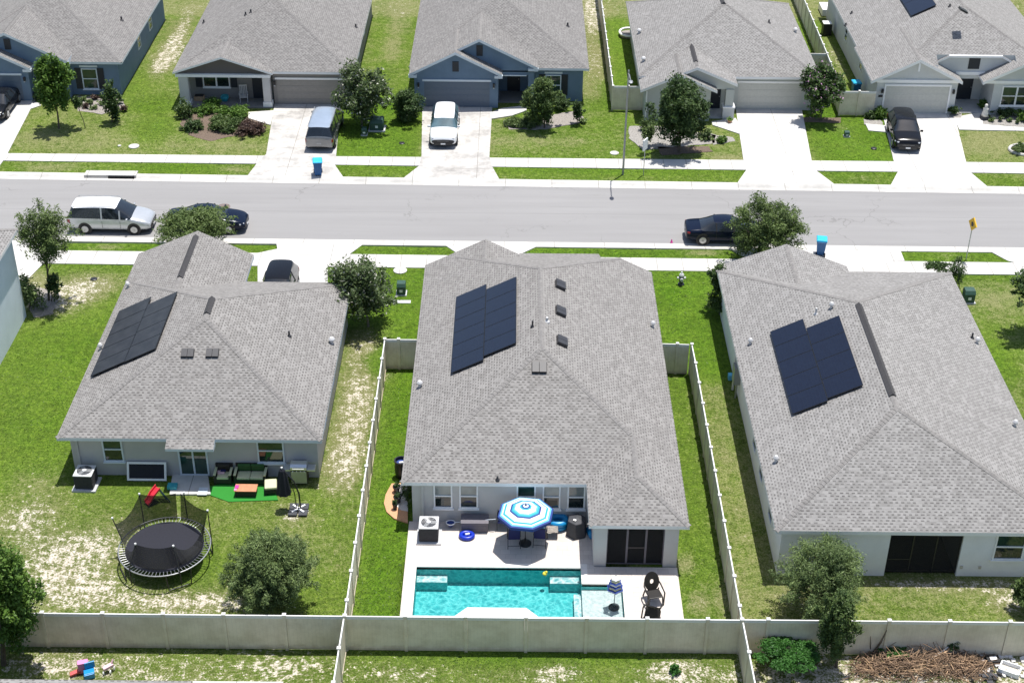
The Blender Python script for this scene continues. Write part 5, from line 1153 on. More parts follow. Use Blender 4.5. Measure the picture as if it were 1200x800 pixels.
a, b = P(357,178), P(388,180); g0 = (a+b)/2; car('suv', 'steel blue SUV with a pale roof parked nose in before the brown garage door', 'SUV', 'paint_graphite', [(a_, b_, c_, d_+.04, e_*.99, f_, k_) for a_, b_, c_, d_, e_, f_, k_ in ext(van_st(), .7)], 1.98, 5.8, (-1.5, 2.2), .37, (g0.x+.20, g0.y+2.45, .03), R(90)-.03, roofmat='paint_steel', rails=True, win=(-.5, .5))
a, b = P(506,169), P(534,169); g0 = (a+b)/2; car('hatchback', 'white car parked facing the street before the slate blue garage', 'car', 'paint_white', ext(suv_st(2.25, 1.55), .6), 1.92, 5.1, (-1.35, 1.95), .34, (g0.x, g0.y+1.95, .03), R(-90), glass='car_glass_light', win=(-.5, .5))
a, b = P(1048,175), P(1082,178); g0 = (a+b)/2; car('suv', 'black SUV parked facing the street before the white framed garage door', 'SUV', 'paint_black', suv_st(2.3, 1.68), 1.9, 4.6, (-1.35, 1.4), .36, (g0.x-.05, g0.y+1.75, .03), R(-90)-.08, rails=False, win=(-.5, .5))
g0 = P(336,321); car('suv', 'black SUV mostly hidden behind the right hip of the left house roof', 'SUV', 'paint_black', suv_st(2.3, 1.68), 1.9, 4.6, (-1.35, 1.4), .36, (g0.x, g0.y-3.1, .03), R(-90), win=(-.5, .5))
g0 = P(-4,146); car('sedan', 'black car nose cut by the left edge on the upper left driveway', 'car', 'paint_black', sedan_st(), 1.82, 4.9, (-1.4, 1.45), .34, (g0.x-.35, g0.y+2.5, .03), R(-90), win=(-.6, .45))
# ------------------------------------------------------------------ street furniture and yard things
def make_bin(label):
    t = thing('wheelie_bin', label, 'bin', (0,0,0), 'blue wheelie bins')
    m = MB(); lo = [(-.22,-.26,.06),(.22,-.26,.06),(.22,.26,.06),(-.22,.26,.06)]; hi = [(-.29,-.35,.98),(.29,-.35,.98),(.29,.33,.98),(-.29,.33,.98)]
    m.idx(lo+hi, [(0,3,2,1),(4,5,6,7),(0,1,5,4),(1,2,6,5),(2,3,7,6),(3,0,4,7)], 'bin_blue'); m.box(-.31,-.37,.93,.31,.35,.985,'bin_blue'); m.build('body', t, bevel=.02)
    m = MB(); m.idx([(-.33,-.40,.985),(.33,-.40,.985),(.33,.38,.985),(-.33,.38,.985),(-.28,-.34,1.06),(.28,-.34,1.06),(.28,.34,1.08),(-.28,.34,1.08)], [(0,3,2,1),(4,5,6,7),(0,1,5,4),(1,2,6,5),(2,3,7,6),(3,0,4,7)], 'bin_lid'); m.build('lid', t, bevel=.02)
    for s in (-1, 1):
        m = MB(); m.cyl((s*.22,.33,.12),(s*.29,.33,.12),.12,.12,14,'tyre'); m.build('wheel', t)
    m = MB(); m.tube([(-.24,.36,.95),(-.24,.44,.97),(.24,.44,.97),(.24,.36,.95)], .018, 6, 'bin_blue'); m.build('handle', t)
    return t
b0 = make_bin('blue wheelie bin on the driveway apron below the steel blue SUV'); g = P(373,205); place(b0, (g.x, g.y, .036), R(8))
b1 = copy_tree(b0); g = P(961,298); place(b1, (g.x, g.y, .036), R(170), 'blue wheelie bin on the near driveway apron right of the spreading oak')
b2 = copy_tree(b0); g = P(1002,111); place(b2, (g.x, g.y, .0), R(185), 'blue wheelie bin behind the fence panel beside the pale grey house')

def utility_box(label, px, w, d, hh, cat='utility box'):
    g = P(*px); t = thing('utility_box', label, cat, g)
    m = MB(); x, y = g.x, g.y; m.box(x-w*.62, y-d*.62, -.05, x+w*.62, y+d*.62, .06, 'patio'); m.build('pad', t)
    m = MB(); m.box(x-w/2, y-d/2, .06, x+w/2, y+d/2, hh*.72, 'ulility_green'); m.build('cabinet', t, bevel=.02)
    m = MB(); w2 = w*.53; m.idx([(x-w2,y-d*.55,hh*.72),(x+w2,y-d*.55,hh*.72),(x+w2,y+d*.55,hh*.72),(x-w2,y+d*.55,hh*.72),(x-w2*.9,y-d*.3,hh),(x+w2*.9,y-d*.3,hh),(x+w2*.9,y+d*.5,hh),(x-w2*.9,y+d*.5,hh)], [(0,3,2,1),(4,5,6,7),(0,1,5,4),(1,2,6,5),(2,3,7,6),(3,0,4,7)], 'ulility_green'); m.build('lid', t, bevel=.02)
    m = MB(); m.box(x-.09, y-d/2-.012, hh*.3, x+.09, y-d/2, hh*.52, 'white_plastic'); m.build('notice', t)
    return t
utility_box('dark green transformer cabinet on a pad between the taupe and slate blue houses', (442,151), .95, .85, .8)
utility_box('small green cable pedestal beside the transformer cabinet', (427,158), .36, .34, .55)
utility_box('dark green cabinet by the walk between the left house and the centre house', (470.5,344), .5, .5, .75)
utility_box('dark green cabinet at the front corner of the right house', (1134,353), .6, .55, .8)
utility_box('small dark box on the lawn left of the pale grey house', (992,160), .35, .3, .4)
def disc(name, label, cat, px, r, mat, z=.02, ry=.75, zb=-.04):
    g = P(*px); m = MB(); m.lathe((g.x, g.y, 0), [(r, zb), (r, z), (r*.85, z+.015)], 24, mat); return tag(m.build(name, None, origin=g), label, cat)
disc('utility_cover', 'round white cover in the lawn below the upper left slate blue house', 'cover', (157,171.5), .36, 'sidewalk', .03); disc('utility_cover', 'small white cover left of the round lawn cover', 'cover', (140,171), .12, 'sidewalk', .03)
disc('utility_cover', 'oval pale cover in the lawn left of the street lamp', 'cover', (720,179.5), .3, 'sidewalk', .03); disc('utility_cover', 'round pale cover by the walk beside the crape myrtle', 'cover', (469,317), .4, 'sidewalk', .035)
disc('manhole_cover', 'rusty brown manhole cover in the street beside the dark blue saloon', 'manhole cover', (262,241), .42, 'castiron', -.072, zb=-.12)
disc('ground_cover', 'dark square lid in the bare soil near the slender oak', 'cover', (110,327), .2, 'dark_metal', .03); disc('ground_cover', 'dark lid in the lawn below the dark round shrub', 'cover', (471,168), .2, 'dark_metal', .03); disc('ground_cover', 'dark lid in the lawn beside the black SUV driveway', 'cover', (1024,174), .2, 'dark_metal', .03)
m = MB(); g = P(471,354); m.box(g.x-.5, g.y-.16, -.02, g.x+.5, g.y+.16, .04, 'patio'); tag(m.build('meter_slab', None, origin=g), 'pale rectangular slab in the grass below the dark green cabinet', 'slab')
m = MB(); g = P(130,205); y = road_f(g.x)
m.box(g.x-1.7, y+.35, -.05, g.x+1.7, y+1.05, .10, 'kerb'); m.box(g.x-.1, y+.25, -.08, g.x+1.6, y+.349, .06, 'inlet_dark'); tag(m.build('storm_drain', None, origin=g), 'concrete storm drain inlet in the far kerb on the left', 'drain')  # near-black box paints the shade inside the inlet mouth
# hydrant
g = P(798,333); t = thing('fire_hydrant', 'grey topped fire hydrant on the lawn beside the centre house', 'hydrant', g); x, y = g.x, g.y
m = MB(); m.lathe((x,y,0), [(.19,-.05),(.19,.05),(.12,.06),(.12,.5),(.15,.5),(.15,.56)], 14, 'hydrant_black'); m.build('barrel', t, smooth=False)
m = MB(); m.lathe((x,y,.56), [(.14,0),(.15,.05),(.11,.14),(.05,.19),(.05,.25)], 14, 'hydrant_grey'); m.build('bonnet', t)
for s in (-1, 1): m = MB(); m.cyl((x+s*.1,y,.42),(x+s*.25,y,.42),.065,.075,10,'hydrant_grey'); m.build('nozzle', t)
m = MB(); m.cyl((x,y-.1,.40),(x,y-.26,.40),.085,.095,10,'hydrant_grey'); m.build('pumper_nozzle', t)
# street lamp
g = P(730,204); t = thing('street_lamp', 'tall grey street lamp on the far verge with its arm over the street', 'street lamp', g); x, y = g.x, g.y
m = MB(); m.cyl((x,y,-.1),(x+.02,y,7.3),.075,.05,12,'grey_metal'); m.build('pole', t); m = MB(); m.tube([(x,y,7.05),(x,y-.9,7.35),(x,y-1.9,7.42)], [.04,.035,.03], 8, 'grey_metal'); m.build('arm', t)
m = MB(); m.lathe((x,y-2.2,7.36), [(.05,0),(.14,.03),(.14,.08),(.06,.13)], 12, 'grey_metal', 1.9); m.build('lamp_head', t)
def signpost(label, px, hh, panel, mat, rz, dark=True, cat='road sign'):
    g = P(*px); t = thing('road_sign', label, cat, g); x, y = g.x, g.y
    m = MB(); m.cyl((x,y,-.1),(x,y,hh),.03,.03,8,'galv'); m.build('post', t)
    c, s = math.cos(rz), math.sin(rz); m = MB(); d = Vector((c,s,0)); n = Vector((-s,c,0)); z = Vector((0,0,1)); p = Vector((x,y,hh-.1))
    if panel == 'diamond': q = [z*.43, d*.43, -z*.43, -d*.43]
    else: q = [z*.38+d*.3, z*.38-d*.3, -z*.38-d*.3, -z*.38+d*.3]
    for sgn in (1, -1):
        f = [p+v+n*(.035*sgn) for v in q]; m.face(f if sgn < 0 else f[::-1], mat if sgn < 0 else 'grey_metal')
    for i in range(4): m.face([p+q[i]-n*.035, p+q[i]+n*.035, p+q[(i+1)%4]+n*.035, p+q[(i+1)%4]-n*.035], mat)
    so = m.build('sign_panel', t)
    if dark:
        m = MB(); f = p-n*.039; m.face([f+d*a*.16+z*b*.16 for a, b in ((-.5,-1),(.6,-.8),(.9,.2),(.2,1),(-.8,.5))], 'black_plastic'); m.build('symbol', so)
signpost('yellow diamond warning sign with a black symbol on the near verge', (1132,304), 2.5, 'diamond', 'yellow_sign', R(-74)); signpost('white sign on a slim post on the far verge right of the street lamp', (754,205), 2.3, 'rect', 'white_plastic', R(60), False)
m = MB(); g = P(787,283); m.lathe((g.x,g.y,0), [(.09,-.06),(.06,.0),(.02,.16)], 8, 'hotpink'); tag(m.build('marker_cone', None, origin=g), 'tiny pink marker at the near kerb left of the navy saloon', 'marker')

# air conditioners
def make_ac(label, px, w=.86, hh=.86, pad=True):
    t = thing('air_conditioner', label, 'air conditioner', (0,0,0), 'outdoor air conditioning units')
    m = MB(); m.box(-.56,-.56,-.02,.56,.56,.07,'patio'); m.build('pad', t)
    m = MB(); m.box(-w/2+.02,-w/2+.02,.07,w/2-.02,w/2-.02,hh-.06,'ac_dark')
    for k in range(11):
        z = .13+k*.06; m.box(-w/2,-w/2,z,w/2,-w/2+.02,z+.025,'ac_dark'); m.box(-w/2,-w/2+.02,z,-w/2+.02,w/2,z+.025,'ac_dark'); m.box(w/2-.02,-w/2+.02,z,w/2,w/2,z+.025,'ac_dark')
    m.build('casing', t)
    m = MB(); m.box(-w/2-.01,-w/2-.01,hh-.06,w/2+.01,w/2+.01,hh,'ac_top'); to = m.build('top_panel', t, bevel=.025)
    m = MB()
    for r_ in (.34,.27,.20,.13): m.ring((0,0), r_, r_, hh+.02, .008, 26, 'grey_metal', 5)
    m.lathe((0,0,hh), [(.34,.001),(.34,.006)], 24, 'ac_dark'); m.lathe((0,0,hh), [(.1,.0),(.1,.03)], 14, 'ac_top')
    for k in range(8): a = k*math.pi/4; m.cyl((.08*math.cos(a),.08*math.sin(a),hh+.022),(.36*math.cos(a),.36*math.sin(a),hh+.022),.007,.007,5,'grey_metal')
    for k in range(3):
        a = k*2.09; m.obox((.2*math.cos(a),.2*math.sin(a),hh+.010),(.13*math.cos(a),.13*math.sin(a),0),(-.09*math.sin(a),.09*math.cos(a),0),(0,0,.002),'galv')
    m.build('fan_guard', to); g = P(*px); return place(t, (g.x, g.y, 0), R(-2), label)
ac1 = make_ac('air conditioner with white top at the back left corner of the left house', (102,568)); g = P(503,630); a2 = copy_tree(ac1); place(a2, (g.x, g.y+.0, .05), 0, 'air conditioner with white top on the pool deck by the house corner')
# trampoline
c = P(190,655); cx, cy = -8.45, 5.35; t = thing('trampoline', 'large round black trampoline with a sagging net in the left back yard', 'trampoline', (cx,cy,0)); RR = 1.98; zt = .86
m = MB(); m.ring((cx,cy), RR, RR, zt, .030, 48, 'grey_metal', 8); m.build('frame', t, smooth=True)
m = MB(); m.lathe((cx,cy,zt-.02), [(RR-.28,-.01),(RR-.28,.0)], 44, 'black_fabric'); m.build('mat', t)
m = MB()
for k in range(72):
    a = k*2*math.pi/72; m.cyl((cx+(RR-.3)*math.cos(a),cy+(RR-.3)*math.sin(a),zt-.015),(cx+(RR-.03)*math.cos(a),cy+(RR-.03)*math.sin(a),zt+.005),.011,.011,5,'galv')
m.build('springs', t)
for k in range(4):
    a = .5+k*math.pi/2; m = MB(); d = Vector((-math.sin(a), math.cos(a), 0))*.55; p = Vector((cx+RR*.98*math.cos(a), cy+RR*.98*math.sin(a), 0))
    m.tube([p-d+Vector((0,0,zt)), p-d*.9+Vector((0,0,.05)), p+d*.9+Vector((0,0,.05)), p+d+Vector((0,0,zt))], .025, 7, 'dark_metal'); m.build('leg', t)
tops = []
lean = {168: 1.16, 128: 1.03, 72: 1.02, 20: 1.02, 300: .78, 235: .76}; hts = {168: 2.0, 128: 2.45, 72: 2.3, 20: 2.3, 300: 2.0, 235: 2.0}
for k, a in enumerate((168,128,72,20,300,235)):
    an = R(a); b = Vector((cx+(RR+.05)*math.cos(an), cy+(RR+.05)*math.sin(an), .1)); mid = Vector((b.x, b.y, zt+.1)); tp = Vector((cx+RR*lean[a]*math.cos(an), cy+RR*lean[a]*math.sin(an), hts[a])); tops.append((a, tp, mid))
    m = MB(); m.tube([b, mid, tp], .025, 7, 'dark_metal'); m.build('net_pole', t); m = MB(); m.lathe(tp, [(.035,-.03),(.05,.0),(.045,.05),(.01,.07)], 8, 'white_plastic'); m.build('pole_cap', t)
m = MB()
def curtain(p, q, pb, qb, sag, n=8):
    for i in range(n):
        u, v = i/n, (i+1)/n; sg = lambda w: Vector((0,0,-sag*4*w*(1-w)))
        r1, r2 = p.lerp(q, u)+sg(u), p.lerp(q, v)+sg(v); b1, b2 = pb.lerp(qb, u), pb.lerp(qb, v)
        if (b1.xy-Vector((cx,cy))).length > .2: b1 = b1.copy(); b2 = b2.copy(); d1 = (b1.xy-Vector((cx,cy))).normalized()*(RR-.3); d2 = (b2.xy-Vector((cx,cy))).normalized()*(RR-.3); b1.x, b1.y, b2.x, b2.y = cx+d1.x, cy+d1.y, cx+d2.x, cy+d2.y
        m.face([b1, b2, r2, r1], 'net_dark')
T = {a: (tp, mid) for a, tp, mid in tops}
curtain(T[168][0].lerp(T[168][1],.3), T[128][0], T[168][1], T[128][1], .35); curtain(T[128][0], T[72][0].lerp(T[128][0],.18), T[128][1], T[72][1].lerp(T[128][1],.18), .12); curtain(T[72][0].lerp(T[128][0],.08), T[20][0], T[72][1].lerp(T[128][1],.08), T[20][1], .22)
curtain(T[20][0], T[300][0], T[20][1], T[300][1], .95); curtain(T[300][0], T[235][0], T[300][1], T[235][1], .18); curtain(T[235][0], T[168][0].lerp(T[168][1],.3), T[235][1], T[168][1], .9)
m.build('safety_net', t)
# toddler slide
t = thing('toy_slide', 'small red and blue toddler slide by the patio of the left house', 'slide', P(183,586))
a, b2 = P(174,590), P(191,586); top = Vector(((a.x+b2.x)/2+.12, (a.y+b2.y)/2+.25, .62)); a = Vector((a.x-.05, a.y-.1, .06))
m = MB(); d = (top-a); sd = Vector((-d.y, d.x, 0)).normalized(); hm = a.lerp(top, .5)+Vector((0,0,.05))
for off, hh, w in ((0, 0, .17), (-.17, .07, .03), (.17, .07, .03)):
    for p, q in ((a, a.lerp(top,.2)-Vector((0,0,.03))), (a.lerp(top,.2)-Vector((0,0,.03)), hm), (hm, top)): m.obox((p+q)/2+sd*off+Vector((0,0,hh)), (q-p)/2*1.03, sd*w, Vector((0,0,.03+hh*.5)), 'red_plastic')
m.build('slide_chute', t, bevel=.01); m = MB(); e = top+Vector((.42,-.12,-.6))
for s in (-1, 1): m.obox((top+e)/2+sd*.17*s, (e-top)/2, sd*.03, Vector((0,0,.05)), 'blue_plastic')
for k in (.3,.6,.9): p = top.lerp(e, k); m.obox(p, sd*.17, (e-top).normalized()*.06, Vector((0,0,.025)), 'blue_plastic')
m.build('ladder', t)
m = MB(); g = P(203,573); m.box(g.x-.25,g.y-.15,.07,g.x+.2,g.y+.2,.25,'teal'); tag(m.build('toy_box', None, origin=g, bevel=.02), 'small teal toy tray at the left edge of the left house patio', 'toy')
m = MB(); g = P(238,577); m.box(g.x-.22,g.y-.28,.07,g.x+.22,g.y+.28,.10,'trim_bluish'); tag(m.build('door_mat', None, origin=g), 'pale blue mat at the right corner of the left house patio', 'mat')
# panel leaning on wall
A, B = PY(150,562,11.15), PY(196,562,11.15); t = thing('framed_screen', 'white framed dark screen panel leaning against the left house back wall', 'panel', (A.x, 11.1, 0))
lo, hi = Vector((0,11.02,.05)), Vector((0,11.40,.86)); up = (hi-lo); x0, x1 = A.x, B.x; w = up.normalized()*.05
m = MB(); cxm = (x0+x1)/2; n = Vector((0,-.9,.42)).normalized()
for p in (lo+w, hi-w): m.obox(Vector((cxm,0,0))+p, ((x1-x0)/2,0,0), w, n*.025, 'trim_white')
for x in (x0+.05, x1-.05): m.obox(Vector((x,0,0))+(lo+hi)/2, (.05,0,0), up/2-w*2, n*.025, 'trim_white')
m.build('frame', t); m = MB(); m.obox(Vector((cxm,0,0))+(lo+hi)/2, ((x1-x0)/2-.1,0,0), up/2-w*2, n*.01, 'black_fabric'); m.build('panel', t)
# sofa set
m = MB(); m.prism([tuple(P(*p)[:2]) for p in ((243,571),(262,566),(318,566),(326,586),(268,588),(240,578))], -.02, .03, 'turf_mat'); tag(m.build('turf_rug', None, origin=P(285,577)), 'bright green artificial turf rug under the wicker sofa set', 'rug')
def seatset(label, cat, name, px, w, d, rz, n, back='cushion_green', seatm='cushion_pale', backon=True):
    t = thing(name, label, cat, (0,0,0), 'wicker patio seats')
    m = MB(); m.box(-w/2,-d/2,.08,w/2,d/2,.30,'wicker')
    if backon: m.box(-w/2,d/2-.1,.30,w/2,d/2,.78,'wicker')
    m.build('frame', t, bevel=.02)
    if backon:
        for s in (-1, 1): m = MB(); m.box(s*w/2-s*.1,-d/2,.30,s*w/2,d/2-.1,.56,'wicker'); m.box(s*w/2-s*.11,-d/2-.01,.56,s*w/2+s*.01,d/2-.1,.585,'cushion_pale'); m.build('armrest', t)
    for sx in (-1,1):
        for sy in (-1,1): m = MB(); m.box(sx*(w/2-.04)-.03,sy*(d/2-.04)-.03,0,sx*(w/2-.04)+.03,sy*(d/2-.04)+.03,.08,'wicker'); m.build('leg', t)
    iw = w-.24 if backon else w-.04
    for k in range(n):
        x0 = -iw/2+iw*k/n; m = MB(); m.box(x0+.008,-d/2+.01,.30,x0+iw/n-.008,d/2-(.22 if backon else .01),.43,seatm); m.build('seat_cushion', t, bevel=.04)  # sunlight on the seat is put into its pale colour
        if backon: m = MB(); m.obox((x0+iw/n/2,d/2-.19,.62),(iw/n/2-.01,0,0),(0,.06,.02),(0,-.05,.20),back); m.build('back_cushion', t, bevel=.04)
    g = P(*px); return place(t, (g.x, g.y, .03), rz)
seatset('green cushioned two seat wicker sofa at the left house back wall', 'sofa', 'patio_sofa', (295,563), 1.5, .78, 0, 2)
seatset('dark wicker armchair with a pale seat left of the green sofa', 'armchair', 'patio_armchair', (263,563), .82, .74, 0, 1, 'wicker')
seatset('pale topped wicker stool right of the orange coffee table', 'stool', 'patio_stool', (318,575), .62, .72, R(8), 1, backon=False)
g = P(289,579); t = thing('coffee_table', 'orange topped wicker coffee table on the green turf rug', 'table', (g.x,g.y,.03)); x, y = g.x, g.y
m = MB(); m.box(x-.52,y-.28,.36,x+.52,y+.28,.40,'wood_orange'); m.build('table_top', t, bevel=.01); m = MB(); m.box(x-.48,y-.25,.08,x+.48,y+.25,.36,'wicker'); m.build('base', t)
for sx in (-1,1):
    for sy in (-1,1): m = MB(); m.box(x+sx*.44-.03,y+sy*.22-.03,.03,x+sx*.44+.03,y+sy*.22+.03,.08,'wicker'); m.build('leg', t)
m = MB(); m.box(x-.50,y-.10,.402,x-.34,y+.14,.44,'hotpink'); m.box(x-.52,y-.24,.402,x-.40,y-.12,.43,'pink'); tag(m.build('toy', None, origin=(x-.45,y,.4)), 'pink toy on the left end of the orange coffee table', 'toy')
m = MB(); g2 = P(259,553,.5); m.obox(g2,(.16,.02,0),(-.02,.12,0),(0,0,.03),'palepink'); m.obox(g2+Vector((.1,.05,.05)),(.12,.0,0),(0,.06,0),(0,0,.03),'navy_fabric'); tag(m.build('folded_cloth', None, origin=g2), 'crumpled cloth on the dark wicker armchair', 'cloth')
# grill
g = P(352,564); t = thing('barbecue_grill', 'wide stainless barbecue with side shelves at the back corner of the left house', 'barbecue', g); x, y = g.x, g.y
m = MB(); m.box(x-.38,y-.26,.08,x+.38,y+.26,.82,'wicker'); m.box(x-.36,y-.275,.1,x+.36,y-.262,.80,'galv'); m.build('cabinet', t)
m = MB(); m.lathe((0,0,0), [(.01,0)], 3, 'silver') if False else None
prof = [(-.27,.86),(-.27,1.02),(-.16,1.14),(.08,1.17),(.27,1.04),(.27,.86)]
m.idx([(x-.38,y+a,z_) for a, z_ in prof]+[(x+.38,y+a,z_) for a, z_ in prof], [(i,i+1,i+7,i+6) for i in range(5)]+[(5,0,6,11),tuple(range(5,-1,-1)),tuple(range(6,12))], 'silver'); m.build('hood', t)
for s in (-1, 1): m = MB(); m.box(x+s*.39,y-.24,.80,x+s*.76,y+.24,.86,'silver'); m.build('side_shelf', t)
m = MB(); m.cyl((x-.28,y-.32,.98),(x+.28,y-.32,.98),.016,.016,8,'white_plastic'); m.build('handle', t); m = MB()
for k in range(4): m.cyl((x-.27+.18*k,y-.29,.80),(x-.27+.18*k,y-.25,.80),.03,.03,8,'white_plastic')
m.build('knobs', t)
# cantilever umbrella, folded
g = P(350,598); t = thing('cantilever_umbrella', 'folded navy cantilever umbrella on a square grey base in the left back yard', 'umbrella', g); x, y = g.x, g.y
for sx in (-1,1):
    for sy in (-1,1): m = MB(); m.box(x+sx*.03,y+sy*.03,.02,x+sx*.44,y+sy*.44,.10,'cover_grey'); m.build('base_weight', t, bevel=.02)
m = MB(); m.box(x-.46,y-.025,.0,x+.46,y+.025,.02,'silver'); m.obox((x,y,.13),(.28,.26,0),(-.03,.03,0),(0,0,.025),'white_plastic'); m.obox((x,y,.13),(.28,-.26,0),(.03,.03,0),(0,0,.025),'white_plastic'); m.build('base_cross', t)
top = Vector((x-.62,y+.1,2.35)); m = MB(); m.tube([(x+.1,y,.1),(x+.08,y,1.0),(x-.12,y+.03,1.7),top], [.04,.04,.035,.03], 8, 'dark_metal'); m.tube([(x-.08,y-.02,.1),(x-.12,y,1.0),(x-.25,y+.03,1.55),(x-.12,y+.03,1.7)], .022, 7, 'dark_metal'); m.build('mast', t)
m = MB(); prof = [(.03,0),(.10,-.12),(.15,-.5),(.20,-1.1),(.24,-1.45),(.17,-1.5)]; n = 16; pts = []
for r_, z_ in prof:
    for i in range(n): a = 2*math.pi*i/n; q = r_*(1+.22*(i % 2)); pts.append((top.x+q*math.cos(a)*1.25, top.y+q*math.sin(a), top.z+z_))
m.idx(pts, [(k*n+i, (k+1)*n+i, (k+1)*n+(i+1) % n, k*n+(i+1) % n) for k in range(len(prof)-1) for i in range(n)]+[tuple(range(n))], 'black_fabric'); m.build('canopy', t); m = MB(); m.lathe(top, [(.04,-.02),(.05,.06),(.01,.09)], 8, 'white_plastic'); m.build('finial', t)

# ---- pool terrace
g = P(617,636); ux, uy, uz = g.x-.06, g.y-.1, 2.06; t = thing('patio_umbrella', 'open octagonal umbrella with blue teal and white rings over the pool deck', 'umbrella', (ux,uy,.05))
bands = [(0,.06,'umb_navy'),(.06,.12,'umb_white'),(.12,.19,'umb_navy'),(.19,.26,'umb_teal'),(.26,.46,'umb_white'),(.46,.53,'umb_sky'),(.53,.61,'umb_teal'),(.61,.69,'umb_navy'),(.69,.89,'umb_white'),(.89,.98,'umb_teal'),(.98,1.04,'umb_white'),(1.04,1.12,'umb_sky'),(1.12,1.20,'umb_navy')]; bands = [(a_*1.06, b_*1.06, c_) for a_, b_, c_ in bands]
ha = lambda r_: .36-.40*(r_/1.19)**1.12
rot = R(14); m = MB(); til = Vector((-.05,-.06,0)); cc = Vector((ux,uy,uz-.18))
def up_(r_, a): return cc+Vector((r_*math.cos(a), r_*math.sin(a), ha(r_)+.10*r_*math.sin(a)*-.6))
for k in range(8):
    a0, a1 = rot+k*math.pi/4, rot+(k+1)*math.pi/4
    for r0, r1, mt in bands:
        if r0 == 0: m.face([up_(0,a0), up_(r1,a0), up_(r1,a1)], mt)
        else: m.face([up_(r0,a0), up_(r1,a0), up_(r1,a1), up_(r0,a1)], mt)
    p, q = up_(1.272,a0), up_(1.272,a1); m.face([p, p-Vector((0,0,.14)), q-Vector((0,0,.14)), q], 'umb_navy')
m.build('canopy', t)
for k in range(8): a0 = rot+k*math.pi/4; m = MB(); m.cyl(up_(.05,a0)-Vector((0,0,.02)), up_(1.24,a0)-Vector((0,0,.02)), .009, .009, 5, 'dark_metal'); m.build('rib', t)
m = MB(); m.cyl((ux,uy,.05), (ux,uy,uz+.24), .022, .02, 8, 'dark_metal'); m.build('pole', t); m = MB(); m.lathe((ux,uy,.05), [(.28,0),(.28,.05),(.2,.09),(.05,.14),(.04,.32)], 18, 'dark_metal'); m.build('base', t); m = MB(); m.lathe((ux,uy,uz+.22), [(.03,0),(.035,.05),(.008,.1)], 8, 'umb_navy'); m.build('finial', t)
def make_chair(label):
    t = thing('patio_chair', label, 'chair', (0,0,0), 'navy sling chairs under the ringed umbrella')
    m = MB(); m.obox((0,.02,.42),(.25,0,0),(0,.27,.02),(0,0,.02),'navy_fabric'); m.build('seat', t, bevel=.01); m = MB(); m.obox((0,-.36,.76),(.25,0,0),(0,-.10,.36),(0,.02,.01),'navy_fabric'); m.build('backrest', t, bevel=.01)
    for s in (-1, 1):
        m = MB(); m.tube([(s*.28,.28,0),(s*.28,.27,.62),(s*.28,-.2,.64),(s*.28,-.30,.60)], .016, 6, 'dark_metal'); m.build('leg', t)
        m = MB(); m.tube([(s*.28,-.46,0),(s*.27,-.22,.42),(s*.26,-.48,1.14)], .016, 6, 'dark_metal'); m.build('leg', t)
    m = MB(); m.tube([(-.26,-.48,1.14),(.26,-.48,1.14)], .016, 6, 'dark_metal'); m.tube([(-.28,-.40,.12),(.28,-.40,.12)], .012, 6, 'dark_metal'); m.build('stretcher', t); return t
ch = make_chair('navy patio chair left of the umbrella pole on the pool deck'); g = P(602,641); place(ch, (g.x, g.y+.28, .05), R(3)); ch2 = copy_tree(ch); g = P(633,640); place(ch2, (g.x, g.y+.28, .05), R(-6), 'navy patio chair right of the umbrella pole with a pale cloth on it')
for px in ((590,618),(622,612)):
    c3 = copy_tree(ch); g = P(*px); place(c3, (g.x, g.y, .05), R(178), 'navy patio chair mostly hidden under the ringed umbrella near the back wall')
m = MB(); g = P(633,617,.95); m.obox(g,(.16,.0,0),(0,.10,.0),(0,0,.015),'umb_sky'); m.obox(g+Vector((.17,-.1,-.02)),(.05,0,0),(0,.2,.0),(0,0,.02),'umb_white'); tag(m.build('towel', None, origin=g), 'pale blue and white towel over the right navy chair', 'towel')
g = P(647,632); t = thing('side_table', 'small square side table with a pinkish top beside the navy chairs', 'table', (g.x,g.y+.2,.05)); x, y = g.x, g.y+.2
m = MB(); m.box(x-.26,y-.24,.42,x+.26,y+.24,.45,'mulch_grey'); m.build('table_top', t)
for sx in (-1,1):
    for sy in (-1,1): m = MB(); m.box(x+sx*.22-.02,y+sy*.2-.02,.05,x+sx*.22+.02,y+sy*.2+.02,.42,'dark_metal'); m.build('leg', t)
# floats and covers
g = P(655,622); x, y = g.x, g.y+.25; m = MB()
m.ring((x-.05,y),.36,.30,.42,.16,22,'bright_blue',10); m.ring((x-.05,y),.33,.28,.20,.15,22,'bright_blue',10); m.lathe((x-.05,y,.06),[(.3,0),(.3,.3)],16,'bright_blue'); m.cyl((x-.55,y+.35,.5),(x+.05,y+.55,.55),.17,.15,12,'bright_blue'); m.cyl((x-.6,y+.3,.2),(x-.3,y-.1,.2),.14,.12,10,'bright_blue'); tag(m.build('pool_float', None, smooth=True, origin=g), 'bright blue inflatable pool float heaped behind the small side table', 'pool float')
g = P(547,632); x, y = g.x, g.y+.12; m = MB(); m.ring((x,y),.27,.22,.15,.10,22,'royal_blue',10); m.lathe((x,y,.06),[(.25,0),(.25,.06)],18,'royal_blue'); o = m.build('swim_ring', None, smooth=True, origin=g); tag(o, 'dark blue swim ring with a white patch on the sunny pool deck', 'swim ring')
m = MB(); m.obox((x+.03,y-.02,.24),(.09,.03,0),(-.02,.04,0),(0,0,.035),'white_plastic'); m.build('patch', o)
g = P(675,630); x, y = g.x+.02, g.y+.28; t = thing('grill_cover', 'dark hexagonal covered fire table by the lanai corner', 'cover', (x,y,.05)); m = MB(); hx = lambda r_, z_: [(x+r_*math.cos(R(20)+k*math.pi/3), y+r_*math.sin(R(20)+k*math.pi/3), z_) for k in range(6)]
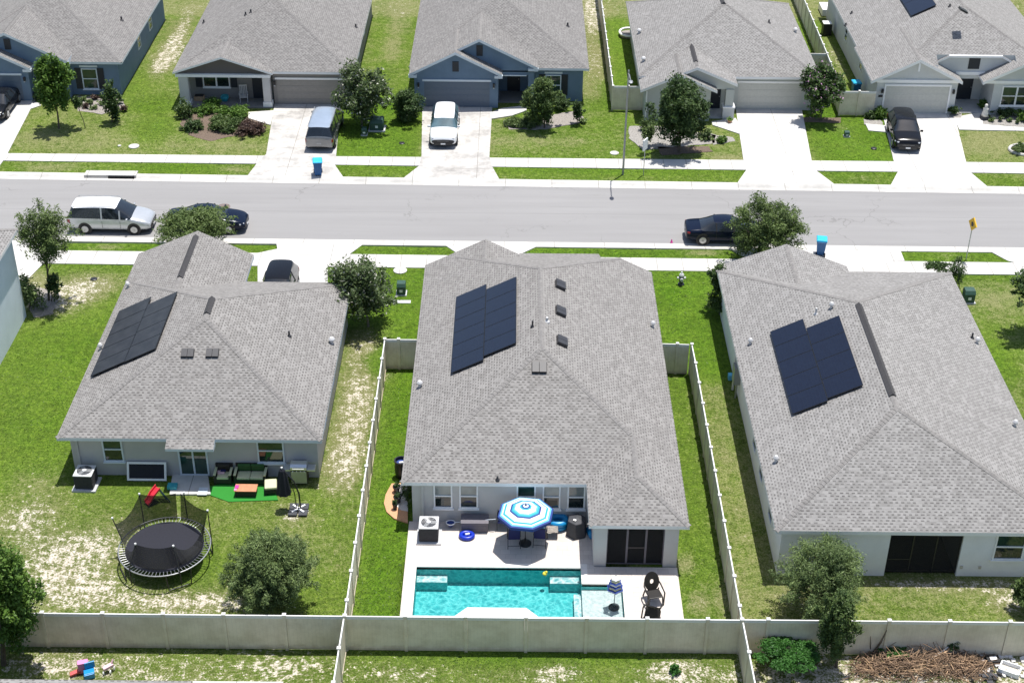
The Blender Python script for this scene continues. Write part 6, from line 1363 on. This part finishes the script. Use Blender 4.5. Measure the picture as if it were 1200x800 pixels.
m.idx(hx(.52,.05)+hx(.46,.5)+hx(.44,.86)+[(x,y,.98)], [(i,(i+1)%6,6+(i+1)%6,6+i) for i in range(6)]+[(6+i,6+(i+1)%6,12+(i+1)%6,12+i) for i in range(6)]+[(12+i,12+(i+1)%6,18) for i in range(6)], 'cover_grey'); m.build('cover', t, bevel=.03)
m = MB(); m.obox((x-.10,y-.18,.955),(.06,-.03,0),(.02,.04,.01),(0,0,.006),'white_plastic'); m.build('label_patch', t)
g = P(693,632); m = MB(); m.cyl((g.x-.12,g.y+.5,.22),(g.x+.02,g.y+.05,.16),.14,.13,12,'bright_blue'); m.lathe((g.x+.02,g.y+.05,.05),[(.1,0),(.13,.1),(.1,.2)],10,'bright_blue'); tag(m.build('pool_noodle', None, smooth=True, origin=g), 'rolled blue float beside the lanai column', 'float')
A, B = PY(541,622,7.75), PY(572,622,7.75); t = thing('deck_box', 'dark grey purple deck storage box against the pool house wall', 'storage box', ((A.x+B.x)/2,7.75,.05)); m = MB(); m.box(A.x,7.45,.05,B.x,8.02,.55,'deckbox')
for k in range(5): m.box(A.x+.02,7.44,.10+k*.09,B.x-.02,7.45,.16+k*.09,'deckbox')
m.build('box', t); m = MB(); m.obox(((A.x+B.x)/2,7.73,.60),((B.x-A.x)/2+.03,0,0),(0,.31,.02),(0,0,.03),'deckbox'); m.build('lid', t, bevel=.01)
g = P(528,612,.3); t = thing('leaf_skimmer', 'blue leaf skimmer net whose pole rests on the storage box', 'pool net', (g.x,g.y,.05)); m = MB(); m.ring((g.x,g.y),.20,.17,.30,.028,18,'trim_white',6); m.build('rim', t, smooth=True); m = MB(); m.lathe((g.x,g.y,.2),[(.06,-.12),(.14,-.02),(.18,.08)],16,'umb_navy'); m.build('net', t)
q = PY(581,605,7.6); m = MB(); m.tube([(g.x+.18,g.y+.02,.31),(q.x,q.y,.72)],.016,6,'trim_bluish'); m.build('pole', t)
g = P(462,562); x, y = 1.45, P(462,560).y+.15; m = MB(); m.lathe((x,y,0),[(.25,0),(.31,.25),(.32,.55),(.29,.85),(.33,.9),(.33,.97),(.27,.97),(.26,.80)],20,'black_plastic'); t = m.build('barrel', None, origin=(x,y,0)); tag(t, 'black open barrel beside the west wall of the centre house', 'barrel'); m = MB(); m.lathe((x,y,.80),[(.25,0),(.2,.04)],14,'umb_navy'); m.obox((x+.02,y-.12,.9),(.1,.02,0),(-.02,.05,0),(0,0,.04),'white_plastic'); m.build('contents', t)
m = MB(); m.prism([tuple(P(*p)[:2]) for p in ((477,566),(459,567),(452,580),(450,590),(453,600),(462,608),(478,613))],-.02,.05,'terracotta'); o = structure('planting_bed', m); m = MB(); m.prism([tuple(P(*p)[:2]) for p in ((478,568),(463,568),(463,590),(468,598),(478,600))],.0,.058,'pebble_white'); structure('pebble_bed', m)
for px, py, r_, lab in ((465,577,.17,'dark flower pot nearest the barrel in the pebble bed'),(466,589,.18,'dark flower pot in the middle of the pebble bed'),(463,597,.12,'small low dark pot at the end of the pebble bed')):
    g = P(px,py); t = thing('flower_pot', lab, 'flower pot', g); m = MB(); m.lathe(g,[(r_*.7,.05),(r_,.32),(r_*1.1,.33),(r_*1.1,.38),(r_*.9,.38)],14,'dark_metal'); m.build('pot', t); leaves('foliage', t, [(g.x,g.y,.46,r_*.9,r_*.9,.12,60,.3)], .06, 'leaf_dark')
plant('shrub', 'sparse dark bush in the shade of the west wall of the centre house', 'shrub', P(477,590), P(477,584)+Vector((0,0,.35)), (.25,.9,.35), 'leaf_dark', n=420, size=.06, clumps=10, csize=.4, stems=4, trunk=.02)
# closed parasol on the sun shelf
g = P(719.5,711,-.25); x, y = g.x, g.y; t = thing('parasol', 'closed white and navy striped parasol standing in the pool sun shelf', 'parasol', (x,y,-.28)); m = MB(); m.cyl((x,y,-.28),(x,y,1.5),.02,.02,8,'grey_metal'); m.build('pole', t); m = MB(); m.lathe((x,y,-.28),[(.24,0),(.24,.05),(.05,.09)],16,'cover_grey'); m.build('base', t)
m = MB(); tiers = [(1.52,.03,1.36,.12,'umb_white'),(1.36,.10,1.24,.13,'cushion_pale'),(1.24,.12,1.17,.17,'umb_navy'),(1.17,.14,1.08,.16,'umb_white'),(1.08,.15,1.01,.20,'umb_navy'),(1.01,.16,.90,.19,'cushion_pale'),(.90,.18,.84,.24,'umb_navy'),(.84,.18,.76,.22,'umb_white'),(.76,.19,.69,.16,'umb_navy')]
for z1, r1, z0_, r0, mt in tiers:
    n = 12; pts = [(x+1.3*r1*math.cos(2*math.pi*i/n)*(1+.18*(i%2)), y+1.3*r1*math.sin(2*math.pi*i/n)*(1+.18*(i%2)), z1) for i in range(n)]+[(x+1.3*r0*math.cos(2*math.pi*i/n)*(1+.25*(i%2)), y+1.3*r0*math.sin(2*math.pi*i/n)*(1+.25*(i%2)), z0_) for i in range(n)]
    m.idx(pts, [(i,n+i,n+(i+1)%n,(i+1)%n) for i in range(n)], mt)
m.build('canopy', t)
m = MB(); g = P(638.5,671); m.lathe((g.x,g.y,-.10),[(.07,0),(.11,.06),(.07,.13)],12,'yellow'); m.lathe((g.x+.06,g.y,.02),[(.05,0),(.06,.05),(.02,.09)],10,'yellow'); tag(m.build('toy_duck', None, smooth=True, origin=g), 'tiny yellow toy floating in the pool by the right bench', 'toy')
# resin chairs
def resin_chair(label, loc, rz, tip=0):
    t = thing('resin_chair', label, 'chair', (0,0,0), 'dark resin garden chairs')
    m = MB(); m.obox((0,.0,.38),(.27,0,0),(0,.27,-.03),(0,0,.025),'resin_brown'); m.build('seat', t, bevel=.02)
    m = MB(); bc = Vector((0,.34,.72)); ux_ = Vector((1,0,0)); vz = Vector((0,.30,.95)).normalized(); n = 20; th = Vector((0,.95,-.3))*.02
    for k in range(n):
        a0, a1 = 2*math.pi*k/n, 2*math.pi*(k+1)/n
        f = lambda a, s: bc+ux_*.29*s*math.cos(a)+vz*.40*s*math.sin(a)
        m.face([f(a0,1)-th, f(a1,1)-th, f(a1,.25)-th, f(a0,.25)-th], 'resin_brown'); m.face([f(a0,.25)+th, f(a1,.25)+th, f(a1,1)+th, f(a0,1)+th], 'resin_brown'); m.face([f(a0,1)+th, f(a1,1)+th, f(a1,1)-th, f(a0,1)-th], 'resin_brown'); m.face([f(a0,.25)-th, f(a1,.25)-th, f(a1,.25)+th, f(a0,.25)+th], 'resin_brown')
    m.build('backrest', t)
    for s in (-1, 1):
        m = MB(); m.tube([(s*.30,-.27,0),(s*.32,-.25,.60),(s*.32,.22,.62),(s*.27,.36,.70)], .028, 7, 'resin_brown'); m.build('armrest', t); m = MB(); m.tube([(s*.27,.40,0),(s*.26,.26,.40)], .03, 7, 'resin_brown'); m.build('leg', t); m = MB(); m.tube([(s*.27,-.26,0),(s*.26,-.22,.38)], .026, 7, 'resin_brown'); m.build('leg', t)
    place(t, loc, rz); t.rotation_euler.x = tip; return t
g = P(766,708); resin_chair('dark resin chair with an oval back standing on the pool deck', (g.x, g.y+.15, .05), R(14)).scale = (1.15, 1.15, 1.1); g = P(766,727); resin_chair('dark resin chair tipped over behind the fence on the pool deck', (g.x+.02, g.y+.2, .34), R(-20), R(62)).scale = (1.15, 1.15, 1.15)
# right yard side wall
g = PX(866,430,18.2); t = thing('meter_cabinet', 'grey electric meter cabinet with pipes on the west wall of the right house', 'meter cabinet', (18.1, g.y, 0)); m = MB(); m.box(17.95,g.y-.3,.9,18.3,g.y+.3,1.9,'grey_metal'); m.build('cabinet', t); m = MB(); m.cyl((18.1,g.y+.6,0),(18.1,g.y+.6,2.2),.06,.06,8,'pipe_white'); m.cyl((18.15,g.y-.15,0),(18.15,g.y-.15,.9),.05,.05,8,'grey_metal'); m.build('pipe', t); g2 = P(862,444)
m = MB(); m.box(g2.x-1.0+.6,g2.y-.15,0,g2.x-.75+.6,g2.y+.15,.3,'umb_sky'); tag(m.build('bucket', None, origin=g2), 'small pale blue bucket by the meter cabinet of the right house', 'bucket')
# lower right rubbish
g = P(1183,786); t = thing('plastic_basin', 'white plastic basin in the rubble at the lower right corner', 'basin', (g.x,g.y,0)); x, y = g.x, g.y; m = MB(); d, e = Vector((.34,-.18,0)), Vector((.14,.24,0)); c = Vector((x,y,.11))
for s in (-1,1): m.obox(c+d*s, d*.08, e, Vector((0,0,.11)), 'white_plastic'); m.obox(c+e*s, d*.92, e*.08, Vector((0,0,.11)), 'white_plastic')
m.obox(Vector((x,y,.02)), d, e, Vector((0,0,.015)), 'beige_plastic'); m.build('tub', t, bevel=.01)
g = P(1163,775); m = MB(); m.obox((g.x,g.y,.10),(.26,.02,0),(-.02,.2,0),(0,0,.1),'black_plastic'); m.obox((g.x,g.y,.205),(.14,.03,0),(0,.1,0),(0,0,.01),'white_plastic'); tag(m.build('crate', None, origin=g), 'black crate with a white patch left of the white basin', 'crate')
m = MB(); g = P(1150,791)
for i in range(26): p = g+Vector((rng.normal()*.5, rng.normal()*.22, .05+.06*rng.random())); m.obox(p, (.05+.09*rng.random(),.04*rng.normal(),0), (0,.06+.05*rng.random(),0), (0,0,.03), 'black_plastic' if rng.random()<.6 else 'cover_grey')
tag(m.build('rubble_heap', None, origin=g), 'dark rubble scattered below the heap of brown branches', 'rubble', kind='stuff')
m = MB(); g = P(1180,770)
for i in range(40): p = P(1150+rng.random()*55, 766+rng.random()*30, .03); m.obox(p, (.05+.07*rng.random(),.03*rng.normal(),0), (0,.05+.05*rng.random(),.01), (0,0,.03), 'pebble_white')
tag(m.build('stone_rubble', None, origin=g), 'white broken stones around the plastic basin', 'rubble', kind='stuff')
# toys at the lower left, ball by the fence
g = P(101,790); x, y = g.x, g.y; t = thing('toy_playset', 'pink and blue plastic play seat at the bottom left behind the fence', 'toy', g); m = MB(); m.obox((x-.12,y+.18,.28),(.20,.06,0),(-.03,.12,0),(0,0,.26),'pink'); m.obox((x-.42,y+.02,.10),(.20,.10,.03),(-.03,.10,0),(0,0,.05),'reddish'); m.build('panel', t, bevel=.02)
m = MB(); m.obox((x+.16,y-.06,.22),(.19,.08,0),(-.05,.15,0),(0,0,.05),'bright_blue'); m.obox((x+.16,y+.12,.42),(.19,.08,0),(-.01,.03,.0),(0,0,.16),'bright_blue'); m.obox((x+.20,y-.22,.12),(.19,.08,0),(-.02,.03,0),(0,0,.12),'bright_blue'); m.build('seat', t, bevel=.02)
g = P(127,788); t = thing('doll_pram', 'small pale pink toy pram beside the pink and blue play seat', 'toy', g); x, y = g.x, g.y; m = MB(); m.obox((x,y+.1,.25),(.18,.12,.03),(-.05,.08,0),(0,0,.07),'palepink'); m.obox((x+.15,y+.22,.4),(.05,.03,.1),(-.03,.05,0),(0,0,.04),'palepink'); m.build('body', t, bevel=.02)
for dx, dy in ((-.16,-.08),(.1,-.02),(-.08,.16),(.2,.2)): m = MB(); m.cyl((x+dx-.02,y+dy,.08),(x+dx+.02,y+dy,.08),.08,.08,10,'white_plastic'); m.build('wheel', t)
g = P(170,719); bpy_m = MB(); bpy_m.lathe((g.x,.35,.0),[(.03,.01),(.15,.06),(.21,.2),(.15,.34),(.03,.4)],16,'black_plastic'); tag(bpy_m.build('ball', None, smooth=True, origin=(g.x,.35,0)), 'shiny black ball behind the fence below the trampoline', 'ball')
# porch and upper right things
t = thing('rocking_chair', 'pale rocking chair on the porch of the taupe house', 'chair', (0,0,0)); m = MB(); m.box(-.27,-.26,.38,.27,.26,.42,'stucco_gray'); m.build('seat', t)
m = MB()
for k in range(5): m.box(-.25+.115*k,.24,.42,-.19+.115*k,.28,1.1,'stucco_gray')
m.box(-.28,.235,1.1,.28,.285,1.18,'stucco_gray'); m.build('backrest', t)
for s in (-1,1): m = MB(); m.box(s*.27-.02,-.25,.05,s*.27+.02,-.2,.62,'stucco_gray'); m.box(s*.27-.02,.22,.05,s*.27+.02,.27,.62,'stucco_gray'); m.build('leg', t); m = MB(); m.box(s*.29-.04,-.3,.62,s*.29+.04,.28,.65,'stucco_gray'); m.build('armrest', t); m = MB(); m.tube([(s*.27,-.45,.08),(s*.27,-.15,.03),(s*.27,.15,.03),(s*.27,.5,.1)],.022,6,'stucco_gray'); m.build('rocker', t)
place(t, (-13.0,55.75,.06), R(10))
m = MB(); m.lathe((-14.4,55.8,.06),[(.18,0),(.30,.25),(.30,.42),(.24,.42)],16,'teal'); tag(m.build('planter_pot', None, origin=(-14.4,55.8,.06)), 'teal tub on the porch of the taupe house', 'tub')
m = MB(); m.box(-16.6,55.7,.06,-15.9,56.1,.4,'stick_pale'); m.box(-16.55,55.72,.4,-15.95,56.08,.46,'wicker'); tag(m.build('bench', None, origin=(-16.2,55.9,.06)), 'low tan box at the left end of the taupe porch', 'box')
g = P(1153,140); x, y = g.x, g.y; t = thing('garden_statue', 'pale seated garden statue on a dark block beside the pale grey house path', 'statue', g); m = MB(); m.box(x-.26,y-.2,0,x+.26,y+.2,.28,'cover_grey'); m.build('plinth', t); m = MB(); m.lathe((x,y,.28),[(.24,0),(.22,.2),(.17,.42),(.2,.55),(.08,.66),(.11,.74),(.11,.84),(.03,.92)],14,'statue'); m.build('figure', t, smooth=True)
g = P(1196,178); m = MB(); m.ring((g.x+.35,g.y+.2),1.05,.85,.06,.11,30,'sidewalk',7); tag(m.build('planter_ring', None, origin=g), 'white concrete planter ring cut by the right edge', 'planter')
g = P(1204,140); t = thing('flag', 'small pale pink flag on a stick at the right edge', 'flag', g); m = MB(); m.cyl(g,(g.x,g.y,1.9),.02,.02,6,'galv'); m.build('stick', t); m = MB(); m.face([(g.x-.02,g.y,1.85),(g.x-.42,g.y-.1,1.6),(g.x-.5,g.y-.1,1.25),(g.x-.02,g.y,1.25)],'flag_white'); m.build('cloth', t)
g = P(968,40); m = MB(); m.box(g.x-.35,g.y-.4,0,g.x+.35,g.y+.4,.95,'black_plastic'); m.box(g.x-.38,g.y-.43,.95,g.x+.3,g.y+.3,1.02,'white_plastic'); tag(m.build('storage_bin', None, origin=g, bevel=.03), 'black storage bin with a white lid at the far side of the pale grey house', 'bin')
g = P(965,15); m = MB(); m.box(g.x-.3,g.y-.9,0,g.x+.5,g.y+.9,.6,'white_plastic'); tag(m.build('storage_chest', None, origin=g, bevel=.05), 'white storage chest near the upper edge beside the pale grey house', 'chest')
g = P(734,42); m = MB(); m.ring((g.x+.2,g.y),.75,.95,.30,.09,26,'trim_white',7); m.lathe((g.x+.2,g.y,0),[(.72,0),(.72,.2)],22,'mulch_grey'); tag(m.build('raised_planter', None, origin=g), 'white rimmed round planter at the left wall of the sage grey house', 'planter')
g = P(845,158); t = thing('door_step_pot', 'small yellow flowered pot at the sage grey house column', 'flower pot', P(855,143)); g = P(855,144); m = MB(); m.lathe(g,[(.12,0),(.18,.2),(.15,.2)],12,'terracotta'); m.build('pot', t); leaves('foliage', t, [(g.x,g.y,.3,.25,.2,.12,90,.9)], .07, 'leaf_bright')
g = P(1026,147); 
# ------------------------------------------------------------------ short grass tufts standing on the lawns
def pip(x, y, poly):
    inside = np.zeros(x.shape, bool); n = len(poly)
    for i in range(n):
        x1, y1 = poly[i][0], poly[i][1]; x2, y2 = poly[(i+1) % n][0], poly[(i+1) % n][1]
        if y1 == y2: continue
        cnd = ((y1 > y) != (y2 > y)) & (x < (x2-x1)*(y-y1)/(y2-y1)+x1); inside ^= cnd
    return inside
def grass():
    xs_, ys_ = [], []
    for x0, x1, y0, y1, dens in ((-22, 36, -6, 6, 150), (-24, 38, 6, 20, 90), (-26, 42, 20, 34, 50), (-32, 50, 41, 58, 26)):
        n = int((x1-x0)*(y1-y0)*dens); xs_.append(x0+(x1-x0)*rng.random(n)); ys_.append(y0+(y1-y0)*rng.random(n))
    x, y = np.concatenate(xs_), np.concatenate(ys_); keep = np.ones(x.shape, bool)
    keep &= ~((y > sn_lo(x)-.02) & (y < sn_hi(x)+.02)) & ~((y > sf_lo(x)-.02) & (y < sf_hi(x)+.02)) & ~((y > road_n(x)-.82) & (y < road_f(x)+.82))
    for poly in NOGRASS: keep &= ~pip(x, y, poly)
    for a in ((2.0,1.1,14.0,8.3),(2.1,8,14,28.9),(-14.05,11.4,-2.4,28.4),(18.2,4.8,30.6,27.4),(-40,7,-20.4,26),(-40,55.4,-22,90),(-17.6,55.3,-5.2,90),(-.7,55,11.7,90),(15.8,53.2,28.2,90),(32.4,54.8,46.3,90),(-40,-30,-5.1,-4.4),(-14,9.5,-9,11.4)):
        keep &= ~((x > a[0]) & (x < a[2]) & (y > a[1]) & (y < a[3]))
    x, y = x[keep], y[keep]
    ix = np.clip(np.searchsorted(xs, x), 0, len(xs)-1); iy = np.clip(np.searchsorted(ys, y), 0, len(ys)-1); k = iy*len(xs)+ix
    pr_ = np.clip(1.05-.55*np.clip(dry[k],0,1)-1.1*np.clip(sand[k],0,1), .04, 1); kp = rng.random(len(x)) < pr_; x, y, k = x[kp], y[kp], k[kp]; n = len(x)
    d = np.clip(dry[k], 0, 1); h = (.022+.026*rng.random(n))*(1.05-.35*d); wd = .014+.018*rng.random(n); a = rng.random(n)*np.pi*2
    far = y > 30; wd[far] *= 1.6; h[far] *= 1.1
    z = .02*np.sin(x*.7+y*.3)*np.cos(y*.9-x*.2)-.03
    dx, dy = np.cos(a)*wd, np.sin(a)*wd; lx, ly = rng.normal(size=n)*.05, rng.normal(size=n)*.05-.02
    v = np.stack([np.stack([x-dx, y-dy, z], 1), np.stack([x+dx, y+dy, z], 1), np.stack([x+dx*.5+lx, y+dy*.5+ly, z+h], 1), np.stack([x-dx*.7+lx*.7, y-dy*.7+ly*.7, z+h*.85], 1)], 1).reshape(-1, 3)
    me = bpy.data.meshes.new('grass'); me.vertices.add(len(v)); me.vertices.foreach_set('co', v.ravel().astype(np.float32)); me.loops.add(len(v)); me.loops.foreach_set('vertex_index', np.arange(len(v), dtype=np.int32))
    me.polygons.add(n); me.polygons.foreach_set('loop_start', np.arange(0, len(v), 4, dtype=np.int32)); me.polygons.foreach_set('loop_total', np.full(n, 4, dtype=np.int32))
    col = me.color_attributes.new('tint', 'FLOAT_COLOR', 'POINT'); cc = np.ones((n, 4)); cc[:, 0] = np.clip(.45+.4*d+.25*rng.normal(size=n), 0, 1); col.data.foreach_set('color', np.repeat(cc, 4, 0).ravel().astype(np.float32))
    me.materials.append(MATS['grass_blade']); me.update(calc_edges=True); me.validate(); o = bpy.data.objects.new('grass', me); COL.objects.link(o); tag(o, 'short green grass of the lawns', 'grass', kind='stuff')
grass()
# ------------------------------------------------------------------ sky, sun, camera
w = bpy.data.worlds.new('World'); sc.world = w; w.use_nodes = True; nt = w.node_tree
EL, hx_, hy_ = R(78.5), .60, .80
sky = N(nt, 'ShaderNodeTexSky', sky_type='NISHITA'); sky.sun_disc = False; sky.sun_elevation = EL; sky.sun_rotation = math.atan2(hx_, hy_); sky.air_density = 1; sky.dust_density = 1.5
bg = nt.nodes['Background']; bg.inputs['Strength'].default_value = .10; L(nt, sky.outputs[0], bg.inputs[0])
sd = bpy.data.lights.new('sun', 'SUN'); sd.energy = 4.2; sd.angle = R(.55); sd.color = (1, .965, .91)
so = bpy.data.objects.new('sun', sd); COL.objects.link(so); hn = Vector((hx_, hy_)).normalized()*math.cos(EL)
so.rotation_euler = Vector((hn.x, hn.y, math.sin(EL))).to_track_quat('Z', 'Y').to_euler(); so.location = (0, 0, 60)
cd = bpy.data.cameras.new('camera'); cam = bpy.data.objects.new('camera', cd); COL.objects.link(cam); sc.camera = cam
cd.sensor_fit = 'HORIZONTAL'; cd.sensor_width = 36; cd.lens = 36*CF/1200; cd.clip_start = .5; cd.clip_end = 3000
mt = Matrix.Identity(4)
for i, v in enumerate((RT, UP, -FW)):
    for j in range(3): mt[j][i] = v[j]
mt.translation = CC; cam.matrix_world = mt
vs = sc.view_settings; vs.view_transform = 'Standard'; vs.look = 'None'; vs.exposure = .58; vs.gamma = 1; vs.use_curve_mapping = False
sc.cycles.max_bounces = 6; sc.cycles.transparent_max_bounces = 12; sc.cycles.use_denoising = True
